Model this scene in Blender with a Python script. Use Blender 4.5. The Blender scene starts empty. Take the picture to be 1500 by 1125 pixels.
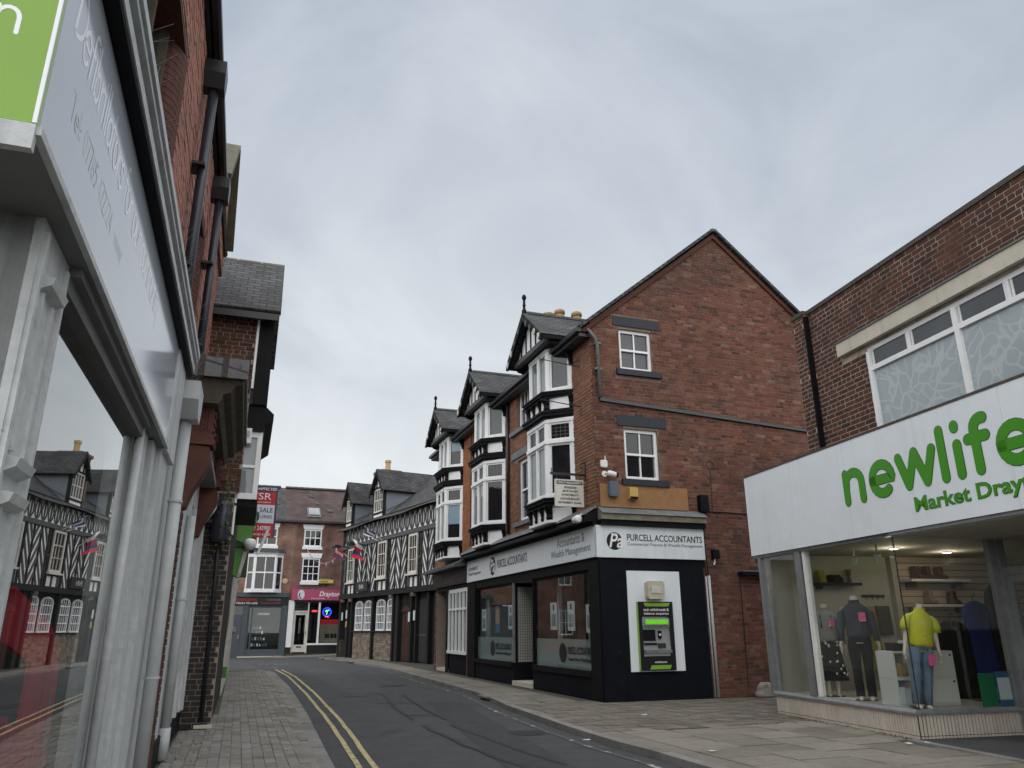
import bpy, bmesh, math, random
from mathutils import Matrix, Vector
R = math.radians
random.seed(11)
SC = bpy.context.scene
COL = SC.collection

# ------------------------------------------------------------------ camera
cam = bpy.data.cameras.new('camera'); camo = bpy.data.objects.new('camera', cam); COL.objects.link(camo)
cam.sensor_fit = 'HORIZONTAL'; cam.sensor_width = 36; cam.lens = 26.58
cam.clip_start = 0.05; cam.clip_end = 1500
camo.matrix_world = Matrix.Translation((0, 0, 1.40)) @ Matrix.Rotation(R(90 + 17.964), 4, 'X') @ Matrix.Rotation(R(-0.313), 4, 'Z')
SC.camera = camo
CAMP = Vector((0, 0, 1.4))

# ------------------------------------------------------------------ world: overcast sky
W = bpy.data.worlds.new('World'); SC.world = W; W.use_nodes = True
nt = W.node_tree; nt.nodes.clear(); N_ = nt.nodes.new; LK = nt.links.new
out = N_('ShaderNodeOutputWorld'); bg = N_('ShaderNodeBackground')
sky = N_('ShaderNodeTexSky'); sky.sky_type = 'NISHITA'; sky.sun_disc = False
sky.sun_elevation = R(48); sky.sun_rotation = R(200); sky.dust_density = 3
tc = N_('ShaderNodeTexCoord'); sep = N_('ShaderNodeSeparateXYZ'); LK(tc.outputs['Generated'], sep.inputs[0])
def wm(op, a=None, b=None, v=None, v2=None):
    n = N_('ShaderNodeMath'); n.operation = op
    if a is not None: LK(a, n.inputs[0])
    elif v2 is not None: n.inputs[0].default_value = v2
    if b is not None: LK(b, n.inputs[1])
    elif v is not None: n.inputs[1].default_value = v
    return n.outputs[0]
zc = wm('MAXIMUM', sep.outputs[2], v=0.0)
den = wm('ADD', zc, v=0.22)
cx = wm('DIVIDE', sep.outputs[0], den); cy = wm('DIVIDE', sep.outputs[1], den)
comb = N_('ShaderNodeCombineXYZ'); LK(cx, comb.inputs[0]); LK(cy, comb.inputs[1])
n1 = N_('ShaderNodeTexNoise'); n1.inputs['Scale'].default_value = 1.35; n1.inputs['Detail'].default_value = 7; n1.inputs['Roughness'].default_value = .55; n1.inputs['Distortion'].default_value = .8
LK(comb.outputs[0], n1.inputs['Vector'])
rp = N_('ShaderNodeValToRGB'); rp.color_ramp.elements[0].position = .34; rp.color_ramp.elements[1].position = .68
rp.color_ramp.elements[0].color = (.41, .47, .56, 1); rp.color_ramp.elements[1].color = (.70, .75, .81, 1)
LK(n1.outputs['Fac'], rp.inputs[0])
hz = N_('ShaderNodeMapRange'); hz.inputs['From Min'].default_value = 0.0; hz.inputs['From Max'].default_value = .62
hz.inputs['To Min'].default_value = 1.0; hz.inputs['To Max'].default_value = 0.0; LK(sep.outputs[2], hz.inputs['Value'])
hp = wm('POWER', hz.outputs[0], v=1.25)
mh = N_('ShaderNodeMix'); mh.data_type = 'RGBA'; LK(hp, mh.inputs['Factor']); LK(rp.outputs[0], mh.inputs[6]); mh.inputs[7].default_value = (.98, 1.01, 1.0, 1)
ms = N_('ShaderNodeVectorMath'); ms.operation = 'SCALE'; ms.inputs['Scale'].default_value = .09; LK(sky.outputs[0], ms.inputs[0])
mx = N_('ShaderNodeMix'); mx.data_type = 'RGBA'; mx.inputs['Factor'].default_value = .90; LK(ms.outputs[0], mx.inputs[6]); LK(mh.outputs[2], mx.inputs[7])
LK(mx.outputs[2], bg.inputs[0]); bg.inputs[1].default_value = .46; LK(bg.outputs[0], out.inputs[0])

# ------------------------------------------------------------------ weak sun through cloud
sl = bpy.data.lights.new('sun', 'SUN'); sl.energy = 1.5; sl.angle = R(140); sl.color = (1, .97, .93)
so = bpy.data.objects.new('sun', sl); COL.objects.link(so)
so.rotation_euler = Vector((.20, .60, -.78)).to_track_quat('-Z', 'Y').to_euler()
SC.view_settings.view_transform = 'Standard'; SC.view_settings.look = 'None'; SC.view_settings.gamma = 1; SC.view_settings.exposure = 1.18
try: SC.view_settings.use_curve_mapping = False
except Exception: pass
try:
    SC.cycles.max_bounces = 8; SC.cycles.transparent_max_bounces = 16; SC.cycles.caustics_reflective = False; SC.cycles.caustics_refractive = False
except Exception: pass

# ------------------------------------------------------------------ materials
MATS = {}
def nodes_of(name):
    m = bpy.data.materials.new(name); m.use_nodes = True
    t = m.node_tree; t.nodes.clear()
    o = t.nodes.new('ShaderNodeOutputMaterial')
    return m, t, o
def pm(name, col, rough=.6, var=.12, sc=5, bump=0., bsc=60, metal=0, spec=.4, dirt=None, rand=0., ramp=None, streak=0., emit=0):
    """procedural material: noise tone variation, optional stains, streaks, per-piece random tone"""
    m, t, o = nodes_of(name); n = t.nodes.new; L = t.links.new
    b = n('ShaderNodeBsdfPrincipled'); L(b.outputs[0], o.inputs[0])
    b.inputs['Roughness'].default_value = rough; b.inputs['Metallic'].default_value = metal; b.inputs['Specular IOR Level'].default_value = spec
    geo = n('ShaderNodeNewGeometry')
    nz = n('ShaderNodeTexNoise'); nz.inputs['Scale'].default_value = sc; nz.inputs['Detail'].default_value = 5; nz.inputs['Roughness'].default_value = .62
    L(geo.outputs['Position'], nz.inputs['Vector'])
    cur = None
    if rand or ramp:
        oi = n('ShaderNodeObjectInfo'); ad = n('ShaderNodeMath'); ad.operation = 'ADD'
        L(oi.outputs['Random'], ad.inputs[0]); L(geo.outputs['Random Per Island'], ad.inputs[1])
        fr = n('ShaderNodeMath'); fr.operation = 'FRACT'; L(ad.outputs[0], fr.inputs[0])
    if ramp:
        cr = n('ShaderNodeValToRGB'); e = cr.color_ramp.elements
        while len(e) < len(ramp): e.new(.5)
        for i, c in enumerate(ramp):
            e[i].position = i / (len(ramp) - 1); e[i].color = (*c, 1)
        L(fr.outputs[0], cr.inputs[0]); cur = cr.outputs[0]
    else:
        rgb = n('ShaderNodeRGB'); rgb.outputs[0].default_value = (*col, 1); cur = rgb.outputs[0]
    mr = n('ShaderNodeMapRange'); mr.inputs['From Min'].default_value = .25; mr.inputs['From Max'].default_value = .75
    mr.inputs['To Min'].default_value = 1 - var; mr.inputs['To Max'].default_value = 1 + var; L(nz.outputs['Fac'], mr.inputs['Value'])
    fac = mr.outputs[0]
    if rand:
        r2 = n('ShaderNodeMapRange'); r2.inputs['To Min'].default_value = 1 - rand; r2.inputs['To Max'].default_value = 1 + rand; L(fr.outputs[0], r2.inputs['Value'])
        mu = n('ShaderNodeMath'); mu.operation = 'MULTIPLY'; L(fac, mu.inputs[0]); L(r2.outputs[0], mu.inputs[1]); fac = mu.outputs[0]
    vm = n('ShaderNodeVectorMath'); vm.operation = 'SCALE'; L(cur, vm.inputs[0]); L(fac, vm.inputs['Scale']); cur = vm.outputs[0]
    def overlay(vec, scale, lo, hi, amt, c):
        nonlocal cur
        d = n('ShaderNodeTexNoise'); d.inputs['Scale'].default_value = scale; d.inputs['Detail'].default_value = 7; d.inputs['Roughness'].default_value = .65
        L(vec, d.inputs['Vector'])
        q = n('ShaderNodeMapRange'); q.inputs['From Min'].default_value = lo; q.inputs['From Max'].default_value = hi; q.inputs['To Max'].default_value = amt
        L(d.outputs['Fac'], q.inputs['Value'])
        k = n('ShaderNodeMix'); k.data_type = 'RGBA'; L(q.outputs[0], k.inputs['Factor']); L(cur, k.inputs[6]); k.inputs[7].default_value = (*c, 1); cur = k.outputs[2]
    if dirt:
        for dd in (dirt if isinstance(dirt[0], tuple) else (dirt,)):
            overlay(geo.outputs['Position'], dd[2], dd[3] if len(dd) > 3 else .48, dd[4] if len(dd) > 4 else .72, dd[0], dd[1])
    if streak:
        mp = n('ShaderNodeMapping'); mp.inputs['Scale'].default_value = (9, 9, .35); L(geo.outputs['Position'], mp.inputs[0])
        overlay(mp.outputs[0], 1.0, .5, .75, streak, (.12, .115, .10))
    L(cur, b.inputs['Base Color'])
    if bump:
        bn = n('ShaderNodeTexNoise'); bn.inputs['Scale'].default_value = bsc; bn.inputs['Detail'].default_value = 4; L(geo.outputs['Position'], bn.inputs['Vector'])
        bp = n('ShaderNodeBump'); bp.inputs['Strength'].default_value = bump; bp.inputs['Distance'].default_value = .02; L(bn.outputs['Fac'], bp.inputs['Height']); L(bp.outputs[0], b.inputs['Normal'])
    if emit:
        b.inputs['Emission Color'].default_value = (*col, 1); b.inputs['Emission Strength'].default_value = emit
    MATS[name] = m
    return m
def glass_dark(name, col=(.012, .014, .016), wav=.02):
    m, t, o = nodes_of(name); n = t.nodes.new; L = t.links.new
    b = n('ShaderNodeBsdfPrincipled'); L(b.outputs[0], o.inputs[0]); b.inputs['Roughness'].default_value = .03; b.inputs['Specular IOR Level'].default_value = .6
    g = n('ShaderNodeNewGeometry'); z = n('ShaderNodeTexNoise'); z.inputs['Scale'].default_value = 1.1; L(g.outputs['Position'], z.inputs['Vector'])
    cr = n('ShaderNodeMapRange'); cr.inputs['To Min'].default_value = .35; cr.inputs['To Max'].default_value = 1.8; L(z.outputs['Fac'], cr.inputs['Value'])
    v = n('ShaderNodeVectorMath'); v.operation = 'SCALE'; v.inputs[0].default_value = col; L(cr.outputs[0], v.inputs['Scale']); L(v.outputs[0], b.inputs['Base Color'])
    z2 = n('ShaderNodeTexNoise'); z2.inputs['Scale'].default_value = 4; L(g.outputs['Position'], z2.inputs['Vector'])
    bp = n('ShaderNodeBump'); bp.inputs['Strength'].default_value = wav; bp.inputs['Distance'].default_value = .05; L(z2.outputs['Fac'], bp.inputs['Height']); L(bp.outputs[0], b.inputs['Normal'])
    MATS[name] = m; return m
def glass_clear(name, tint=(.86, .90, .88), ior=1.5, boost=0., film=0., filmcol=(.4, .45, .43)):
    """thin pane: what lies behind shows through, the street mirrors by Fresnel"""
    m, t, o = nodes_of(name); n = t.nodes.new; L = t.links.new
    tr = n('ShaderNodeBsdfTransparent'); tr.inputs[0].default_value = (*tint, 1)
    gl = n('ShaderNodeBsdfGlossy'); gl.inputs['Roughness'].default_value = .0; gl.inputs[0].default_value = (.95, .97, .97, 1)
    ge = n('ShaderNodeNewGeometry'); io = n('ShaderNodeMapRange'); io.inputs['To Min'].default_value = ior; io.inputs['To Max'].default_value = 1 / ior; L(ge.outputs['Backfacing'], io.inputs['Value'])
    fz = n('ShaderNodeFresnel'); L(io.outputs[0], fz.inputs[0])          # same mirror strength from either face
    ma = n('ShaderNodeMath'); ma.operation = 'MULTIPLY_ADD'; ma.inputs[1].default_value = .85; ma.inputs[2].default_value = boost; ma.use_clamp = True; L(fz.outputs[0], ma.inputs[0])
    mi = n('ShaderNodeMixShader'); L(ma.outputs[0], mi.inputs[0]); L(gl.outputs[0], mi.inputs[2])
    if film:
        df = n('ShaderNodeBsdfDiffuse'); df.inputs[0].default_value = (*filmcol, 1)
        tl = n('ShaderNodeBsdfTranslucent'); tl.inputs[0].default_value = (*filmcol, 1)
        a = n('ShaderNodeAddShader'); L(df.outputs[0], a.inputs[0]); L(tl.outputs[0], a.inputs[1])
        m2 = n('ShaderNodeMixShader'); m2.inputs[0].default_value = film; L(tr.outputs[0], m2.inputs[1]); L(df.outputs[0], m2.inputs[2]); L(m2.outputs[0], mi.inputs[1])
    else:
        L(tr.outputs[0], mi.inputs[1])
    L(mi.outputs[0], o.inputs[0]); MATS[name] = m; return m
def tile_mat(name, ca, cb, sc, squash=.35, rough=.75, mortar=(.012, .012, .013)):
    """roof slates or tiles too far off to tell apart: courses along the slope"""
    m, t, o = nodes_of(name); n = t.nodes.new; L = t.links.new
    b = n('ShaderNodeBsdfPrincipled'); L(b.outputs[0], o.inputs[0]); b.inputs['Roughness'].default_value = rough
    tx = n('ShaderNodeTexCoord'); br = n('ShaderNodeTexBrick'); L(tx.outputs['UV'], br.inputs['Vector'])
    br.inputs['Scale'].default_value = sc; br.inputs['Color1'].default_value = (*ca, 1); br.inputs['Color2'].default_value = (*cb, 1); br.inputs['Mortar'].default_value = (*mortar, 1)
    br.inputs['Mortar Size'].default_value = .035; br.inputs['Brick Width'].default_value = .55; br.inputs['Row Height'].default_value = squash; br.inputs['Bias'].default_value = -.1
    g = n('ShaderNodeNewGeometry'); z = n('ShaderNodeTexNoise'); z.inputs['Scale'].default_value = 1.6; z.inputs['Detail'].default_value = 8; L(g.outputs['Position'], z.inputs['Vector'])
    mr = n('ShaderNodeMapRange'); mr.inputs['From Min'].default_value = .3; mr.inputs['From Max'].default_value = .7; mr.inputs['To Min'].default_value = .6; mr.inputs['To Max'].default_value = 1.5; L(z.outputs['Fac'], mr.inputs['Value'])
    v = n('ShaderNodeVectorMath'); v.operation = 'SCALE'; L(br.outputs['Color'], v.inputs[0]); L(mr.outputs[0], v.inputs['Scale']); L(v.outputs[0], b.inputs['Base Color'])
    bp = n('ShaderNodeBump'); bp.inputs['Strength'].default_value = .8; bp.inputs['Distance'].default_value = .02; bp.invert = True; L(br.outputs['Fac'], bp.inputs['Height']); L(bp.outputs[0], b.inputs['Normal'])
    MATS[name] = m; return m
def crackle_mat(name):
    """patterned obscured glass film: pale blue with white veins"""
    m, t, o = nodes_of(name); n = t.nodes.new; L = t.links.new
    b = n('ShaderNodeBsdfPrincipled'); L(b.outputs[0], o.inputs[0]); b.inputs['Roughness'].default_value = .12
    g = n('ShaderNodeNewGeometry'); z = n('ShaderNodeTexNoise'); z.inputs['Scale'].default_value = 1.4; L(g.outputs['Position'], z.inputs['Vector'])
    v = n('ShaderNodeVectorMath'); v.operation = 'MULTIPLY_ADD'; L(z.outputs['Color'], v.inputs[0]); v.inputs[1].default_value = (1.2, 1.2, 1.2); L(g.outputs['Position'], v.inputs[2])
    vo = n('ShaderNodeTexVoronoi'); vo.feature = 'DISTANCE_TO_EDGE'; vo.inputs['Scale'].default_value = 4.2; L(v.outputs[0], vo.inputs['Vector'])
    cr = n('ShaderNodeValToRGB'); e = cr.color_ramp.elements; e[0].position = .02; e[0].color = (.42, .475, .50, 1); e[1].position = .11; e[1].color = (.33, .39, .415, 1)
    L(vo.outputs['Distance'], cr.inputs[0]); L(cr.outputs[0], b.inputs['Base Color'])
    MATS[name] = m; return m

BR = [(.072, .035, .029), (.14, .055, .038), (.18, .073, .049), (.155, .060, .041), (.105, .048, .038), (.205, .10, .071), (.145, .052, .035), (.18, .083, .06), (.085, .040, .033), (.24, .14, .105)]
pm('brick_red', None, .85, .16, 22, .5, 90, ramp=BR, spec=.2, dirt=((.65, (.045, .033, .028), .45, .47, .72), (.5, (.28, .205, .165), 2.4, .58, .74), (.5, (.05, .04, .035), 1.6, .60, .75)))
pm('brick_front', None, .85, .16, 22, .5, 90, ramp=[(.17, .085, .055), (.23, .115, .07), (.26, .13, .08), (.19, .10, .07), (.30, .16, .10)], spec=.2, dirt=(.4, (.08, .06, .05), .8))
pm('brick_orange', None, .85, .16, 22, .5, 90, ramp=[(.30, .12, .05), (.36, .15, .065), (.33, .13, .06), (.27, .11, .05)], spec=.2, dirt=(.4, (.12, .08, .05), .8))
pm('brick_brown', None, .85, .18, 20, .5, 90, ramp=[(.055, .03, .024), (.085, .042, .03), (.105, .05, .034), (.075, .036, .028), (.12, .052, .034), (.05, .03, .026)], spec=.2, dirt=((.7, (.03, .022, .018), .7, .46, .7), (.4, (.17, .07, .042), 1.1, .58, .75)))
pm('brick_pink', None, .8, .14, 22, .4, 90, ramp=[(.36, .17, .125), (.42, .20, .15), (.33, .155, .12), (.38, .185, .14)], spec=.2, dirt=(.4, (.12, .07, .06), 1.0))
pm('brick_dark', None, .7, .2, 22, .4, 90, ramp=[(.022, .018, .018), (.035, .027, .025), (.028, .022, .021), (.045, .032, .028)], spec=.3, dirt=((.35, (.2, .09, .05), 3, .62, .72), (.3, (.25, .23, .2), 4, .68, .75)))
pm('terracotta', (.095, .038, .027), .75, .2, 8, .3, 60, spec=.25, dirt=(.6, (.05, .035, .03), 2.2))
pm('mortar', (.30, .25, .21), .95, .2, 12, .4, 120, spec=.1, dirt=(.6, (.10, .07, .055), .7))
pm('mortar_dark', (.23, .17, .135), .95, .25, 12, .4, 120, spec=.1, dirt=(.6, (.06, .045, .04), .7))
pm('mortar_brown', (.42, .36, .31), .95, .25, 12, .4, 120, spec=.1, dirt=(.75, (.075, .055, .045), 1.1, .46, .66))
pm('white_paint', (.80, .81, .82), .45, .05, 4, .05, 40, dirt=(.35, (.40, .39, .36), 2.2, .55, .8))
pm('offwhite_paint', (.62, .60, .54), .55, .08, 4, .1, 40, dirt=(.5, (.30, .28, .24), 3))
pm('black_paint', (.005, .0055, .007), .6, .35, 6, .12, 30, spec=.15, dirt=(.25, (.04, .038, .036), 3, .62, .8))
pm('black_render', (.004, .005, .009), .65, .35, 4, .3, 30, spec=.14, dirt=((.4, (.035, .035, .036), 1.6, .58, .8), (.7, (.30, .28, .25), 9, .70, .73)))
pm('timber_black', (.03, .031, .033), .75, .3, 9, .3, 30, spec=.3)
pm('timber_grey', (.085, .09, .097), .7, .2, 9, .2, 30, spec=.3)
pm('plaster_white', (.78, .77, .74), .8, .06, 5, .15, 40, dirt=(.4, (.42, .40, .36), 3))
pm('lintel_grey', (.018, .023, .031), .6, .1, 6, .1, 40)
pm('lead_grey', (.13, .135, .14), .55, .25, 6, .2, 20, dirt=(.4, (.25, .25, .24), 4))
pm('stone_ledge', (.20, .185, .14), .9, .25, 8, .4, 60, dirt=(.6, (.08, .085, .05), 3))
pm('concrete_pale', (.56, .53, .45), .85, .12, 5, .25, 70, dirt=((.5, (.33, .30, .22), 2.5), (.4, (.12, .11, .09), 6, .62, .75)), streak=.25)
pm('coping', (.075, .065, .055), .9, .3, 7, .5, 50, dirt=(.5, (.03, .028, .025), 3))
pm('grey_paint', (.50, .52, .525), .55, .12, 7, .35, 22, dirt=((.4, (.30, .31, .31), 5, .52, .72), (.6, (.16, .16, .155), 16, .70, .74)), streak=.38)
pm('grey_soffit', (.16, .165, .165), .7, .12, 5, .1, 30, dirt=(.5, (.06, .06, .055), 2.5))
pm('sign_white', (.74, .79, .83), .38, .03, 2, 0, dirt=(.25, (.52, .54, .53), 1.2, .5, .8), streak=.10)
pm('sign_white_old', (.69, .74, .77), .42, .04, 2, 0, dirt=(.4, (.46, .48, .46), 1.6, .5, .8), streak=.18)
pm('sign_lilac', (.47, .51, .57), .10, .03, 1.5, 0, spec=.6)
pm('sign_green', (.19, .36, .02), .10, .05, 1.5, 0, spec=.6)
pm('lettering_pale', (.85, .88, .90), .10, .02, spec=.6)
pm('lettering_faint', (.50, .56, .53), .10, .02, spec=.6)
pm('lettering_black', (.012, .012, .014), .4, .05)
pm('lettering_grey', (.16, .17, .18), .4, .05)
pm('lettering_green', (.055, .27, .012), .35, .04)
pm('lettering_edge', (.015, .085, .02), .4, .04)
pm('lettering_white', (.8, .8, .8), .4, .02)
pm('aluminium', (.32, .33, .34), .38, .12, 9, .05, 40, metal=.6, dirt=(.4, (.16, .16, .155), 4), streak=.3)
pm('steel_dark', (.05, .052, .055), .45, .2, 9, metal=.4)
pm('pvc_grey', (.44, .46, .465), .45, .08, 6, 0, dirt=(.3, (.2, .2, .19), 4))
pm('pipe_black', (.014, .015, .018), .4, .3, 8, .05, 30, spec=.5)
pm('pipe_blueblack', (.02, .024, .034), .4, .3, 8, .05, 30, spec=.5)
pm('plinth_tile', None, .5, .08, 10, .08, 60, ramp=[(.50, .45, .38), (.56, .50, .43), (.52, .46, .40), (.60, .54, .47)], spec=.4, dirt=(.4, (.30, .27, .22), 3))
pm('asphalt', (0.0754, 0.0783, 0.0827), .9, .18, 3, .7, 220, spec=.3, dirt=((.55, (.17, .17, .165), 42, .60, .70), (.5, (.035, .036, .038), 55, .58, .68), (.45, (.085, .085, .085), .35, .45, .7), (.5, (.03, .031, .033), .8, .55, .75)))
pm('asphalt_patch', (0.0607, 0.0625, 0.0675), .92, .2, 6, .7, 220, spec=.3)
pm('asphalt_pale', (0.0897, 0.0909, 0.092), .92, .2, 6, .7, 220, spec=.3)
pm('tar', (.022, .022, .023), .7, .2, 6, .3, 80)
pm('block_paving', None, .9, .16, 14, .5, 150, ramp=[(0.199, 0.19, 0.171), (0.247, 0.237, 0.218), (0.228, 0.215, 0.194), (0.285, 0.277, 0.258), (0.213, 0.199, 0.18)], spec=.2, dirt=((.35, (.32, .31, .29), 60, .62, .70), (.6, (.10, .105, .062), .9, .50, .68), (.3, (.10, .096, .09), 2.6, .55, .75)))
pm('flagstone', None, .9, .14, 9, .4, 120, ramp=[(0.215, 0.199, 0.167), (0.253, 0.231, 0.199), (0.194, 0.181, 0.152), (0.268, 0.249, 0.215), (0.231, 0.212, 0.181)], spec=.2, dirt=((.5, (.10, .092, .072), .9, .46, .7), (.35, (.30, .285, .255), 2.3, .6, .75)))
pm('sett', None, .9, .2, 14, .5, 120, ramp=[(0.149, 0.132, 0.111), (0.182, 0.162, 0.135), (0.216, 0.192, 0.162), (0.135, 0.121, 0.105)], spec=.2, dirt=(.5, (.065, .062, .048), 1.1))
pm('kerbstone', None, .9, .14, 10, .4, 120, ramp=[(0.217, 0.213, 0.198), (0.255, 0.247, 0.232), (0.195, 0.191, 0.18)], spec=.2, dirt=(.5, (.07, .068, .06), 1.4))
pm('joint_sand', (0.077, 0.0756, 0.063), 1, .3, 10, .3, 90, dirt=(.5, (.05, .06, .025), 1.5))
pm('ground_soil', (.09, .088, .082), 1, .2, 2, .2, 30)
pm('yellow_line', (.50, .42, .21), .85, .15, 9, .3, 150, dirt=((.8, (.09, .088, .08), 9, .52, .62), (.5, (.13, .125, .11), 1.3, .5, .7), (.4, (.4, .36, .26), 2)))
pm('white_line', (.46, .45, .41), .85, .2, 9, .3, 150, dirt=(.985, (.08, .082, .083), 4, .36, .47))
pm('curtain', (.48, .48, .47), .9, .08, 6)
pm('blind_blue', (.22, .33, .40), .35, .03, 4, spec=.5)
pm('timber_board', (.29, .155, .065), .75, .12, 7, .15, 40, dirt=(.4, (.2, .10, .045), 3))
pm('brown_wood', (.12, .055, .028), .55, .25, 5, .1, 30)
pm('tan_wood', (.34, .225, .12), .6, .1, 5)
pm('box_grey', (.10, .125, .15), .45, .06)
pm('box_yellow', (.52, .34, .10), .5, .08, 5, dirt=(.3, (.3, .18, .06), 6))
pm('plastic_white', (.72, .72, .70), .4, .05, 5, dirt=(.3, (.5, .49, .45), 6))
pm('plastic_cream', (.50, .46, .36), .5, .08, 6, dirt=(.5, (.33, .29, .22), 8))
pm('atm_silver', (.36, .37, .38), .38, .08, 8, metal=.3)
pm('atm_green', (.22, .42, .055), .4, .05)
pm('screen_dark', (.012, .012, .014), .15, .05)
pm('lamp_green', (.10, .42, .015), .4, .25, 9, emit=.35)
pm('lamp_white', (1, .93, .78), .4, .0, emit=4)
pm('neon_blue', (.03, .05, 1), .4, 0, emit=1.6)
pm('neon_green', (.15, .9, .45), .4, 0, emit=1.0)
pm('neon_red', (1, .05, .06), .4, 0, emit=1.4)
pm('green_timber', (.085, .24, .045), .55, .08, 5, .1, 30, dirt=(.3, (.05, .12, .03), 4))
pm('flaked_white', (.52, .50, .46), .8, .1, 6, .3, 50, dirt=((.8, (.12, .11, .09), 5, .54, .62),))
pm('red_board', (.42, .012, .025), .45, .05)
pm('blue_board', (.028, .035, .10), .45, .05)
pm('pale_board', (.60, .64, .70), .45, .03)
pm('pink_sign', (.40, .075, .16), .4, .05, 3)
pm('dark_sign', (.012, .013, .015), .4, .05)
pm('slate_paint', (.062, .078, .09), .5, .1, 5)
pm('rubble_stone', None, .95, .25, 12, .5, 50, ramp=[(.17, .14, .115), (.24, .20, .165), (.13, .105, .09), (.30, .255, .21), (.20, .15, .12)], spec=.15, dirt=(.4, (.07, .06, .05), 2))
pm('oak_black', (.018, .018, .019), .8, .35, 9, .4, 25, spec=.25)
pm('door_brown', (.055, .02, .014), .5, .15, 6)
pm('fabric_red', (.50, .02, .035), .85, .1, 9); pm('fabric_blue', (.04, .045, .16), .85, .1, 9); pm('fabric_white', (.6, .6, .6), .85, .06, 9)
pm('chimney_pot', (.33, .215, .11), .8, .2, 9, .3, 40, dirt=(.4, (.14, .09, .05), 4))
pm('chimney_buff', (.46, .33, .17), .8, .15, 9, .3, 40)
pm('lead_pale', (.19, .215, .25), .5, .1, 5)
pm('skin_mannequin', (.66, .58, .48), .35, .03); pm('cloth_yellow', (.62, .60, .035), .8, .10, 9, .4, 14); pm('cloth_jean', (.14, .20, .28), .9, .25, 6, .35, 30, dirt=(.5, (.30, .36, .42), 5, .55, .75))
pm('cloth_denim', (.045, .055, .07), .9, .25, 8, .35, 30); pm('cloth_black', (.008, .008, .009), .9, .2, 8, .3, 20); pm('cloth_mustard', (.28, .24, .03), .9, .12, 8, .4, 14)
pm('cloth_blue', (.02, .035, .20), .85, .2, 8, .5, 10); pm('cloth_fur', (.012, .010, .008), 1, .6, 14, 1, 40); pm('cloth_grey', (.30, .29, .28), .9, .1, 8); pm('boot_brown', (.085, .04, .022), .55, .2, 9); pm('boot_tan', (.26, .18, .11), .6, .2, 9)
pm('tag_pink', (.66, .10, .24), .5, .06, 20, dirt=(.8, (.75, .75, .8), 18, .58, .62)); pm('shop_wall', (.42, .40, .34), .8, .04, 3); pm('shop_wall_warm', (.52, .44, .33), .8, .04, 3); pm('shop_floor', (.25, .22, .19), .6, .1, 4); pm('shop_ceiling', (.42, .40, .34), .85, .04, 3)
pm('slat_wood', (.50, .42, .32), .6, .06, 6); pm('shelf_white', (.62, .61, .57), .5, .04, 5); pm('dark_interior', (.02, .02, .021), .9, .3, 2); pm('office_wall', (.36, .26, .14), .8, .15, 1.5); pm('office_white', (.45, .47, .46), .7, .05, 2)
pm('poster_green', (.015, .16, .07), .5, .04, 9); pm('poster_blue', (.04, .12, .24), .5, .04, 9); pm('poster_white', (.60, .66, .68), .5, .03, 9); pm('card_brown', (.32, .2, .09), .8, .1, 9); pm('mosaic', (.42, .42, .38), .35, .1, 9)
pm('plant_moss', (.05, .065, .02), 1, .3, 9, .6, 40); pm('lichen_tile', (.13, .125, .085), .95, .35, 8, .5, 40, dirt=(.6, (.09, .085, .06), 4)); pm('ivy_leaf', (.05, .07, .02), .8, .3, 9, rand=.4)
pm('bunting_paper', (.5, .5, .5), .9, .05); pm('limestone', (.28, .265, .235), .95, .25, 7, .8, 20, dirt=(.5, (.12, .11, .09), 5)); pm('stone_old', (.075, .062, .046), .95, .3, 6, .5, 40, dirt=(.5, (.045, .045, .03), 2))
pm('cream_disc', (.55, .42, .25), .6, .05); pm('yellow_sign', (.62, .52, .12), .5, .05); pm('litter', (.7, .7, .68), .7, .05); pm('rear_brick', (.2, .1, .07), .9, .2, 3)
glass_dark('glass_dark'); glass_dark('glass_grey', (.05, .056, .06)); glass_dark('glass_pale', (.18, .20, .21))
glass_clear('glass_shop', (.93, .95, .945)); glass_clear('glass_mirror', (.92, .94, .93), 1.6, .26); glass_clear('glass_frost', (.7, .8, .78), 1.45, .02, film=.82, filmcol=(.30, .37, .355))
crackle_mat('glass_crackle')
tile_mat('slates', (.036, .037, .04), (.078, .078, .08), 1.0, squash=.28); tile_mat('slates_dark', (.03, .03, .032), (.066, .064, .064), 1.0, squash=.28); pm('slate_piece', None, .75, .2, 9, .3, 50, ramp=[(.016, .016, .017), (.026, .026, .028), (.04, .039, .039), (.024, .023, .022), (.055, .052, .047)], dirt=(.4, (.09, .088, .07), 2.5)); tile_mat('tiles_brown', (.055, .035, .033), (.085, .05, .045), 1.0, mortar=(.03, .02, .02))
tile_mat('far_brick', (.20, .085, .055), (.28, .125, .08), 1.0, squash=.18, rough=.9, mortar=(.22, .17, .14)); tile_mat('far_brick_dark', (.15, .06, .045), (.20, .08, .055), 1.0, squash=.18, rough=.9, mortar=(.16, .12, .10))

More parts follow.
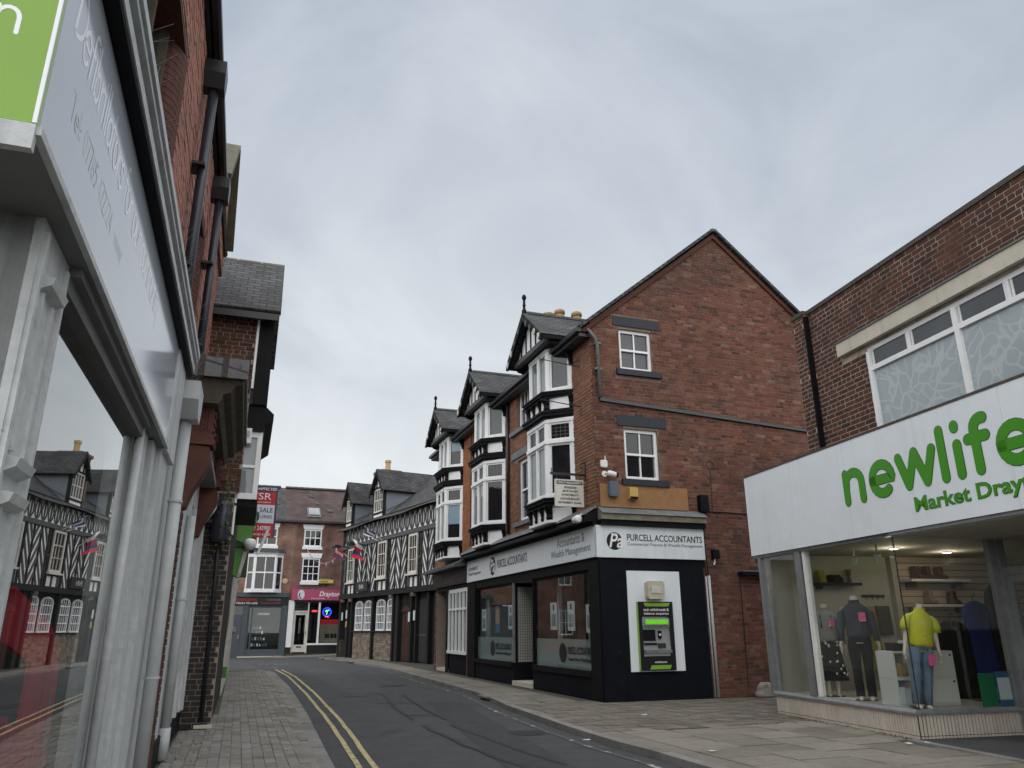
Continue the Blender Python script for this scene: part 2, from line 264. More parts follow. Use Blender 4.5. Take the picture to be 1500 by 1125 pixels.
# ------------------------------------------------------------------ mesh builder
class MB:
    def __init__(s, T=None): s.v = []; s.f = []; s.T = T
    def add(s, vs, fs):
        n = len(s.v); s.v += [s.T(*v) if s.T else tuple(v) for v in vs]; s.f += [tuple(n + i for i in f) for f in fs]; return s
    def box(s, x0, x1, y0, y1, z0, z1):
        return s.add([(x0, y0, z0), (x1, y0, z0), (x1, y1, z0), (x0, y1, z0), (x0, y0, z1), (x1, y0, z1), (x1, y1, z1), (x0, y1, z1)],
                     [(0, 3, 2, 1), (4, 5, 6, 7), (0, 1, 5, 4), (1, 2, 6, 5), (2, 3, 7, 6), (3, 0, 4, 7)])
    def prism(s, pts, a, b, ax='z'):
        n = len(pts)
        mk = {'z': lambda p, t: (p[0], p[1], t), 'y': lambda p, t: (p[0], t, p[1]), 'x': lambda p, t: (t, p[0], p[1])}[ax]
        return s.add([mk(p, a) for p in pts] + [mk(p, b) for p in pts], [tuple(range(n)), tuple(range(2 * n - 1, n - 1, -1))] + [(i, (i + 1) % n, n + (i + 1) % n, n + i) for i in range(n)])
    def quad(s, *p): return s.add(p, [tuple(range(len(p)))])
    def slab(s, p, th):
        p = [Vector(q) for q in p]; nn = (p[1] - p[0]).cross(p[2] - p[0]).normalized() * th; n = len(p)
        return s.add([tuple(q) for q in p] + [tuple(q - nn) for q in p], [tuple(range(n)), tuple(range(2 * n - 1, n - 1, -1))] + [(i, (i + 1) % n, n + (i + 1) % n, n + i) for i in range(n)])
    def loft(s, rings, cap=True, close=True):
        n = len(rings[0]); vs = [p for r in rings for p in r]; fs = []
        for k in range(len(rings) - 1):
            for i in range(n if close else n - 1):
                j = (i + 1) % n; fs.append((k * n + i, k * n + j, (k + 1) * n + j, (k + 1) * n + i))
        if cap: fs += [tuple(range(n - 1, -1, -1)), tuple((len(rings) - 1) * n + i for i in range(n))]
        return s.add(vs, fs)
    def tube(s, path, r, n=8, flat=None):
        """round tube along a path; flat = half thickness in y for letters lying in the x-z plane"""
        P = [Vector(p) for p in path]; rings = []
        for i, p in enumerate(P):
            d = (P[min(i + 1, len(P) - 1)] - P[max(i - 1, 0)]).normalized()
            if flat is not None:
                a = Vector((-d.z, 0, d.x)); b = Vector((0, 1, 0)); rb = flat
            else:
                u = Vector((0, 0, 1)) if abs(d.z) < .9 else Vector((0, 1, 0)); a = d.cross(u).normalized(); b = a.cross(d); rb = None
            rr = r[i] if isinstance(r, (list, tuple)) else r
            rings.append([tuple(p + a * (rr * math.cos(2 * math.pi * k / n)) + b * ((rb if rb is not None else rr) * math.sin(2 * math.pi * k / n))) for k in range(n)])
        return s.loft(rings)
    def ribbon(s, pts, w, y, cap=5):
        """flat round ended stroke in the x-z plane, one sheet"""
        P = [Vector((p[0], p[1])) for p in pts]; Lf = []; Rt = []
        for i, p in enumerate(P):
            a = (p - P[i - 1]).normalized() if i else None; b = (P[i + 1] - p).normalized() if i < len(P) - 1 else None
            t = (a + b).normalized() if a and b else (a or b); k = 1 / max(.6, t.dot(b if b else a)); n = Vector((-t.y, t.x)) * (w * k); Lf.append(p + n); Rt.append(p - n)
        d1 = (P[-1] - P[-2]).normalized(); d0 = (P[0] - P[1]).normalized(); m = len(P)
        v = [(q.x, y, q.y) for q in Lf] + [(q.x, y, q.y) for q in Rt]; f = [(i, i + 1, m + i + 1, m + i) for i in range(m - 1)]
        for c, d, ia, ib in ((P[-1], d1, m - 1, 2 * m - 1), (P[0], d0, m, 0)):
            n = Vector((-d.y, d.x)); k0 = len(v)
            for j in range(1, cap): a = math.pi * j / cap; q = c + n * (w * math.cos(a)) + d * (w * math.sin(a)); v.append((q.x, y, q.y))
            f.append(tuple([ia] + list(range(k0, k0 + cap - 1)) + [ib]))
        return s.add(v, f)
    def lathe(s, prof, c=(0, 0, 0), n=12, ax='z'):
        rings = []
        for r, h in prof:
            ring = []
            for k in range(n):
                a = 2 * math.pi * k / n; ca, sa = r * math.cos(a), r * math.sin(a)
                ring.append((c[0] + ca, c[1] + sa, c[2] + h) if ax == 'z' else ((c[0] + ca, c[1] + h, c[2] + sa) if ax == 'y' else (c[0] + h, c[1] + ca, c[2] + sa)))
            rings.append(ring)
        return s.loft(rings)
    def mesh(s, name, mat, smooth=False, uv=None):
        me = bpy.data.meshes.new(name); me.from_pydata(s.v, [], s.f)
        bm = bmesh.new(); bm.from_mesh(me); bmesh.ops.recalc_face_normals(bm, faces=bm.faces); bm.to_mesh(me); bm.free()
        if mat: me.materials.append(MATS[mat])
        if smooth:
            for p in me.polygons: p.use_smooth = True
        if uv:
            l = me.uv_layers.new(name='UV')
            for p in me.polygons:
                nrm = p.normal
                for li in p.loop_indices:
                    co = me.vertices[me.loops[li].vertex_index].co
                    l.data[li].uv = uv(co, nrm)
        return me
    def build(s, name, mat, parent=None, loc=(0, 0, 0), rz=0, smooth=False, uv=None, kind=None):
        o = bpy.data.objects.new(name, s.mesh(name, mat, smooth, uv)); COL.objects.link(o)
        o.parent = parent; o.location = loc; o.rotation_euler = (0, 0, rz)
        if kind: o['kind'] = kind
        return o
def uv_slope(co, n):                                   # metres along the eaves and up the slope
    h = Vector((n.x, n.y, 0))
    if h.length < 1e-4: return (co.x, co.y)
    h.normalize(); a = Vector((-h.y, h.x, 0)); up = n.cross(a)
    return (co.dot(a) * 2.2, co.dot(up) * 2.2)
def uv_wall(co, n):
    h = Vector((n.x, n.y, 0))
    if h.length < 1e-4: return (co.x * 2.4, co.y * 2.4)
    h.normalize(); a = Vector((-h.y, h.x, 0)); return (co.dot(a) * 2.4, co.z * 2.4)

class Frame:                                           # facade frame: x to the right seen from the street, y into the building
    def __init__(s, x, y, heading): s.o = Vector((x, y, 0)); s.rz = R(90 - heading); s.M = Matrix.Translation(s.o) @ Matrix.Rotation(s.rz, 4, 'Z')
    def w(s, x, y, z=0): return s.M @ Vector((x, y, z))
FA = Frame(1.82, 16.29, 160.46)      # accountants' front
FG = Frame(1.82, 16.29, 70.46)       # accountants' gable end
FN = Frame(4.54, 14.10, 167.07)      # charity shop
FL = Frame(-.80, 0, -18.85)          # left hand shops
FD = Frame(-13.43, 47.25, 69.65)     # shops across the end of the street
FP = Frame(-4.24, 35.66, 148)        # timber framed inn
F0 = Frame(0, 0, 90)

def tag(o, label=None, cat=None, group=None, kind=None):
    if label: o['label'] = label
    if cat: o['category'] = cat
    if group: o['group'] = group
    if kind: o['kind'] = kind
    return o
def thing(name, label, cat, fr, loc=(0, 0, 0), rz=0, group=None):
    o = bpy.data.objects.new(name, None); COL.objects.link(o); o.empty_display_size = .1
    o.location = fr.w(*loc); o.rotation_euler = (0, 0, fr.rz + rz)
    return tag(o, label, cat, group)
def solo(mb, name, mat, label, cat, fr, loc=(0, 0, 0), rz=0, group=None, smooth=False, uv=None):
    o = mb.build(name, mat, None, fr.w(*loc), fr.rz + rz, smooth, uv); return tag(o, label, cat, group)

# lettering -----------------------------------------------------------------
def text(body, mat, parent, x0, x1, z0, z1, y, bold=0., shear=0., depth=.003, name='lettering', rz=0, loc=(0, 0, 0), T=None):
    """flat letters filling the rectangle x0..x1, z0..z1 just in front of y"""
    cu = bpy.data.curves.new('txt', 'FONT'); cu.body = body; cu.offset = bold; cu.shear = shear; cu.extrude = .01; cu.resolution_u = 3
    ob = bpy.data.objects.new('txt', cu); me = bpy.data.meshes.new_from_object(ob)
    bpy.data.objects.remove(ob); bpy.data.curves.remove(cu)
    xs = [v.co.x for v in me.vertices]; ys = [v.co.y for v in me.vertices]
    if not xs: return None
    ax, bx, ay, by = min(xs), max(xs), min(ys), max(ys)
    for v in me.vertices:
        q = (x0 + (v.co.x - ax) / (bx - ax) * (x1 - x0), y - depth * (1 + v.co.z / .01) / 2 - .002, z0 + (v.co.y - ay) / (by - ay) * (z1 - z0))
        v.co = T(*q) if T else q
    me.materials.clear(); me.materials.append(MATS[mat]); me.name = name
    o = bpy.data.objects.new(name, me); COL.objects.link(o); o.parent = parent; o.location = loc; o.rotation_euler = (0, 0, rz)
    return o
def arc(cx, cz, rx, rz, a0, a1, n=10):
    return [(cx + rx * math.cos(R(a0 + (a1 - a0) * i / n)), cz + rz * math.sin(R(a0 + (a1 - a0) * i / n))) for i in range(n + 1)]
# hand drawn letters as strokes in a box 1 high (x height .6); (advance, strokes)
def _o(w=.5, x=.6): return arc(w / 2, x / 2, w / 2, x / 2, 90, 450, 14)
SG = {
 'n': (.62, [[(.05, .6), (.05, 0)], [(.05, .3)] + arc(.27, .36, .22, .24, 180, 0, 8) + [(.49, 0)]]),
 'e': (.62, [[(.04, .32), (.5, .32)] + arc(.27, .3, .235, .3, 5, 325, 14)]),
 'w': (.78, [[(.03, .6), (.2, 0), (.37, .55), (.54, 0), (.71, .6)]]),
 'l': (.24, [[(.1, 1), (.1, 0)]]),
 'i': (.24, [[(.1, .6), (.1, 0)], [(.1, .83), (.1, .87)]]),
 'f': (.42, [arc(.32, .78, .17, .2, 60, 180, 6) + [(.15, 0)], [(.0, .55), (.34, .55)]]),
 'D': (.72, [[(.05, 1.0), (.05, 0)] + arc(.05, .5, .58, .5, -90, 90, 12)]),
 'b': (.56, [[(.06, 1), (.06, .02)] + arc(.26, .28, .2, .28, -130, 150, 10)]),
 'r': (.42, [[(.06, .6), (.06, 0)], [(.06, .36), (.18, .55), (.36, .56)]]),
 'a': (.6, [arc(.26, .28, .22, .28, 40, 400, 12), [(.48, .58), (.48, .1), (.56, 0)]]),
 't': (.44, [[(.18, .95), (.18, .08), (.3, 0)], [(.0, .62), (.36, .62)]]),
 'o': (.6, [_o()]), 's': (.5, [[(.42, .52), (.25, .6), (.1, .5), (.15, .36), (.36, .26), (.4, .1), (.22, 0), (.04, .08)]]),
 'u': (.6, [[(.05, .6), (.05, .2)] + arc(.25, .2, .2, .2, 180, 360, 6) + [(.46, .6), (.46, 0)]]),
 'c': (.52, [arc(.27, .3, .23, .3, 50, 310, 12)]),
 'm': (.9, [[(.05, .6), (.05, 0)], [(.05, .3)] + arc(.22, .38, .17, .22, 180, 0, 6) + [(.39, 0)], [(.39, .3)] + arc(.56, .38, .17, .22, 180, 0, 6) + [(.74, 0)]]),
 'T': (.7, [[(0, 1), (.62, 1)], [(.31, 1), (.31, 0)]]), ':': (.3, [[(.1, .1), (.1, .14)], [(.1, .45), (.1, .49)]]),
 '0': (.6, [arc(.27, .5, .22, .5, 90, 450, 14)]), '7': (.55, [[(.05, 1), (.48, 1), (.18, 0)]]), '8': (.6, [arc(.27, .75, .18, .24, -90, 270, 10), arc(.27, .26, .22, .26, 90, 450, 10)]),
 '5': (.58, [[(.45, 1), (.12, 1), (.08, .58)] + arc(.24, .32, .22, .3, 110, -120, 8)]), '4': (.6, [[(.36, 0), (.36, 1), (.03, .3), (.5, .3)]]), '2': (.58, [arc(.26, .75, .2, .24, 150, -30, 7) + [(.04, 0), (.48, 0)]]),
 'g': (.6, [arc(.26, .3, .22, .28, 40, 400, 12), [(.48, .58), (.48, -.2), (.3, -.34), (.08, -.26)]]), 'h': (.6, [[(.06, 1), (.06, 0)], [(.06, .3)] + arc(.27, .36, .21, .24, 180, 0, 8) + [(.48, 0)]]),
 'y': (.56, [[(.04, .6), (.26, .05)], [(.48, .6), (.14, -.34)]]), '.': (.3, [[(.1, 0), (.1, .04)]]), ' ': (.4, []),
}
def strokes(body, mat, parent, x, z, h, y, wd, xs=1., flat=.006, name='lettering', gap=1.0, slant=0.):
    mb = MB(); cx = x; k_ = 0
    for ch in body:
        adv, st = SG.get(ch, SG[' '])
        for s_ in st:
            mb.ribbon([(cx + (a + slant * b) * h * xs, z + b * h) for a, b in s_], wd, y - .0004 * (k_ % 3)); k_ += 1
        cx += adv * h * xs * gap
    o = mb.build(name, mat, parent); return o, cx

# brickwork -------------------------------------------------------------------
def overlap(a, b, rects, z0, z1):
    seg = [(a, b)]
    for (x0, x1, r0, r1) in rects:
        if z1 > r0 + .01 and z0 < r1 - .01:
            ns = []
            for (p, q) in seg:
                if q <= x0 or p >= x1: ns.append((p, q)); continue
                if p < x0: ns.append((p, x0))
                if q > x1: ns.append((x1, q))
            seg = ns
    return seg
def brick_wall(parent, fr_w, span, z0, z1, opens=(), skips=(), ch=.08, bl=.235, mat='brick_red', mort='mortar', keep=300, loc=(0, 0, 0), rz=0, thick=.24, name='wall', gable=None, jit=.004, joint=.013, seed=1, proud=.012, headers=True):
    """mortar backing with openings cut out, every brick its own box; the nearest full bricks become objects of their own"""
    rnd = random.Random(seed); X0, X1 = span
    back = MB(); zs = sorted({z0, z1} | {z for o in opens for z in (o[2], o[3]) if z0 < z < z1})
    for a, b in zip(zs, zs[1:]):
        for p, q in overlap(X0, X1, opens, a, b): back.box(p, q, 0, thick, a, b)
    if gable:                                          # (apex x, apex z)
        back.prism([(X0, z1), (X1, z1), gable], 0, thick, 'y')
    w = back.build(name, mort, parent, loc, rz)
    allr = list(opens) + list(skips); full = []; rest = MB(); hh = ch - joint
    zt = gable[1] if gable else z1; k = 0
    def side(z):
        if not gable or z <= z1: return X0, X1
        t = (z - z1) / (gable[1] - z1); return X0 + (gable[0] - X0) * t, X1 + (gable[0] - X1) * t
    z = z0
    while z + ch <= zt + .001:
        a0, b0 = side(z + ch); hd = headers and k % 4 == 3; L_ = bl / 2 if hd else bl
        x = X0 - (L_ / 2 if k % 2 else 0) - (L_ / 4 if k % 3 == 1 else 0)
        while x < b0:
            xa, xb = max(x, a0), min(x + L_, b0)
            if xb - xa > .05:
                for p, q in overlap(xa, xb, allr, z, z + ch):
                    if q - p < .04: continue
                    if abs((q - p) - bl) < .002: full.append((p, z))
                    else: rest.box(p + joint / 2, q - joint / 2, -proud + rnd.uniform(-jit, jit), .004, z + joint / 2, z + ch - joint / 2)
            x += L_
        z += ch; k += 1
    full.sort(key=lambda t: (fr_w.w(t[0], 0, t[1]) - CAMP).length)
    bm = MB().box(joint / 2, bl - joint / 2, -proud, .004, joint / 2, ch - joint / 2).mesh('brick', mat)
    for i, (x, z) in enumerate(full):
        if i < keep:
            o = bpy.data.objects.new('brick', bm); COL.objects.link(o); o.parent = w; o.location = (x, rnd.uniform(-jit, jit), z); o.rotation_euler = (rnd.uniform(-.01, .01), rnd.uniform(-.006, .006), 0)
        else:
            y = rnd.uniform(-jit, jit); rest.box(x + joint / 2, x + bl - joint / 2, -proud + y, .004, z + joint / 2, z + ch - joint / 2)
    if rest.v: rest.build('brickwork', mat, w, kind='stuff')
    return w

# windows ------------------------------------------------------------------------
def sash(parent, x0, x1, z0, z1, y, nx=2, nz=(1, 1), fw=.07, bar=.03, mat='white_paint', glass='glass_dark', T=None, name='window', dep=.09, rail=.05, rz=0, loc=(0, 0, 0)):
    """box frame, sashes, glazing bars; each pane is a sub-part"""
    m = MB(T); m.box(x0, x0 + fw, y, y + dep, z0, z1); m.box(x1 - fw, x1, y, y + dep, z0, z1); m.box(x0 + fw, x1 - fw, y, y + dep, z1 - fw, z1); m.box(x0 + fw, x1 - fw, y, y + dep, z0, z0 + fw * 1.2)
    a, b = x0 + fw, x1 - fw; zb, zt = z0 + fw * 1.2, z1 - fw; n = sum(nz); panes = []
    hh = (zt - zb - rail * (len(nz) - 1)); zc = zb
    for si, cnt in enumerate(reversed(nz)):            # from the bottom up
        h = hh * cnt / n; yo = y + (.035 if si == 0 and len(nz) > 1 else .015)
        for j in range(cnt):
            for i in range(nx):
                pa = a + (b - a) * i / nx; pb = a + (b - a) * (i + 1) / nx; qa = zc + h * j / cnt; qb = zc + h * (j + 1) / cnt
                panes.append((pa, pb, qa, qb, yo + .03))
        for i in range(1, nx): xx = a + (b - a) * i / nx; m.box(xx - bar / 2, xx + bar / 2, yo, yo + .03, zc, zc + h)
        for j in range(1, cnt): q = zc + h * j / cnt; m.box(a, b, yo + .002, yo + .028, q - bar / 2, q + bar / 2)
        zc += h
        if si < len(nz) - 1: m.box(a, b, y + .004, y + dep - .01, zc, zc + rail); zc += rail
    w = m.build(name, mat, parent, loc, rz)
    for i, (pa, pb, qa, qb, yy) in enumerate(panes):
        g = glass[i % len(glass)] if isinstance(glass, (list, tuple)) else glass
        MB(T).box(pa, pb, yy, yy + .008, qa, qb).build('pane', g, w)
    return w
def sideT(p0, p1):                                     # s along p0->p1, d inwards (to the left of travel is outside)
    p0 = Vector((p0[0], p0[1], 0)); d = Vector((p1[0], p1[1], 0)) - p0; Ln = d.length; d /= Ln; nrm = Vector((-d.y, d.x, 0))
    return (lambda s, dd, z: tuple(p0 + d * s + nrm * dd + Vector((0, 0, z)))), Ln

# ================================================================== GROUND, ROAD, PAVEMENTS
def struct(mb, name, mat, uv=None): o = mb.build(name, mat); o['kind'] = 'structure'; return o
struct(MB().quad((-400, -400, -.14), (400, -400, -.14), (400, 600, -.14), (-400, 600, -.14)), 'ground', 'ground_soil')
KR = [(6.4, -6), (4.3, 1.5), (3.2, 5.3), (2.07, 8.85), (1.76, 9.79), (1.31, 10.9), (.71, 12.8), (-.17, 15.98), (-.84, 19.05), (-2.5, 24.05), (-3.9, 28.4), (-5.36, 32.8), (-7.2, 36.9), (-8.6, 40.2), (-10.6, 43.6)]
KL = [(3.0, -8), (1.1, -1.5), (.1, 2.2), (-1.0, 5.9), (-1.9, 8.93), (-2.66, 11.34), (-3.73, 14.77), (-5.89, 21.35), (-8.63, 29.05), (-9.6, 30.4), (-11.2, 30.9), (-16, 31.0)]
def offset(poly, d):
    o = []
    for i, p in enumerate(poly):
        a = Vector(poly[max(i - 1, 0)]); b = Vector(poly[min(i + 1, len(poly) - 1)]); t = (b - a).normalized(); o.append((p[0] + t.y * d, p[1] - t.x * d))
    return o
def resample(poly, step):
    P = [Vector(p) for p in poly]; outp = [P[0]]; acc = 0
    for a, b in zip(P, P[1:]):
        L_ = (b - a).length; t = step - acc
        while t <= L_: outp.append(a + (b - a) * (t / L_)); t += step
        acc = L_ - (t - step)
    return [tuple(p) for p in outp]
def strip(mb, A, B, z):
    mb.add([(*p, z) for p in A] + [(*p, z) for p in B], [(i, i + 1, len(A) + i + 1, len(A) + i) for i in range(len(A) - 1)]); return mb
road = MB().quad((-22, -12, -.085), (9, -12, -.085), (9, 62, -.085), (-22, 62, -.085)); struct(road, 'road', 'asphalt')
# resurfaced patches, tar sealed cuts, worn areas
m = MB(); m.quad((-8.6, 32.6, -.081), (-7.4, 32.6, -.081), (-3.0, 20.0, -.081), (-4.1, 19.9, -.081)); o = struct(m, 'road_patch', 'asphalt_pale')
m = MB(); m.quad((-1.9, 17.6, -.081), (-1.15, 17.6, -.081), (.75, 9.2, -.081), (-.05, 9.2, -.081)); struct(m, 'road_patch', 'asphalt_patch')
m = MB()
for pts in ([(-3.15, 19.6), (-2.3, 16.1), (-1.75, 14.2)], [(-2.65, 19.6), (-1.85, 16.4), (-1.2, 14.2)], [(-2.9, 17.3), (-2.1, 17.3)], [(-2.0, 14.9), (-1.35, 14.85)], [(-1.5, 13.4), (-.6, 11.0), (.2, 9.2)], [(-1.0, 13.4), (.1, 10.6), (.6, 9.6)], [(-4.5, 21.6), (-4.0, 21.5)], [(-4.0, 19.1), (-3.4, 19.1)]):
    pp = resample(pts, .3) + [pts[-1]]; pp = [(x + random.uniform(-.03, .03), y) for x, y in pp]; strip(m, offset(pp, -.035), offset(pp, .035), -.077)
struct(m, 'road_tar_seams', 'tar')
m = MB()
for cx, cy, rx, ry in ((-3.35, 22.6, .34, .34), (.2, 12.4, .3, .3)):
    m.add([(cx + rx * math.cos(a * .524), cy + ry * math.sin(a * .524), -.079) for a in range(12)], [tuple(range(12))])
struct(m, 'road_covers', 'tar')
# double yellow lines on the left, broken white edge line on the right
YI = [(.35, 2.4), (-.75, 6.1), (-1.74, 9.44), (-3.19, 14.15), (-5.2, 20.3), (-7.6, 27.3), (-9.5, 32.2)]
YO = [(.52, 2.4), (-.57, 6.1), (-1.56, 9.44), (-2.98, 14.15), (-4.98, 20.3), (-7.38, 27.3), (-9.28, 32.2)]
for ln in (YI, YO):
    p = resample(ln, .6); p = [(x + random.uniform(-.008, .008), y) for x, y in p]; struct(strip(MB(), offset(p, -.034), offset(p, .034), -.078), 'yellow_line', 'yellow_line')
wl = resample(offset(KR[2:12], -.28), .42)
m = MB()
for i in range(0, len(wl) - 3, 2):
    seg = wl[i:i + 3] if random.random() < .7 else wl[i:i + 2]; strip(m, offset(seg, -.035), offset(seg, .035), -.079)
struct(m, 'white_edge_line', 'white_line')
m = MB()
for a, b in (((-11.6, 36.6), (-10.4, 36.9)), ((-13.8, 40.2), (-12.8, 40.6)), ((-12.3, 37.9), (-11.3, 38.2)), ((-15.2, 36.5), (-14.2, 36.6)), ((-13.2, 33.4), (-9.8, 33.4))):
    strip(m, [a, b], [(a[0], a[1] + .35), (b[0], b[1] + .35)], -.078)
struct(m, 'junction_markings', 'white_line')
# pavement beds
W0 = [FL.w(-8, .5), FL.w(40, .5)]
bed = MB(); LK_ = resample(KL, .5)
poly = [(p[0], p[1]) for p in offset(KL, -.16)]
bed.prism([(-7, -8)] + poly[:-1] + [(-16, 31), (-22, 31), (-22, -8)], -.12, -.012); struct(bed, 'pavement_left', 'joint_sand')
pr = offset(KR, .16); bed = MB(); bed.prism([(30, -6)] + [(30, 70), (-9.0, 70), (-9.0, 46)] + list(reversed(pr)), -.12, -.012); pave_r = struct(bed, 'pavement_right', 'joint_sand')
pave_l = bpy.data.objects['pavement_left']
# kerbs: one stone after another
def kerb(line, side, ln, w, ztop, lo, parent, mat):
    base = resample(line, ln); inn = offset(base, side * w); me_n = 0
    for i in range(len(base) - 1):
        if base[i][1] < 3: continue
        a, b, c, d = Vector(base[i]), Vector(base[i + 1]), Vector(inn[i + 1]), Vector(inn[i]); g = (b - a) * (.006 / ln)
        z = ztop + random.uniform(-.006, .006); q = [a + g, b - g, c - g, d + g]
        MB().add([(p.x, p.y, lo) for p in q] + [(p.x, p.y, z) for p in q], [(0, 1, 2, 3), (4, 5, 6, 7), (0, 1, 5, 4), (1, 2, 6, 5), (2, 3, 7, 6), (3, 0, 4, 7)]).build('kerbstone', mat, parent)
kerb(KR, 1, .92, .15, .004, -.1, pave_r, 'kerbstone'); kerb(KL[:-2], -1, .92, .17, -.012, -.1, pave_l, 'kerbstone')
strip_l = offset(KL, -.165)[1:9]; strip(MB(), strip_l, offset(KL, -.42)[1:9], -.007).build('paving_margin', 'block_paving', pave_l)
strip(MB(), offset(KR, .145)[2:13], offset(KR, .75)[2:13], -.007).build('paving_margin', 'flagstone', pave_r)
# left: blocks laid in staggered files along the street
def laid(parent, fr, xr, yr, bw, bl, inside, name, mat, keep, th=.03, ztop=0., gap=.006, seed=3, along=True, fit=None):
    rnd = random.Random(seed); items = []; i = 0; x = xr[0]
    while x < xr[1]:
        y = yr[0] - (bl * .5 if i % 2 else 0) - bl * rnd.choice((0, 0, .25))
        while y < yr[1]:
            c = fr.w(x + bw / 2, y + bl / 2)
            if inside(c.x, c.y): items.append((x, y, c))
            y += bl
        x += bw; i += 1
    items.sort(key=lambda t: (t[2] - CAMP).length if t[2].y > 7.6 else 999)
    me = MB().box(gap / 2, bw - gap / 2, gap / 2, bl - gap / 2, -th, 0).mesh(name, mat); rest = MB()
    for k, (x, y, c) in enumerate(items):
        z = ztop + rnd.uniform(-.004, .004)
        if k < keep:
            o = bpy.data.objects.new(name, me); COL.objects.link(o); o.parent = parent; o.location = fr.w(x, y, z); o.rotation_euler = (rnd.uniform(-.006, .006), rnd.uniform(-.008, .008), fr.rz + rnd.uniform(-.012, .012))
        else: 
            pts = [fr.w(px, py, zz) for zz in (z - th, z) for px, py in ((x + gap / 2, y + gap / 2), (x + bw - gap / 2, y + gap / 2), (x + bw - gap / 2, y + bl - gap / 2), (x + gap / 2, y + bl - gap / 2))]
            rest.add([tuple(p) for p in pts], [(0, 1, 2, 3), (4, 5, 6, 7), (0, 1, 5, 4), (1, 2, 6, 5), (2, 3, 7, 6), (3, 0, 4, 7)])
    if rest.v: rest.build(name + '_field', mat, parent, kind='stuff')
def xat(poly, y):
    for a, b in zip(poly, poly[1:]):
        lo, hi = (a, b) if a[1] < b[1] else (b, a)
        if lo[1] <= y <= hi[1] and hi[1] > lo[1]: return lo[0] + (hi[0] - lo[0]) * (y - lo[1]) / (hi[1] - lo[1])
    return None
KLi = offset(KL, -.17); KRi = offset(KR, .15)
def in_left(x, y):
    k = xat(KLi[:9], y)
    if k is None or y > 30.2 or y < 1: return False
    l = FL.M.inverted() @ Vector((x, y, 0)); wall = -.42 if l.x > 12.9 else 0.0
    return x < k - .05 and l.y < wall - .02
FLP = Frame(-.80, 0, -19.1)
laid(pave_l, Frame(0.3, 0, -19.1 + 90), (-3.4, 2.6), (0, 33), .122, .30, in_left, 'paving_block', 'block_paving', 300, seed=5)
# right: flagstones in rows across the pavement, small setts between the two buildings
def zone(x, y):
    k = xat(KRi, y); 
    if k is None or x < k + .05: return None
    g = FG.M.inverted() @ Vector((x, y, 0)); n = FN.M.inverted() @ Vector((x, y, 0))
    if n.x > -.05 and n.y > -.03: return None
    if g.x > 0 and g.y > -.02: return None
    a = FA.M.inverted() @ Vector((x, y, 0))
    if a.x < 0 and a.y > -.03: return None
    p = FP.M.inverted() @ Vector((x, y, 0))
    if p.y > -.02 and y > 31: return None
    if y > 44.6: return None
    if a.x > -.4 and -4.1 < g.y: return 'sett'
    return 'flag'
laid(pave_r, FG, (-9, 12), (-24, 31), .72, .56, lambda x, y: zone(x, y) == 'flag' and y > 3, 'flagstone', 'flagstone', 290, th=.03, gap=.012, seed=9)
laid(pave_r, FG, (-4.5, 9), (-5, 4.6), .30, .19, lambda x, y: zone(x, y) == 'sett', 'paving_sett', 'sett', 290, th=.03, gap=.012, seed=12)
struct(MB().prism([FN.w(3.42, -.10)[:2], FN.w(9.5, -.10)[:2], FN.w(9.5, 2.6)[:2], FN.w(3.42, 2.6)[:2]], -.01, .012), 'shop_lobby_floor', 'asphalt')
MB().prism([FN.w(3.40, -.22)[:2], FN.w(9.5, -.22)[:2], FN.w(9.5, -.10)[:2], FN.w(3.40, -.10)[:2]], -.01, .016).build('edging_stone', 'kerbstone', pave_r)
# litter and weeds
for x, y in ((5.0, 10.6), (5.15, 10.5)): pass
for i, (x, y) in enumerate(((4.95, 10.4), (5.2, 10.45), (2.2, 13.9), (.95, 10.9), (2.35, 9.9))):
    solo(MB().add([(-.05, -.03, .012), (.06, -.04, .016), (.05, .04, .02), (-.04, .03, .012)], [(0, 1, 2, 3)]), 'litter_scrap', 'litter', ['scrap of white litter on flagstones before charity shop corner', 'second white litter scrap nearest the charity shop plinth', 'white litter scrap on the setts before the cash machine', 'white litter scrap lying on the kerb edge', 'small pale litter scrap beside the near kerb'][i], 'litter', Frame(x, y, 40 * i))
m = MB(); rnd = random.Random(4)
def tuft(px, py, n, h):
    for _ in range(n):
        a = rnd.uniform(0, 6.28); r = rnd.uniform(0, .05); x, y = px + r * math.cos(a), py + r * math.sin(a); b = rnd.uniform(0, 6.28); l = h * rnd.uniform(.4, 1)
        m.add([(x, y, -.005), (x + .008, y + .004, -.005), (x + .4 * l * math.cos(b), y + .4 * l * math.sin(b), l)], [(0, 1, 2)])
for i in range(130):
    t = rnd.random(); p = FN.w(rnd.uniform(0, 3.4), -.03 - rnd.random() ** 2 * .12); tuft(p.x, p.y, 3, .03)
for i in range(160): p = FL.w(rnd.uniform(8, 13), -.02 - rnd.random() ** 2 * .5); tuft(p.x, p.y, 2, .02)
for i in range(110): p = FG.w(rnd.uniform(0, 4.5), -.03 - rnd.random() ** 2 * .1); tuft(p.x, p.y, 3, .03)
o = m.build('moss_and_weeds', 'plant_moss'); tag(o, 'moss and tiny weeds along the foot of the walls', 'weeds', kind='stuff')

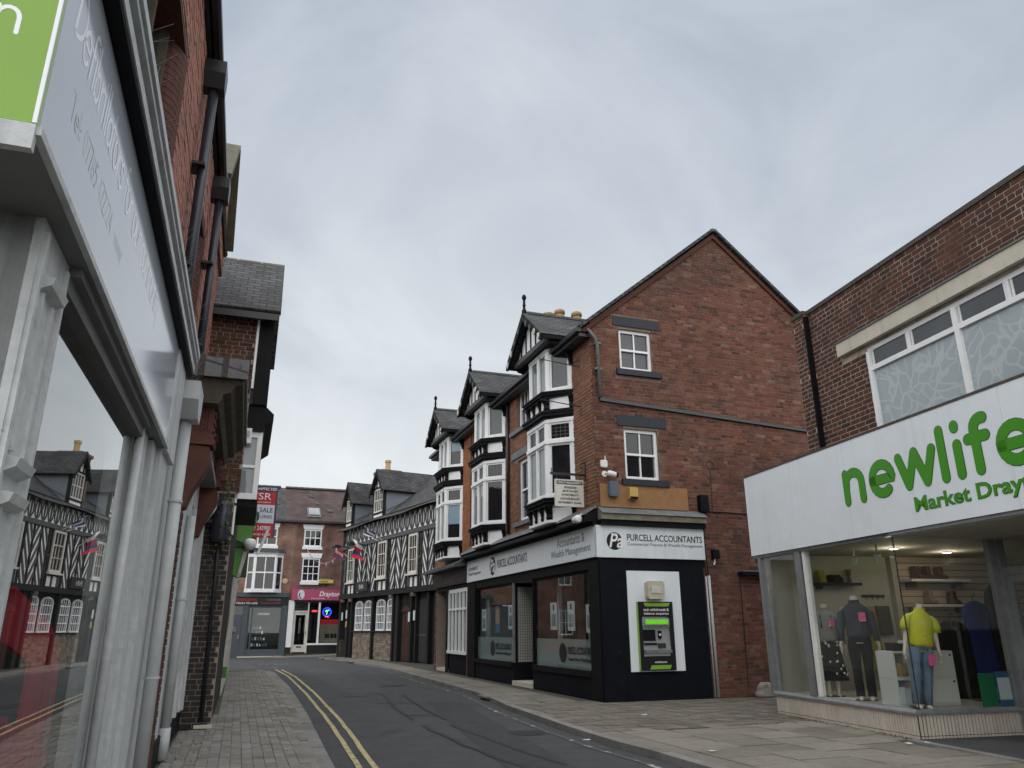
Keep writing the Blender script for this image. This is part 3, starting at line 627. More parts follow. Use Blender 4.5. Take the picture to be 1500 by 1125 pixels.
# ================================================================== CORNER BUILDING (accountants)
cb = thing('corner_building', 'three storey red brick corner building with plain gable end, bay windows and black shopfront', 'building', FA)
GR = R(90)
def g2a(x, y, z): return (-y, x, z)
wg = brick_wall(cb, FG, (0, 7.15), 0, 8.2, [(.73, 1.59, 4.53, 5.70), (.73, 1.58, 7.10, 8.12)], [(0, 2.5, 0, 3.62), (.57, 1.82, 5.76, 5.98), (.55, 1.82, 8.16, 8.43), (.62, 1.78, 4.38, 4.53), (.6, 1.78, 6.95, 7.10)], .08, .24, 'brick_red', 'mortar_dark', 300, rz=GR, name='gable_wall', gable=(3.575, 11.1), seed=21, proud=.006, jit=.003)
brick_wall(cb, FA, (-9.7, 0), 3.6, 8.1, [(-4.95, -4.05, 4.19, 5.9), (-4.98, -4.05, 6.83, 7.92)], [(-3.3, -1.1, 3.6, 8.2), (-8.25, -6.05, 3.6, 8.2), (-5.42, -3.6, 5.99, 6.19)], .08, .24, 'brick_front', 'mortar_dark', 120, name='front_wall', seed=22)
for z0, z1, l0, s0 in ((4.53, 5.70, 5.76, 4.40), (7.10, 8.12, 8.19, 6.965)):
    sash(cb, .73, 1.59, z0, z1, .06, 2, (1, 1), .075, .035, T=g2a, glass='glass_dark' if z0 < 6 else 'glass_grey')
    MB(g2a).box(.57, 1.825, -.03, .12, l0 - .0, l0 + .235).build('lintel', 'lintel_grey', cb)
    MB(g2a).box(.61, 1.78, -.09, .1, s0, s0 + .135).build('sill', 'lintel_grey', cb)
for z0, z1 in ((4.19, 5.9), (6.83, 7.92)):
    sash(cb, -4.95, -4.05, z0, z1, .07, 1 if z0 < 6 else 3, (1, 1), .09, .035)
MB().box(-5.42, -3.55, -.04, .1, 5.99, 6.19).build('lintel', 'lead_grey', cb); MB().box(-5.45, -3.5, -.1, .1, 6.68, 6.79).build('sill', 'lead_grey', cb); MB().box(-5.2, -3.8, -.08, .1, 4.07, 4.18).build('sill', 'lead_grey', cb)
# roof: slate slopes, verge, ridge, gutter
m = MB(); m.slab([(.14, -.3, 7.97), (.14, 3.575, 11.17), (-9.7, 3.575, 11.17), (-9.7, -.3, 7.97)], -.07); m.slab([(.14, 7.4, 7.97), (-9.7, 7.4, 7.97), (-9.7, 3.575, 11.17), (.14, 3.575, 11.17)], -.07)
rf = m.build('roof', 'slates', cb, uv=uv_slope)
for s in (0, 1):
    pts = [(-.28, 7.93), (3.575, 11.11), (3.575, 10.98), (-.17, 7.89)] if s == 0 else [(7.42, 7.93), (3.575, 11.11), (3.575, 10.98), (7.32, 7.89)]
    MB().prism([(p[0], p[1]) for p in pts], .0, .06, 'x').build('verge', 'brick_brown', rf)
for i in range(22):
    x = .15 - i * .45; MB().prism([(3.575 - .14, 11.10), (3.575, 11.22), (3.575 + .14, 11.10), (3.575, 11.15)], x - .44, x, 'x').build('ridge_tile', 'lichen_tile', rf)
MB().box(-9.7, .1, -.40, -.28, 7.88, 7.98).box(-9.7, .02, -.30, .0, 7.80, 7.88).build('gutter', 'pipe_black', cb)
# flashing running down across the gable, swan necked rainwater pipe
m = MB(g2a); m.add([(.15, -.07, 6.28), (7.1, -.07, 5.94), (7.1, 0, 5.94), (.15, 0, 6.28), (.15, -.05, 6.36), (7.1, -.05, 6.01), (7.1, 0, 6.04), (.15, 0, 6.39)], [(0, 1, 2, 3), (4, 5, 6, 7), (0, 1, 5, 4), (1, 2, 6, 5), (2, 3, 7, 6), (3, 0, 4, 7)]); m.build('flashing', 'steel_dark', cb)
MB(g2a).tube([(-.1, -.02, 8.0), (-.08, -.1, 7.92), (.08, -.1, 7.74), (.115, -.09, 7.62), (.14, -.09, 6.36)], .042, 8).build('rainwater_pipe', 'lead_grey', cb, smooth=True)
for z in (7.62, 7.0): MB(g2a).box(.06, .2, -.12, .0, z, z + .05).build('pipe_bracket', 'lead_grey', cb)
MB().tube([(-5.64, -.07, 8.0), (-5.64, -.07, 3.95)], .045, 8).build('rainwater_pipe', 'pipe_black', cb, smooth=True)
MB().box(-9.56, -9.62, -.02, 0, 4, 8).build('party_joint', 'black_paint', cb)
# chimney with pots
ch = MB().box(-5.65, -5.05, .9, 2.75, 8.8, 10.32).box(-5.72, -4.98, .83, 2.82, 10.32, 10.42).build('chimney', 'far_brick', cb, uv=uv_wall)
for y in (1.18, 1.56, 2.14):
    MB().lathe([(.13, 10.42), (.12, 10.55), (.12, 10.60), (.175, 10.61), (.175, 10.68), (.14, 10.69), (.14, 10.77), (.175, 10.78), (.165, 10.88), (.08, 10.93)] if y > 1.3 else [(.15, 10.42), (.15, 10.62), (.19, 10.64), (.19, 10.72), (.1, 10.76)], (-5.35, y, 0), 12).build('chimney_pot', 'chimney_pot', ch, smooth=True)

def bay(root, xr, blinds=False, w=2.28, p=.52):
    def poly(e, back=.02): return [(xr - w - .41 * e, back), (xr - w + p - .41 * e, -p - e), (xr - p + .41 * e, -p - e), (xr + .41 * e, back)]
    b = MB()
    core = MB()
    bw = MB()
    for z0, z1, e in ((4.30, 6.20, 0), (6.88, 8.06, -.06)):
        q = poly(e, 0); sides = [(q[0], q[1]), (q[1], q[2]), (q[2], q[3])]
        bw.prism(poly(e - .10), z0, z1)                                # dark body behind the lights is the room's reveal
    body = bw.build('bay_window', 'white_paint', root)
    for z0, z1, e in ((4.30, 6.20, 0), (6.88, 8.06, -.06)):
        q = poly(e, 0); low = z0 < 6
        for k in range(3):
            T, Ln = sideT(q[k], q[k + 1]); f = MB(T); nl = 2 if k == 1 else 1; fw = .085; mid = .07
            for a in ([0, Ln - fw] + ([Ln / 2 - mid / 2] if nl == 2 else [])): f.box(a, a + (fw if a in (0, Ln - fw) else mid), -.0, .07, z0, z1)
            zt = z1 - .09; zb = z0 + .07; f.box(0, Ln, -.012, .07, zt, z1); f.box(0, Ln, -.02, .07, z0, zb)
            tr = z0 + (z1 - z0) * .68
            if low: f.box(0, Ln, -.03, .07, tr, tr + .075)
            fo = f.build('light_frame', 'white_paint', body)
            for j in range(nl):
                a = fw if j == 0 else Ln / 2 + mid / 2; c = (Ln - fw) if j == nl - 1 else Ln / 2 - mid / 2
                for (u, v, topl) in ([(zb, tr, 0), (tr + .075, zt, 1)] if low else [(zb, zt, 0)]):
                    sf = MB(T); s_ = .05; sf.box(a, a + s_, .02, .06, u, v).box(c - s_, c, .02, .06, u, v).box(a + s_, c - s_, .02, .06, u, u + s_).box(a + s_, c - s_, .02, .06, v - s_, v); sf.build('casement', 'white_paint', body)
                    if blinds and not topl and k == 2:
                        zm = u + (v - u) * (.42 if low else .52); MB(T).box(a + s_, c - s_, .052, .058, zm, v - s_).build('pane', 'blind_blue', body); MB(T).box(a + s_, c - s_, .052, .058, u + s_, zm).build('pane', 'glass_dark', body)
                    else: MB(T).box(a + s_, c - s_, .052, .058, u + s_, v - s_).build('pane', ('glass_dark' if (low and k != 1) else 'glass_pale' if k == 1 else 'glass_grey') if not topl else 'glass_dark', body)
                    if topl:                                           # leaded lights
                        ld = MB(T); n = 4
                        for i in range(1, n): x = a + s_ + (c - a - 2 * s_) * i / n; ld.box(x - .004, x + .004, .046, .052, u + s_, v - s_)
                        for i in range(1, 4): z = u + s_ + (v - u - 2 * s_) * i / 4; ld.box(a + s_, c - s_, .044, .050, z - .004, z + .004)
                        ld.build('leading', 'lead_grey', body)
    # black cornices and sills
    for lo_, hi_ in ((4, 6), (6, 6.6), (6.6, 7)):
        c = MB()
        for z0, z1, e in ((4.13, 4.20, .02), (4.20, 4.26, .07), (4.26, 4.30, .10), (6.20, 6.26, .04), (6.26, 6.34, .10), (6.34, 6.39, .13), (6.39, 6.43, .05), (6.74, 6.79, .04), (6.79, 6.84, .09), (6.84, 6.88, .12)):
            if lo_ < z0 < hi_: c.prism(poly(e), z0, z1)
        c.build('cornice', 'black_paint', body)
    for z0, z1, e in ((3.80, 4.13, -.07), (6.43, 6.74, -.05)):
        MB().prism(poly(e), z0, z1).build('apron_panel', 'white_paint', body)
        q = poly(e, 0)
        for k in range(3):
            T, Ln = sideT(q[k], q[k + 1])
            for s_ in ([.04, Ln - .04] if k != 1 else [.05, Ln * .33, Ln * .67, Ln - .05]):
                MB(T).prism([(-.002, z0), (-.03, z0), (-.05, z0 + .06), (-.035, z0 + .12), (-.06, z0 + .2), (-.11, z1 - .03), (-.11, z1), (-.002, z1)], s_ - .045, s_ + .045, 'x').build('bracket', 'black_paint', body)
    MB().prism(poly(-.02), 3.74, 3.80).build('apron_moulding', 'white_paint', body)
    # oversailing gable
    xc = xr - w / 2; xe0, xe1 = xr + .10, xr - w - .10; gy = -.62
    m = MB(); m.slab([(xe0 + .06, -.86, 8.16), (xe0 + .06, .12, 8.16), (xc, 1.32, 9.22), (xc, -.86, 9.22)], .05); m.slab([(xe1 - .06, .12, 8.16), (xe1 - .06, -.86, 8.16), (xc, -.86, 9.22), (xc, 1.32, 9.22)], .05)
    g = m.build('bay_gable', 'slates', root, uv=uv_slope)
    MB().box(xe1 + .08, xe0 - .08, gy - .05, gy + .1, 8.06, 8.19).build('tie_beam', 'timber_grey', g)
    MB().prism([(xe1 + .2, 8.19), (xe0 - .2, 8.19), (xc, 9.05)], gy, gy + .04, 'y').build('gable_panel', 'white_paint', g)
    for i in (-2, -1, 0, 1, 2):
        x = xc + i * .34; h = 8.19 + (1 - abs(x - xc) / 1.2) * .80; MB().box(x - .03, x + .03, gy - .02, gy - .002, 8.19, max(h, 8.25)).build('stud', 'black_paint', g)
    for s in (-1, 1):
        xe = xe0 + .05 if s > 0 else xe1 - .05
        MB().prism([(xe, 8.14), (xc, 9.18), (xc, 8.98), (xe - s * .12, 8.02), (xe, 8.02)], -.86, -.80, 'y').build('bargeboard', 'black_paint', g)
        for t in (.12, .34, .56, .78):                               # carved drops, worn back to bare grey
            x = xe + (xc - xe) * t; z = 8.04 + 1.0 * t; MB().prism([(x - .06, z + .05), (x + .06, z + .05), (x + .05, z - .06), (x, z - .12), (x - .05, z - .06)], -.885, -.862, 'y').build('carved_drop', 'timber_grey' if t > .5 else 'offwhite_paint', g)
        MB().box(xe - s * .09, xe, -.86, .05, 8.05, 8.13).build('eaves_board', 'black_paint', g)
        # curved brace under each end
        pr_ = [(0, 8.06), (-.62, 8.06), (-.55, 7.98), (-.36, 7.93), (-.2, 7.8), (-.1, 7.62), (-.08, 7.5), (0, 7.5)]
        xx = xr + .02 if s > 0 else xr - w - .02; MB().prism(pr_, xx - .045, xx + .045, 'x').build('brace', 'black_paint', g)
    MB().box(xe1 + .08, xe0 - .08, gy + .1, 0, 8.03, 8.09).build('soffit', 'black_paint', g)
    MB().lathe([(.07, 9.14), (.06, 9.28), (.035, 9.32), (.035, 9.40), (.05, 9.42), (.035, 9.44), (.03, 9.56), (.055, 9.60), (.06, 9.65), (.045, 9.70), (.01, 9.73)], (xc, -.80, 0), 10).build('finial', 'black_paint', g, smooth=True)
    for i in range(5): MB().prism([(xc - .09, 9.17), (xc, 9.27), (xc + .09, 9.17)], -.72 + i * .4, -.33 + i * .4, 'y').build('ridge_tile', 'slates_dark', g, uv=uv_slope)
bay(cb, -1.07); bay(cb, -6.02)

# shopfront on the street side
for a, b in ((-.50, 0), (-9.70, -8.95)): MB().box(a, b, -.04, .3, 0, 2.75).build('shopfront_pilaster', 'black_paint', cb)
MB().box(-9.7, 0, -.02, .3, 2.62, 3.62).build('shopfront_beam', 'black_paint', cb)
for a, b in ((-3.94, -.50), (-8.95, -5.48)):
    MB().box(a, b, .0, .25, 0, .44).build('stall_riser', 'black_render', cb); MB().box(a, b, -.05, .25, .44, .56).build('sill', 'black_paint', cb)
    w = MB().box(a, a + .05, .03, .1, .56, 2.62).box(b - .05, b, .03, .1, .56, 2.62).box(a + .05, b - .05, .03, .1, 2.56, 2.62).build('shop_window', 'black_paint', cb)
    MB().box(a + .05, b - .05, .06, .068, .56, 2.56).build('pane', 'glass_shop', w); fz = MB().box(a + .05, b - .05, .07, .072, .56, 1.18).build('frosted_film', 'glass_frost', w)
    L0 = b - 1.95 if a < -5 else b - 1.72
    MB().lathe([(.21, -.002), (.21, 0)], (L0, .058, .88), 20, 'y').build('logo', 'lettering_black', w)
    text('PURCELL ACCOUNTANTS', 'lettering_black', w, L0 + .3, L0 + 1.62, .86, 1.02, .06, .012); text('Commercial Finance & Wealth Management', 'lettering_black', w, L0 + .3, L0 + 1.62, .70, .80, .06)
MB().box(-9.7, 0, -.12, .02, 3.50, 3.58).prism([(-.34, 3.58), (0.02, 3.58), (0.02, 3.86), (-.30, 3.70)], -9.7, .0, 'x').build('shopfront_cornice', 'black_paint', cb)
MB().prism([(-.36, 3.70), (-.30, 3.72), (-.02, 3.885), (-.02, 3.93), (-.32, 3.76)], -9.7, .02, 'x').build('lead_flashing', 'lead_grey', cb)
# recessed entrance: tiled return, black door, pale step
m = MB(); m.box(-5.48, -5.42, .0, 1.15, 0, 2.62).box(-3.99, -3.94, .0, 1.15, 0, 2.62).build('entrance_return', 'black_paint', cb)
mo = MB().box(-5.418, -5.405, .12, 1.1, .56, 2.5).build('tiled_return', 'mosaic', cb); m = MB()
for i in range(15): m.box(-5.406, -5.402, .12 + i * .066, .127 + i * .066, .56, 2.5)
for i in range(28): m.box(-5.4055, -5.4015, .12, 1.1, .56 + i * .07, .567 + i * .07)
m.build('tile_joints', 'lettering_black', mo)
d = MB().box(-5.42, -3.99, 1.1, 1.15, .12, 2.62).build('door', 'black_paint', cb); MB().box(-5.25, -4.2, 1.085, 1.092, .5, 2.2).build('pane', 'glass_dark', d); MB().tube([(-4.15, 1.03, 1.0), (-4.15, 1.03, 1.4)], .015, 8).build('handle', 'aluminium', d)
MB().box(-5.42, -3.99, -.05, 1.15, .0, .11).build('step', 'concrete_pale', cb); MB().box(-5.46, -5.40, -.02, .04, .56, 2.6).build('door_post', 'aluminium', cb)
MB().box(-5.42, -3.99, 0, 1.1, 2.6, 2.62).build('entrance_soffit', 'grey_soffit', cb)
# office behind the glass
m = MB(); m.box(-9.6, -.3, 3.2, 3.3, 0, 2.75).build('office_back_wall', 'office_wall', cb); MB().box(-9.6, -.3, .3, 3.2, 0, .1).build('office_floor', 'shop_floor', cb); MB().box(-9.6, -.3, .3, 3.2, 2.72, 2.78).build('office_ceiling', 'office_white', cb)
MB().box(-.34, -.28, .3, 3.2, 0, 2.75).box(-9.62, -9.56, .3, 3.2, 0, 2.75).build('office_side_wall', 'office_wall', cb); MB().box(-5.5, -3.9, 1.2, 1.26, 0, 2.75).build('office_partition', 'brown_wood', cb)
MB().box(-2.6, -2.45, .9, 1.05, .1, 2.7).box(-3.55, -3.45, .5, .6, .1, 2.7).build('office_column', 'office_white', cb); MB().box(-7.9, -6.9, 2.2, 2.3, .1, 2.1).build('office_screen', 'brown_wood', cb); MB().box(-9.3, -8.7, .35, .41, .5, 2.3).build('office_screen', 'office_white', cb); MB().box(-1.6, -.6, 2.4, 2.45, .1, 2.5).build('office_screen', 'tan_wood', cb)
for i, (x, z0, z1, mt) in enumerate(((-.72, 1.32, 1.9, 'poster_white'), (-1.72, 1.36, 2.0, 'poster_white'), (-2.75, 1.38, 2.0, 'poster_white'), (-5.85, 1.4, 2.02, 'poster_white'), (-7.0, 1.3, 2.05, 'poster_blue'), (-8.3, 1.35, 1.98, 'poster_white'))):
    po = MB().box(x - .2, x + .2, .070, .074, z0, z1).build('window_poster', mt, None, FA.w(0, 0), FA.rz)
    tag(po, ['narrow white notice at pilaster edge of accountants window', 'white notice with phone symbol in the near accountants window', 'white notice with people symbol in the near accountants window', 'white notice beside the accountants door in far window', 'colour leaflet poster in the far accountants window', 'leftmost white notice in the far accountants window'][i], 'poster')
    if mt == 'poster_white': text('||||||||', 'lettering_grey', po, x - .12, x + .12, z0 + .08, z0 + .36, .069); MB().box(x - .04, x + .04, .066, .069, z1 - .18, z1 - .05).build('symbol', 'lettering_black', po)
    else: MB().box(x - .17, x + .17, .066, .069, z0 + .25, z1 - .1).build('picture', 'card_brown', po)
# black painted corner on the gable side
MB(g2a).box(.02, 2.5, -.035, .02, 0, 2.78).build('rendered_corner', 'black_render', cb); MB(g2a).box(-.02, .5, -.05, .0, 0, 2.78).build('corner_pilaster', 'black_render', cb); MB(g2a).box(.50, 2.0, -.06, .0, .0, .50).build('plinth_panel', 'black_render', cb)
MB(g2a).box(.03, 2.55, -.03, .02, 2.70, 3.62).build('side_fascia_back', 'black_paint', cb); MB(g2a).box(.0, 2.57, -.16, .02, 3.50, 3.61).build('side_cornice', 'black_paint', cb)
MB(g2a).box(.0, 2.58, -.20, .02, 3.615, 3.74).build('stone_ledge', 'stone_ledge', cb); MB(g2a).prism([(-.24, 3.742), (-.2, 3.78), (-.01, 3.90), (.02, 3.90), (.02, 3.742)], .0, 2.59, 'x').build('lead_flashing', 'lead_grey', cb)
MB(g2a).box(.06, 2.24, -.045, -.014, 3.90, 4.40).build('timber_board', 'timber_board', cb)
def fascia(name, label, fr, a, b, y, z0, z1, mat='sign_white', th=.05):
    t = thing(name, label, 'sign', fr, (a, y, z0)); MB().box(0, b - a, 0, th, 0, z1 - z0).build('board', mat, t); return t
# signs
t = fascia('fascia_sign', 'long white accountants fascia sign facing the street', FA, -9.72, -.03, -.085, 2.845, 3.505)
text('PURCELL ACCOUNTANTS', 'lettering_black', t, 3.15, 5.62, .23, .46, 0, .008); text('Accountants &', 'lettering_grey', t, 7.65, 9.2, .37, .58, 0); text('Wealth Management', 'lettering_grey', t, 7.25, 9.5, .10, .31, 0); text('Accountants &', 'lettering_grey', t, .25, 1.2, .34, .48, 0); text('Wealth Management', 'lettering_grey', t, .2, 1.55, .16, .29, 0)
MB().lathe([(.27, -.004), (.27, 0)], (2.72, 0, .33), 24, 'y').build('logo', 'lettering_black', t); text('Pa', 'lettering_white', t, 2.52, 2.96, .14, .52, -.005, .01, .2)
t = fascia('fascia_sign', 'short white accountants sign above the cash machine', FG, -.09, 2.545, -.085, 2.83, 3.495, 'sign_white_old')
text('PURCELL ACCOUNTANTS', 'lettering_black', t, .72, 2.58, .36, .50, 0, .008); text('Commercial Finance & Wealth Management', 'lettering_grey', t, .72, 2.58, .24, .325, 0)
MB().lathe([(.185, -.004), (.185, 0)], (.42, 0, .34), 28, 'y').build('logo', 'lettering_black', t); text('Pa', 'lettering_white', t, .29, .62, .20, .50, -.005, .015, .25)
# cash machine
t = thing('cash_machine', 'black and green cash machine set in a white panel on black wall', 'cash machine', FG, (.595, -.055, .555))
MB().box(0, 1.27, 0, .05, 0, 2.01).build('surround_panel', 'sign_white', t)
m = MB(); m.box(.20, 1.02, -.06, 0, .02, .30).box(.20, 1.02, -.06, 0, 1.08, 1.38).box(.20, .28, -.06, 0, .30, 1.08).box(.93, 1.02, -.06, 0, .30, 1.08).build('machine_body', 'dark_sign', t); MB().box(.185, .20, -.05, 0, .02, 1.38).build('green_edge', 'atm_green', t)
MB().prism([(.36, 1.285), (.91, 1.285), (.96, 1.355), (.33, 1.355)], -.066, -.061, 'y').build('green_panel', 'atm_green', t); MB().prism([(.40, .045), (.87, .045), (.91, .125), (.44, .125)], -.066, -.061, 'y').build('green_panel', 'atm_green', t)
text('cash withdrawals &', 'lettering_white', t, .32, .92, 1.19, 1.25, -.061, .012); text('balance enquiries', 'lettering_white', t, .33, .91, 1.105, 1.165, -.061, .012); text('cashzone', 'lettering_white', t, .52, .80, .165, .21, -.061, .012)
MB().box(.31, .90, -.085, -.06, .91, 1.04).build('light_surround', 'atm_silver', t); MB().box(.34, .87, -.09, -.085, .93, 1.02).build('lit_strip', 'lamp_green', t)
MB().box(.28, .93, -.03, -.002, .86, .90).build('recess_top', 'atm_silver', t); MB().add([(.28, -.005, .88), (.93, -.005, .88), (.93, -.045, .36), (.28, -.045, .36)], [(0, 1, 2, 3)]).build('facia_plate', 'atm_silver', t)
MB().box(.30, .58, -.04, -.02, .60, .82).build('screen', 'screen_dark', t); MB().box(.64, .72, -.05, -.03, .64, .80).build('card_slot', 'screen_dark', t); MB().box(.66, .70, -.055, -.05, .70, .74).build('slot_light', 'lettering_white', t); MB().box(.3, .6, -.055, -.03, .52, .56).build('cash_slot', 'screen_dark', t)
MB().box(.62, .80, -.062, -.04, .46, .55).build('keypad', 'steel_dark', t); MB().box(.29, .92, -.10, -.03, .36, .42).build('shelf', 'aluminium', t)
t = thing('alarm_box', 'cream plastic box on white panel above the cash machine', 'alarm box', FG, (1.0, -.06, 1.985)); MB().prism([(.03, 0), (.37, 0), (.4, .05), (.4, .33), (.36, .37), (.04, .37), (0, .33), (0, .05)], -.14, 0, 'y').build('case', 'plastic_cream', t); MB().box(.09, .31, -.155, -.14, .12, .27).build('label_plate', 'offwhite_paint', t)
# boxes, camera and cables on the gable
def wallbox(name, label, cat, x0, x1, z0, z1, y0, d, mat, cap=None, bev=.02):
    t = thing(name, label, cat, FG, (x0, y0, z0)); w, h = x1 - x0, z1 - z0; MB().prism([(bev, 0), (w - bev, 0), (w, bev), (w, h - bev), (w - bev, h), (bev, h), (0, h - bev), (0, bev)], -d, 0, 'y').build('case', mat, t)
    if cap: MB().box(.01, w - .01, -d - .008, -d, .0, h * .22).build('cover', cap, t)
    else: MB().box(w * .1, w * .9, -d - .006, -d, h * .1, h * .9).build('lid', mat, t)
    return t
wallbox('junction_box', 'slate grey junction box on timber board below white camera', 'box', .245, .46, 4.115, 4.45, -.045, .12, 'box_grey'); wallbox('alarm_box', 'yellow alarm box on timber board under the window', 'alarm box', .722, .925, 4.075, 4.34, -.045, .11, 'box_yellow', 'black_paint'); wallbox('junction_box', 'tall black junction box at right end of timber board', 'box', 2.50, 2.72, 3.885, 4.265, -.012, .13, 'black_paint'); wallbox('aerial_box', 'small white aerial box near the brick corner', 'box', .10, .26, 4.76, 4.92, -.012, .05, 'plastic_white')
MB().tube([(.22, -.03, 4.92), (.22, -.03, 5.02)], .014, 6).build('aerial', 'plastic_white', bpy.data.objects['aerial_box'], loc=(-.10, .012, -4.76))
t = thing('security_camera', 'white bullet security camera on the brick corner', 'camera', FG, (.2, -.012, 4.6)); MB().tube([(0, 0, .02), (.03, -.06, .03), (.06, -.1, .0)], .018, 6).build('bracket', 'plastic_white', t); MB().lathe([(.07, 0), (.07, .012)], (0, -.012, .02), 10, 'y').build('wall_plate', 'plastic_white', t); MB().tube([(.01, -.13, .02), (.06, -.14, .01), (.18, -.16, -.02), (.2, -.163, -.023)], [.05, .065, .06, .05], 10).build('housing', 'plastic_white', t, smooth=True); MB().tube([(.19, -.161, -.021), (.24, -.17, -.03)], .052, 10).build('lens_hood', 'black_paint', t)
t = thing('dome_camera', 'white rounded security camera above the fascia corner', 'camera', FA, (-.12, -.42, 3.60)); MB().tube([(.06, .3, .12), (.04, .1, .14), (0, 0, .08)], .016, 6).build('arm', 'plastic_white', t); MB().tube([(-.16, -.02, .02), (-.13, -.02, .02), (-.02, 0, .03), (.06, 0, .03), (.08, 0, .03)], [.05, .07, .085, .085, .05], 10).build('housing', 'plastic_white', t, smooth=True)
t = thing('conduit', 'pair of grey conduit pipes beside the black shop wall', 'pipe', FG, (2.63, -.03, .02)); MB().tube([(0, 0, 0), (0, 0, 2.48)], .03, 8).build('pipe', 'pvc_grey', t, smooth=True); MB().tube([(-.07, .01, .0), (-.07, .01, 2.46)], .018, 8).build('pipe', 'pvc_grey', t, smooth=True)
t = thing('wall_cables', 'black cables running down the brick from the black box', 'cable', FG, (2.63, -.025, 2.5)); MB().tube([(0, 0, 0), (-.03, 0, .6), (-.02, 0, 1.4)], .012, 6).build('cable', 'pipe_black', t); MB().tube([(-.06, 0, 0), (-.09, 0, .6), (-.06, 0, 1.4)], .01, 6).build('cable', 'pipe_black', t); MB().tube([(.1, 0, 1.42), (.5, 0, 1.42), (1.4, 0, 1.40), (2.6, 0, 1.36)], .014, 6).build('cable', 'pipe_black', t); MB().tube([(.25, 0, 1.45), (.28, 0, 2.4)] + [(.28 + .1 * math.sin(a), 0, 2.5 - .1 * math.cos(a)) for a in (0, 1, 2, 3, 4, 5, 6)], .008, 6).build('cable', 'pipe_black', t)
t = thing('wall_spotlight', 'small black spotlight on the brick beside the sign', 'light', FG, (2.82, -.02, 2.86)); MB().box(-.08, .08, -.1, 0, 0, .2).build('head', 'black_paint', t); MB().tube([(-.02, -.05, 0), (-.05, -.05, -.13)], .02, 6).build('sensor', 'plastic_white', t)
t = thing('door_hood', 'thin black hood over brick recess by the charity shop', 'hood', FG, (3.41, -.02, 2.5)); MB().box(0, .9, -.16, .02, .02, .09).build('hood', 'black_paint', t); MB().box(0, .9, -.17, .02, .09, .12).build('flashing', 'lead_grey', t); MB().tube([(.02, -.02, 0), (.0, -.015, -1.2), (-.02, -.015, -2.25)], .012, 6).build('cable', 'pipe_black', t)
m = MB(); rr = random.Random(6); rings = []
for i in range(7):
    a = i / 6; r = .20 * math.sqrt(max(0, 1 - (a * .93) ** 2)) + .03; rings.append([(r * (1 + rr.uniform(-.2, .2)) * math.cos(k * .628) + .03 * a, r * .7 * (1 + rr.uniform(-.2, .2)) * math.sin(k * .628), a * .30) for k in range(10)])
m.loft(rings); solo(m, 'guard_stone', 'limestone', 'rough rounded pale stone at foot of the brick wall', 'stone', FG, (3.62, -.25, 0), smooth=True)
solo(MB().prism([(-.24, 0), (0, 0), (0, .19), (-.2, .17)], 0, 1.1, 'x'), 'stone_step', 'stone_ledge', 'low stone ledge beside the rounded stone', 'step', FG, (3.85, 0, 0))
# hanging sign on iron bracket
t = thing('hanging_sign', 'dirty cream hanging sign listing pensions and mortgages', 'sign', FA, (-.52, 0, 3.95)); ys = (-.76, -.08)
MB().box(-.03, .03, ys[0], ys[1], 0, .60).build('board', 'offwhite_paint', t); FT = lambda x, y, z: (y + .0, x, z)
for s in (1,):
    T = lambda a, d, z: (.03 + .001 - d, a, z)
    MB(T).box(ys[0] + .03, ys[1] - .03, -.003, 0, .49, .565).build('header', 'lettering_black', t)
    for body, a, b, z0, z1, mt in (('WEALTH MANAGEMENT', ys[0] + .05, ys[1] - .05, .505, .548, 'lettering_white'), ('.PENSIONS', -.56, -.26, .40, .445, 'lettering_black'), ('.MORTGAGES', -.60, -.23, .32, .365, 'lettering_black'), ('.INVESTMENTS', -.62, -.21, .235, .28, 'lettering_black'), ('.LIFE INSURANCE', -.66, -.19, .15, .195, 'lettering_black'), ('.RETIREMENT PLANS', -.71, -.15, .065, .11, 'lettering_black')):
        text(body, mt, t, a, b, z0, z1, -.004 if mt == 'lettering_white' else 0, .012, T=T)
m = MB(); m.box(-.02, .02, -.86, .0, .70, .75).box(-.025, .025, -.03, 0, .62, 1.02).tube([(0, -.04, 1.0), (0, -.12, .98), (0, -.14, .9), (0, -.06, .86)], .012, 6); m.tube([(0, -.14, .72), (0, -.14, .6)], .008, 6).tube([(0, -.7, .72), (0, -.7, .6)], .008, 6).tube([(0, -.83, .75), (0, -.83, .84), (0, -.78, .86)], .01, 6); m.build('bracket', 'pipe_black', t)
for x, z, n_ in ((-.62, 7.28, 'upper'), (-.62, 6.30, 'lower')):
    t = thing('iron_bracket', n_ + ' empty iron sign bracket beside the nearest bay window', 'bracket', FA, (x, 0, z)); MB().tube([(0, -.015, -.2), (0, -.015, .2)], .012, 6).build('wall_bar', 'pipe_black', t); MB().tube([(0, 0, 0), (0, -1.0, .09), (0, -1.06, .12), (0, -1.03, .17)], .011, 6).tube([(0, 0, .18), (0, -.26, .02)], .009, 6).build('arm', 'pipe_black', t)

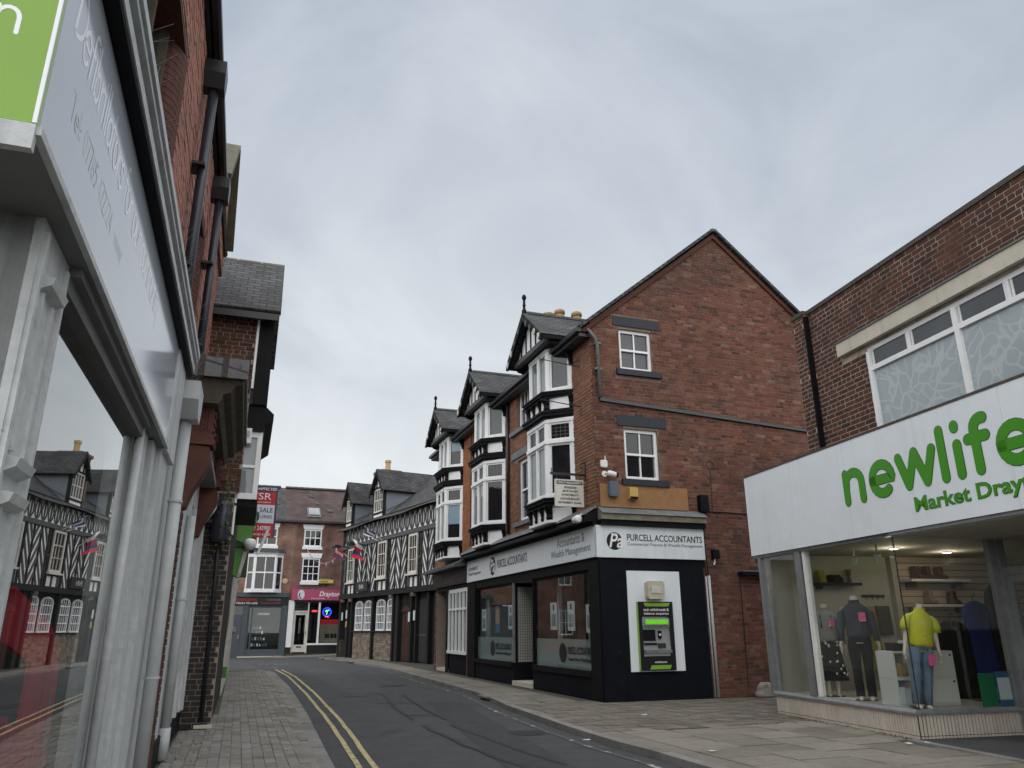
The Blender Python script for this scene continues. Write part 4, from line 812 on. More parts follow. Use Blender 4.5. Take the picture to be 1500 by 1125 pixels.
# ================================================================== NEIGHBOURING HOUSE with the dark shop
nb = thing('bay_fronted_house', 'orange brick house with black and white bay above a dark shop', 'building', FA, (-9.7, 0, 0))
AX = 9.7
nbw = Frame(*FA.w(-9.7, 0)[:2], 160.46)
brick_wall(nb, nbw, (-4.5, 0), 3.4, 8.1, [], [(-3.15, -.95, 3.4, 8.2)], .08, .24, 'brick_orange', 'mortar_dark', 60, name='front_wall', seed=31)
MB().box(-4.5, 0, .24, 7.2, 2.7, 8.1).build('rear_wall', 'rear_brick', nb)
m = MB(); m.slab([(0, -.3, 7.97), (0, 3.575, 11.17), (-4.6, 3.575, 11.17), (-4.6, -.3, 7.97)], -.07); m.slab([(0, 7.4, 7.97), (-4.6, 7.4, 7.97), (-4.6, 3.575, 11.17), (0, 3.575, 11.17)], -.07); m.build('roof', 'slates', nb, uv=uv_slope)
MB().prism([(0, 8.1), (7.2, 8.1), (3.575, 11.05)], -4.5, -4.3, 'x').build('end_gable', 'rear_brick', nb); MB().box(-4.6, 0, -.40, -.28, 7.88, 7.98).box(-4.6, 0, -.30, 0, 7.80, 7.88).build('gutter', 'pipe_black', nb)
bay(nb, -.9, True)
MB().box(-4.5, 0, 0, .2, 2.72, 3.40).build('shopfront_beam', 'black_paint', nb); MB().prism([(-.5, 3.36), (-.5, 3.46), (.0, 3.66), (0, 3.40)], -4.6, 0, 'x').build('shop_canopy', 'timber_grey', nb)
brick_wall(nb, nbw, (-4.5, -4.22), 0, 2.72, [], [], .08, .235, 'brick_red', 'mortar', 30, name='brick_pier', seed=33, thick=.4); brick_wall(nb, nbw, (-.22, 0), 0, 2.72, [], [], .08, .21, 'brick_red', 'mortar', 30, name='brick_pier', seed=34, thick=.4, headers=False)
MB().box(-2.55, -.22, .04, .3, .0, .62).build('stall_riser', 'black_render', nb)
w = MB().box(-2.55, -.22, -.05, .1, .62, .72).box(-2.55, -.22, .0, .1, 2.6, 2.72).box(-2.55, -.22, -.02, .1, 2.02, 2.09)
for i in range(6): x = -2.55 + (2.33 - .08) * i / 5; w.box(x, x + .08, -.015, .1, .72, 2.6)
w = w.build('shop_window', 'white_paint', nb)
for i in range(5):
    a = -2.47 + (2.25) * i / 5; MB().box(a, a + .37, .05, .058, .72, 2.02).build('pane', 'glass_grey', w); MB().box(a, a + .37, .05, .058, 2.09, 2.6).build('pane', 'glass_grey', w)
MB().box(-4.22, -2.55, .5, .56, 2.1, 2.72).build('door_fanlight', 'glass_dark', nb); d = MB().box(-4.22, -2.9, .5, .56, .1, 2.05).build('door', 'black_paint', nb); MB().box(-3.75, -3.3, .485, .495, 1.2, 1.85).build('pane', 'glass_pale', d); MB().box(-3.75, -3.3, .485, .495, .6, 1.1).build('door_panel', 'glass_grey', d); MB().box(-2.9, -2.55, .0, .56, 0, 2.72).build('door_jamb', 'black_paint', nb); MB().box(-4.22, -2.55, .02, .6, 0, .1).build('step', 'concrete_pale', nb); MB().box(-4.22, -2.55, .45, .6, 2.03, 2.12).build('door_transom', 'timber_grey', nb)
t = thing('fascia_sign', 'black shop fascia with faded grey lettering under the orange house bay', 'sign', FA, (-14.1, -.1, 2.86)); MB().box(0, 4.3, 0, .06, 0, .58).build('board', 'dark_sign', t); text('MIDDLETON & WOOD', 'lettering_grey', t, 1.1, 3.3, .27, .47, 0, .006); text('HEALTHCARE', 'lettering_grey', t, 1.65, 2.7, .10, .19, 0, .006)

# ================================================================== CHARITY SHOP on the right
ns = thing('charity_shop_building', 'brown brick flat roofed shop building with wide white fascia and corner display window', 'building', FN)
NX = 11.0
brick_wall(ns, FN, (2.18, NX), 3.9, 6.502, [(3.44, 9.4, 4.0, 5.43)], [(2.88, 9.9, 5.40, 5.72)], .0765, .225, 'brick_brown', 'mortar_brown', 300, name='upper_wall', seed=41, loc=(0, .06, 0), proud=.004, jit=.002, joint=.015)
pw = brick_wall(ns, FN, (1.86, 2.16), 3.9, 6.502, [], [], .0765, .225, 'brick_brown', 'mortar_brown', 30, name='brick_pier', seed=42, thick=.35, loc=(0, -.03, 0), proud=.004, jit=.002, joint=.015)
MB().box(1.86, 2.16, .3, 7, 2.7, 6.45).box(2.16, NX, 6.8, 7, 0, 6.4).build('side_wall', 'rear_brick', ns)
MB().box(2.16, NX, .35, 6.8, 6.2, 6.3).build('flat_roof', 'coping', ns)
for i in range(16):
    x = (2.18 + (i - 1) * .62) if i else 1.81; MB().box(x + .004, x + (.612 if i else .366), .035 if i else -.05, .36, 6.505, 6.575).build('coping_stone', 'coping', ns)
MB().box(2.155, 2.185, -.04, .2, 3.9, 6.47).build('groove_shade_strip', 'black_paint', ns)  # solid black strip, its colour stands in for the shade of a groove
MB().box(2.88, 9.9, -.02, .2, 5.47, 5.69).build('concrete_lintel', 'concrete_pale', ns); MB().box(2.86, 9.92, -.04, .2, 5.69, 5.71).build('lead_capping', 'lead_grey', ns)
# long window: vein patterned panes below, plain vents above
w = MB(); zs0, zs1 = 4.0, 5.43
w.box(3.44, 9.4, .08, .16, 5.36, 5.43).box(3.44, 9.4, .06, .16, 5.05, 5.12)
mul = [3.44, 5.12, 6.80, 8.48, 9.34]
for x in mul: w.box(x, x + .075, .05, .16, zs0, 5.36)
for a in mul[:-1]:
    w.box(a + .84, a + .89, .07, .16, 5.12, 5.36)
w = w.build('long_window', 'white_paint', ns)
for a, b in zip(mul, mul[1:]):
    MB().box(a + .075, b, .10, .108, zs0, 5.05).build('pane', 'glass_crackle', w)
    for p, q in ((a + .075, a + .84), (a + .89, b)):
        if q > p + .1: MB().box(p, q, .10, .108, 5.12, 5.36).build('pane', 'glass_grey', w); [MB().box(k_, k_ + .025, .085, .1, 5.12, 5.36).build('vent_frame', 'white_paint', w) for k_ in (p + .015, q - .04)]
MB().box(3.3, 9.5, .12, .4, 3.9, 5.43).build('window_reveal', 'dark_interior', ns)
# great white fascia
t = thing('fascia_sign', 'large white charity shop fascia with green rounded letters', 'sign', FN, (-.25, -.05, 2.665))
for a, b in ((0, 2.95), (2.954, 5.9), (5.904, 9.6)): MB().box(a, b, 0, .10, 0, 1.455).build('board', 'sign_white', t)
MB().box(-.02, 9.6, -.008, .3, 1.455, 1.49).build('capping', 'coping', t); MB().box(-.012, 0, -.004, .30, 0, 1.455).build('end_trim', 'sign_white', t); MB().box(0, 9.6, .02, .15, -.05, -.002).build('drip_trim', 'aluminium', t)
def rounded(mat, wd, y, fl):
    m = MB(); b = .48; X = .54
    kk = [0]
    def st(pts): m.ribbon([(p[0] + .25, p[1] + b) for p in pts], wd, y - .0005 * (kk[0] % 4), 8); kk[0] += 1
    h = .062
    st([(2.69, X - h), (2.69, h)]); st([(2.70, .26), (2.71, .34)] + arc(2.875, .32, .175, .155, 160, 0, 10) + [(3.05, .2), (3.05, h)])
    for x in (3.22, 5.50): st([(x + .07, .262), (x + .25, .262), (x + .465, .262)] + arc(x + .27, .27, .205, .205, 4, 305, 16))
    st([(3.86, X - h), (4.0, .08)] ); st([(4.0, .08), (4.17, .50)]); st([(4.17, .50), (4.34, .08)]); st([(4.34, .08), (4.49, X - h)])
    st([(4.66, .735 - h), (4.66, h)]); st([(4.92, .43), (4.92, h)]); st([(4.92, .655), (4.92, .675)])
    st(arc(5.34, .56, .125, .115, 75, 180, 8) + [(5.215, .4), (5.215, h)]); st([(5.10, .455), (5.37, .455)])
    m.build('lettering', mat, t)
rounded('lettering_edge', .074, -.002, 0); rounded('lettering_green', .067, -.006, 0)
text('Market Drayton', 'lettering_edge', t, 4.29, 6.43, .135, .39, 0, .03); text('Market Drayton', 'lettering_green', t, 4.30, 6.42, .145, .38, -.004, .018)
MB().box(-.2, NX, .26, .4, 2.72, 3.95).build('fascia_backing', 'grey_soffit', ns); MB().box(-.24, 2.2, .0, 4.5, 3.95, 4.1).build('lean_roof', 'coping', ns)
# tiled plinth: one upright tile after another
for (T, Ln, nm) in ((None, 3.40, 'front'), (lambda x, y, z: (3.40 - y * 0 + (-y), x, z) if False else (3.40 + (-y) * 1.0, x, z), 1.75, 'return')):
    n = int(Ln / .0545)
    TT = (lambda x, y, z: (x, y, z)) if nm == 'front' else (lambda x, y, z: (3.40 - y, x, z))
    MB(TT).box(0 if nm == 'front' else .012, Ln, .006, .12, -.1, .30).build('plinth', 'coping', ns)
    for i in range(n):
        o = MB(TT).box(i * .0545 + .006, i * .0545 + .0485, -.004 + random.uniform(-.001, .001), .006, .045, .297).build('plinth_tile', 'plinth_tile', ns)
    mm = MB(TT)
    for i in range(n): mm.box(i * .0545 + .006, i * .0545 + .0485, -.004, .006, -.1, .036)
    mm.build('plinth_tile_row', 'plinth_tile', ns, kind='stuff')
    MB(TT).prism([(-.035, .298), (-.035, .325), (.0, .365), (.1, .365), (.1, .298)], -.03 if nm == 'front' else -.0, Ln, 'x').build('sill', 'aluminium', ns)
MB().box(-.10, -.02, -.03, .15, .298, 2.66).box(.06, .10, .0, .1, .365, 2.62).build('end_frame', 'aluminium', ns); MB().box(-.02, .06, .02, .08, .365, 2.62).build('end_frame_inner', 'aluminium', ns)
MB().box(1.04, 1.20, -.02, .06, .365, 2.62).build('mullion', 'aluminium', ns); MB().box(1.24, 1.30, .0, .1, .365, 2.62).build('mullion', 'plastic_white', ns)
MB().box(-.1, 3.42, -.03, .1, 2.62, 2.665).build('head_frame', 'aluminium', ns)
MB().box(1.20, 1.24, .01, .06, .365, 2.62).build('mullion_shade_strip', 'steel_dark', ns)  # dark bar between the mullions, shade of a gap put into its colour
wi = MB().box(.10, 1.04, .05, .054, .365, 2.62).build('pane', 'glass_shop', ns); MB().box(1.30, 3.386, .05, .056, .365, 2.62).build('pane', 'glass_shop', ns); MB().box(3.380, 3.386, .058, 1.60, .365, 2.60).build('pane', 'glass_shop', ns); MB().box(3.376, 3.390, .046, .058, .365, 2.62).build('glass_joint', 'steel_dark', ns)
MB().box(3.33, 3.42, 1.60, 1.72, .0, 2.62).box(3.30, 3.45, 1.72, 1.84, 0, 2.62).build('door_frame', 'aluminium', ns)
# entrance at the back of the lobby
d = MB().box(3.45, 3.53, 1.78, 1.84, .02, 2.1).box(4.35, 4.43, 1.78, 1.84, .02, 2.1).box(3.53, 4.35, 1.78, 1.84, 2.0, 2.1).box(3.53, 4.35, 1.78, 1.84, .02, .22).build('door', 'aluminium', ns); MB().box(3.53, 4.35, 1.80, 1.806, .22, 2.0).build('pane', 'glass_shop', d)
MB().box(3.45, 9.5, 1.74, 1.86, 2.1, 2.2).build('door_transom', 'aluminium', ns); MB().box(3.45, 9.5, 1.80, 1.806, 2.2, 2.6).build('pane', 'glass_shop', ns); MB().box(4.43, 9.5, 1.80, 1.806, .1, 2.1).build('pane', 'glass_shop', ns)
MB().box(3.42, NX, .0, 1.9, 2.60, 2.66).build('lobby_soffit', 'shop_ceiling', ns); t = MB().lathe([(.07, 2.59), (.07, 2.60)], (5.0, .8, 0), 16).build('lobby_downlight', 'plastic_white', ns)
# the shop inside
MB().box(.0, NX, 1.9, 6.2, -.02, .02).build('shop_floor', 'shop_floor', ns); MB().box(.06, 3.36, .12, 1.9, .28, .345).build('window_floor', 'shop_wall', ns); MB().box(.0, NX, .12, 6.2, 2.66, 2.72).build('shop_ceiling', 'shop_ceiling', ns)
MB().box(.0, .06, .1, 2.62, .0, 2.66).build('window_side_wall', 'shop_wall', ns); MB().box(.0, NX, 6.2, 6.3, 0, 2.7).build('back_wall', 'shop_wall_warm', ns); MB().box(9.6, 9.7, 0, 6.2, 0, 2.7).build('end_wall', 'shop_wall_warm', ns)
MB().box(.0, .04, 2.62, 6.2, .0, 2.66).build('slat_backing', 'brown_wood', ns)
for i in range(21): MB().box(.04, .062, 2.64, 6.1, .12 + i * .122, .12 + i * .122 + .108).build('slat', 'slat_wood', ns)
MB().box(.06, .16, 2.56, 2.66, .3, 2.66).build('window_column', 'shop_wall', ns)
def display(name, label, cat, loc, group=None): return thing(name, label, cat, FN, loc, 0, group)
for y0, y1, z, nm in ((2.78, 4.07, 2.20, 'upper'), (2.78, 4.07, 1.75, 'lower')):
    t = display('wall_shelf', nm + ' white shelf on the slatted wall holding boots', 'shelf', (.06, y0, z)); MB().box(0, .32, 0, y1 - y0, 0, .045).build('board', 'shelf_white', t); MB().box(0, .28, .1, .12, -.1, 0).box(0, .28, 1.1, 1.12, -.1, 0).build('bracket', 'steel_dark', t)
def boot(y, z, mat, label, grp):
    t = display('boot', label, 'boots', (.22, y, z), grp); MB().prism([(-.13, 0), (.13, 0), (.13, .06), (.04, .10), (.03, .24), (-.10, .24), (-.12, .1)], -.05, .05, 'y').build('upper', mat, t); MB().box(-.14, .135, -.055, .055, -.0, .025).build('sole', 'cloth_black', t)
for i, y in enumerate((3.05, 3.28, 3.55)): boot(y, 2.245, 'boot_brown', 'brown ankle boot on the upper shelf, ' + ('leftmost', 'middle', 'rightmost')[i] + ' of three', 'boots on the shelves')
for i, y in enumerate((3.25, 3.75)): boot(y, 1.795, 'boot_tan' if i == 0 else 'boot_brown', ('tan ankle boot on the lower shelf', 'dark ankle boot at right end of the lower shelf')[i], 'boots on the shelves')
t = display('wall_shelf', 'black shelf high on the white side wall', 'shelf', (.06, .88, 2.12)); MB().box(0, .3, 0, .86, 0, .045).build('board', 'cloth_black', t); MB().box(0, .2, .1, .12, -.06, 0).build('bracket', 'cloth_black', t)
solo(MB().prism([(0, 0), (.3, 0), (.28, .08), (.2, .14), (.08, .14), (.01, .08)], -.09, .09, 'y'), 'handbag', 'cloth_black', 'flat black bag lying on the black shelf', 'bag', FN, (.1, 1.25, 2.166)); solo(MB().prism([(0, 0), (.22, 0), (.16, .22), (.06, .22)], -.06, .06, 'y'), 'handbag', 'cloth_mustard', 'mustard handbag standing on the black shelf', 'bag', FN, (.1, 1.0, 2.166)); solo(MB().lathe([(.05, 0), (.05, .02), (.03, .1), (.05, .2), (.06, .24)], n=10), 'vase', 'brown_wood', 'slim brown vase on the black shelf', 'vase', FN, (.2, 1.6, 2.166), smooth=True)
t = display('coat_rail', 'black hook rail on the white side wall', 'rail', (.07, 1.9, 1.93)); MB().box(0, .03, 0, .48, 0, .04).build('bar', 'cloth_black', t)
for i in range(4): MB().tube([(.03, .06 + i * .12, .01), (.07, .06 + i * .12, -.02), (.06, .06 + i * .12, -.05)], .008, 5).build('hook', 'cloth_black', t)
solo(MB().prism([(1.82, 1.76), (2.06, 1.76), (2.10, 1.2), (2.16, .62), (1.86, .66), (1.82, 1.2)], .10, .18, 'x'), 'hanging_dress', 'cloth_mustard', 'mustard yellow dress hung on the white wall', 'dress', FN)
solo(MB().prism([(2.14, 1.77), (2.42, 1.77), (2.44, 1.27), (2.16, 1.27)], .08, .12, 'x'), 'patterned_bag', 'stone_old', 'dark patterned cloth bag beside the mustard dress', 'bag', FN)
# cube shelving with stock
t = display('shelving_unit', 'white cube shelving unit behind the yellow shirt mannequin', 'shelves', (2.45, .22, .345))
m = MB(); 
for z in (0, .34, .36, .70): m.box(0, .36, 0, 1.0, z, z + .025)
for y in (0, .25, .5, .75, .975): m.box(0, .36, y, y + .025, .025, .34).box(0, .36, y, y + .025, .385, .70)
m.box(0, .015, .02, .98, .02, .7); m.build('carcass', 'shelf_white', t)
for z in (.03, .385): MB().box(.36, .375, .53, .97, z, z + .31).build('door', 'shelf_white', t); MB().box(.375, .382, .55, .58, z + .27, z + .295).box(.375, .382, .92, .95, z + .27, z + .295).build('door_stud', 'cloth_black', t)
for i, (y, z, w_, h, mt, lb) in enumerate(((.05, .39, .16, .18, 'card_brown', 'brown boxes in the upper left cube of the shelving'), (.30, .39, .18, .12, 'shop_wall', 'cream boxes in the second upper cube of the shelving'), (.04, .03, .18, .22, 'poster_white', 'white packs in the lower left cube of the shelving'), (.29, .03, .15, .2, 'aluminium', 'silver pack in the second lower cube of the shelving'), (.06, .73, .16, .11, 'cloth_black', 'dark picture box on top of the shelving'), (.28, .73, .2, .14, 'shelf_white', 'white basket on top of the shelving'))):
    solo(MB().box(0, .2, 0, w_ * .48, 0, h).box(0, .2, w_ * .52, w_, 0, h * .92), 'stock_box', mt, lb, 'box', FN, (2.6, .22 + y, .345 + z))
for i in range(4): solo(MB().lathe([(.03, 0), (.032, .12), (.012, .16), (.012, .2), (.02, .2), (.02, .22)], n=8), 'pump_bottle', 'lead_pale', 'clear pump bottle on the shelving, ' + ('first', 'second', 'third', 'fourth')[i] + ' of four', 'bottle', FN, (2.68, .79 + i * .085, 1.07), group='pump bottles', smooth=True)
solo(MB().box(0, .012, 0, .26, 0, .42).box(.012, .016, .02, .24, .05, .40), 'window_poster', 'poster_green', 'green framed opening hours poster inside the corner window', 'poster', FN, (3.33, 1.10, .37)); 
t = display('window_poster', 'blue and white poster leaning by the door frame', 'poster', (3.335, 1.38, .37)); MB().box(0, .01, 0, .22, 0, .44).build('sheet', 'poster_blue', t); MB().box(.01, .014, .01, .21, .08, .36).build('print', 'poster_white', t)
def ell(cx, cy, cz, rx, ry, n=14, ph=0): return [(cx + rx * math.cos(ph + 2 * math.pi * k / n), cy + ry * math.sin(ph + 2 * math.pi * k / n), cz) for k in range(n)]
def mannequin(label, loc, rz, h, top, bottom, jacket=False, skirt=False, short=False, lean=.0):
    """headless shop figure: body in one lofted surface, clothes lofted over it"""
    t = thing('mannequin', label, 'mannequin', FN, loc, rz); s = h / 1.5
    B = lambda rows: [[(x * s, y * s, z * s) for x, y, z in ell(cx, cy, cz, rx, ry)] for cx, cy, cz, rx, ry in rows]
    b = MB(); b.loft(B([(0, 0, .80, .14, .10), (0, 0, .95, .13, .09), (0, 0, 1.1, .15, .10), (0, 0, 1.25, .17, .105), (0, 0, 1.34, .14, .08), (0, 0, 1.385, .055, .055), (0, .0, 1.48, .05, .05), (0, 0, 1.50, .045, .045)]))
    for sd in (-1, 1):
        b.loft(B([(sd * .075, 0, .03, .035, .05), (sd * .075, 0, .1, .035, .04), (sd * .08, 0, .3, .05, .055), (sd * .08, -.01, .45, .05, .055), (sd * .085, 0, .7, .075, .08), (sd * .075, 0, .86, .08, .09)]))
        b.loft(B([(sd * .27, -.05, .70, .018, .035), (sd * .265, -.05, .79, .022, .04), (sd * .25, -.03, .84, .024, .026), (sd * .22, .0, 1.05, .035, .038), (sd * .19, 0, 1.28, .045, .05), (sd * .14, 0, 1.33, .05, .05)]))
        for k in range(4): b.tube([(sd * (.262 + .0 * k) * s, (-.085 + k * .02) * s, .715 * s), (sd * .262 * s, (-.088 + k * .02) * s, .675 * s), (sd * .255 * s, (-.085 + k * .02) * s, (.635 + .012 * abs(k - 1.5)) * s)], .0095 * s, 5)
        b.tube([(sd * .258 * s, -.09 * s, .77 * s), (sd * .245 * s, -.105 * s, .73 * s), (sd * .24 * s, -.10 * s, .70 * s)], .010 * s, 5)
        b.loft(B([(sd * .075, -.06, .0, .035, .10), (sd * .075, -.05, .03, .038, .09), (sd * .075, -.01, .06, .03, .05)]))
    b.build('body', 'skin_mannequin', t, smooth=True)
    e = .012
    if skirt:
        c = MB(); c.loft([[(x * s, (y + .012 * math.sin(k * 2.1)) * s, z * s) for k, (x, y, z) in enumerate(ell(0, 0, zz, r1, r2, 18))] for zz, r1, r2 in ((.25, .27, .2), (.55, .215, .165), (.85, .165, .125), (.96, .145, .105), (1.12, .155, .112))]); c.build('dungaree_dress', bottom, t, smooth=True)
        for sd in (-1, 1): MB().tube([(sd * .08 * s, -.11 * s, 1.1 * s), (sd * .085 * s, -.09 * s, 1.3 * s), (sd * .08 * s, .0, 1.38 * s), (sd * .08 * s, .1 * s, 1.2 * s)], .016 * s, 6).build('strap', bottom, t)
        dm = MB()
        for k in range(46):
            a = random.uniform(0, 6.28); zz = random.uniform(.28, .95); q = (zz - .25) / .71; r1 = .27 + (.145 - .27) * q ** .8 + .008; r2 = .2 + (.105 - .2) * q ** .8 + .008
            dm.lathe([(.0, -.02), (.014, -.012), (.014, .012), (.0, .02)], (r1 * math.cos(a) * s, r2 * math.sin(a) * s, zz * s), 6)
        dm.build('polka_dots', 'lettering_white', t, kind='stuff')
    else:
        c = MB(); c.loft(B([(0, 0, .82, .155, .118), (0, 0, .9, .15, .11), (0, 0, .97, .14, .1)]))
        for sd in (-1, 1): c.loft(B([(sd * .08, 0, .05, .062, .072), (sd * .082, 0, .25, .064, .07), (sd * .084, -.01, .45, .066, .072), (sd * .088, 0, .66, .085, .092), (sd * .08, 0, .86, .088, .105)]))
        c.build('trousers', bottom, t, smooth=True)
    c = MB(); rows = [(0, 0, .88, .165, .125), (0, 0, .93, .185, .14), (0, 0, 1.02, .17, .125), (0, 0, 1.15, .18, .125), (0, 0, 1.27, .19, .122), (0, 0, 1.35, .145, .092), (0, 0, 1.395, .075, .07)]
    c.loft([[(x * (1 + .05 * math.sin(k * 2.3 + i * 1.3)), y * (1 + .10 * math.sin(k * 3.1 + i * 1.7)), z + .012 * math.sin(k * 1.9 + i)) for k, (x, y, z) in enumerate(r)] for i, r in enumerate(B(rows))])
    for sd in (-1, 1):
        if short: c.loft(B([(sd * .24, 0, 1.10, .065, .07), (sd * .225, 0, 1.2, .068, .072), (sd * .18, 0, 1.3, .06, .065), (sd * .12, 0, 1.34, .05, .05)]))
        else: c.loft(B([(sd * .252, -.03, .84, .04, .045), (sd * .235, -.01, 1.0, .052, .055), (sd * .2, 0, 1.25, .062, .066), (sd * .13, 0, 1.34, .05, .05)]))
    c.loft([[(x * s, (y + .012) * s, z * s) for x, y, z in ell(0, 0, zz, r, r)] for zz, r in ((1.37, .085), (1.44, .078))], cap=False)
    c.build('shirt' if short else 'jacket' if jacket else 'top', top, t, smooth=True)
    if short:
        for i in range(5): MB().lathe([(.008, 0), (.008, .006)], (0, -.145 * s, (1.0 + i * .07) * s), 6, 'y').build('button', 'lettering_white', t)
    MB().box(.03 * s, .13 * s, -.17 * s, -.16 * s, (1.12 if not short else .62) * s, (1.25 if not short else .78) * s).build('price_tag', 'tag_pink', t); MB().lathe([(.16, 0), (.16, .012)], (0, 0, -.005), 16).build('base_plate', 'steel_dark', t)
    return t
mannequin('headless mannequin in bright yellow short sleeved shirt and ripped jeans', (3.10, .34, .35), R(75), 1.37, 'cloth_yellow', 'cloth_jean', short=True)
ym = bpy.data.objects[[o.name for o in bpy.data.objects if o.name.startswith('mannequin')][-1]]; ym.rotation_mode = 'QUATERNION'; ym.rotation_quaternion = Vector((math.sin(R(27)), math.cos(R(27)), 0)).normalized().to_track_quat('X', 'Z') @ Matrix.Rotation(R(7), 3, 'X').to_quaternion() @ Vector((math.sin(R(27)), math.cos(R(27)), 0)).normalized().to_track_quat('X', 'Z').inverted() @ Matrix.Rotation(FN.rz + R(75), 3, 'Z').to_quaternion()
mannequin('headless mannequin in dark denim jacket and black trousers', (1.85, .42, .35), R(55), 1.52, 'cloth_denim', 'cloth_black', jacket=True)
mannequin('headless mannequin in white top and black polka dot dungaree dress', (1.08, .40, .35), R(60), 1.42, 'cloth_grey', 'cloth_black', skirt=True)
solo(MB().prism([(.72, 1.5), (1.0, 1.55), (1.08, .72), (.70, .7)], .12, .22, 'x'), 'hanging_coat', 'cloth_black', 'black coat hung behind the denim jacket mannequin', 'coat', FN)
def garment(label, mat, loc, w, h, cat, rz=0):
    t = thing('hanging_garment', label, cat, FN, loc, rz); m = MB(); rings = []
    for i in range(9):
        a = i / 8; ww = w * (.22, .72, .80, .78, .76, .80, .84, .88, .92)[i]; zz = h * (1, .93, .82, .68, .55, .42, .28, .14, 0)[i]; rings.append([(ww * math.cos(k * .3142) * (1 + .10 * math.sin(k * 4.1 + i * .3)), .30 * w * (.4 + .6 * min(1, a * 4)) * math.sin(k * .3142) * (1 + .28 * math.sin(k * 2.5 + 1)), zz) for k in range(20)])
    m.loft(rings); m.build('cloth', mat, t, smooth=True); MB().tube([(0, 0, h), (0, 0, h + .08), (.03, 0, h + .11), (.05, 0, h + .08)], .008, 5).build('hanger', 'steel_dark', t)
garment('black furry coat hanging behind the shelving', 'cloth_fur', (2.0, 2.0, .35), .34, 1.15, 'coat', R(80)); garment('royal blue dress hanging beside the black furry coat', 'cloth_blue', (1.9, 2.6, .5), .28, 1.3, 'dress', R(80)); garment('tall black coat at the far side of the shop window', 'cloth_black', (1.9, 3.1, .35), .30, 1.75, 'coat', R(80))
for i, (x, y, lit) in enumerate(((1.2, 2.9, 1), (1.6, 1.5, 1))):
    t = display('ceiling_downlight', ('lit round downlight further back in the shop ceiling', 'lit round downlight nearer the shop window')[i], 'light', (x, y, 2.64)); MB().lathe([(.08, 0), (.08, .02)], n=16).build('bezel', 'plastic_white', t); MB().lathe([(.06, -.006), (.06, 0)], n=16).build('lamp', 'lamp_white' if lit else 'plastic_white', t)
    if lit:
        l = bpy.data.lights.new('downlight_glow', 'POINT'); l.energy = 3.2; l.color = (1, .86, .66); l.shadow_soft_size = .08; lo = bpy.data.objects.new('downlight_glow', l); COL.objects.link(lo); lo.parent = t; lo.location = (0, 0, -.12)
for i, (x, y) in enumerate(((1.55, .75), (2.05, .8))):
    t = display('track_spotlight', 'white track spotlight ' + ('nearer the small window', 'above the denim jacket mannequin')[i], 'light', (x, y, 2.4)); MB().tube([(0, 0, 0), (.06, -.03, .10)], .045, 10).build('head', 'plastic_white', t); MB().tube([(.04, -.02, .08), (.04, -.02, .26)], .012, 6).build('stem', 'plastic_white', t); sp = bpy.data.lights.new('spot_beam', 'SPOT'); sp.energy = 22; sp.color = (1, .9, .74); sp.spot_size = R(48); sp.spot_blend = .6; sp.shadow_soft_size = .04; spo = bpy.data.objects.new('spot_beam', sp); COL.objects.link(spo); spo.parent = t; spo.location = (0, 0, -.06); spo.rotation_euler = Vector(((.1, -.45, -1.0), (1.0, -.5, -1.2))[i]).to_track_quat('-Z', 'Y').to_euler()

# ================================================================== TIMBER FRAMED INN
pb = thing('timber_framed_inn', 'black and white timber framed inn with two dormers and slate roof', 'building', FP)
XL, XR = -9.75, 4.6; JY = -.30
MB().box(XL, XR, 0, .2, 0, 3.2).build('lower_wall', 'oak_black', pb); MB().box(XL, XR, JY + .06, .2, 3.2, 7.0).build('upper_plaster', 'plaster_white', pb)
MB().box(XL, XL + .25, JY, 6, 0, 7.0).build('end_wall', 'oak_black', pb); MB().box(XL, XR, 6, 6.2, 0, 7).build('rear_wall', 'rear_brick', pb)
MB().box(XL - .05, XR, JY - .06, .1, 3.02, 3.27).build('jetty_beam', 'oak_black', pb); MB().box(XL - .05, XR, JY - .05, JY + .06, 5.70, 5.90).build('middle_beam', 'timber_grey', pb); MB().box(XL - .05, XR, JY - .04, JY + .06, 6.78, 6.98).build('eaves_beam', 'oak_black', pb)
def timber(x0, z0, x1, z1, w, mat='oak_black', y=JY, parent=pb, nm='timber'):
    d = Vector((x1 - x0, z1 - z0)).normalized() * (w / 2); n = Vector((-d.y, d.x)); MB().prism([(x0 + n.x, z0 + n.y), (x0 - n.x, z0 - n.y), (x1 - n.x, z1 - n.y), (x1 + n.x, z1 + n.y)], y + random.uniform(.0, .012), y + .07, 'y').build(nm, mat, parent)
wins = [(-8.75, -7.75), (-4.45, -3.35), (-.68, .28)]
posts = [XL + .1] + [x for w_ in wins for x in (w_[0] - .32, w_[0] - .06, w_[1] + .06, w_[1] + .32)] + [1.9, 3.1, XR - .1]
for x in posts: timber(x, 3.27, x, 5.70, .13)
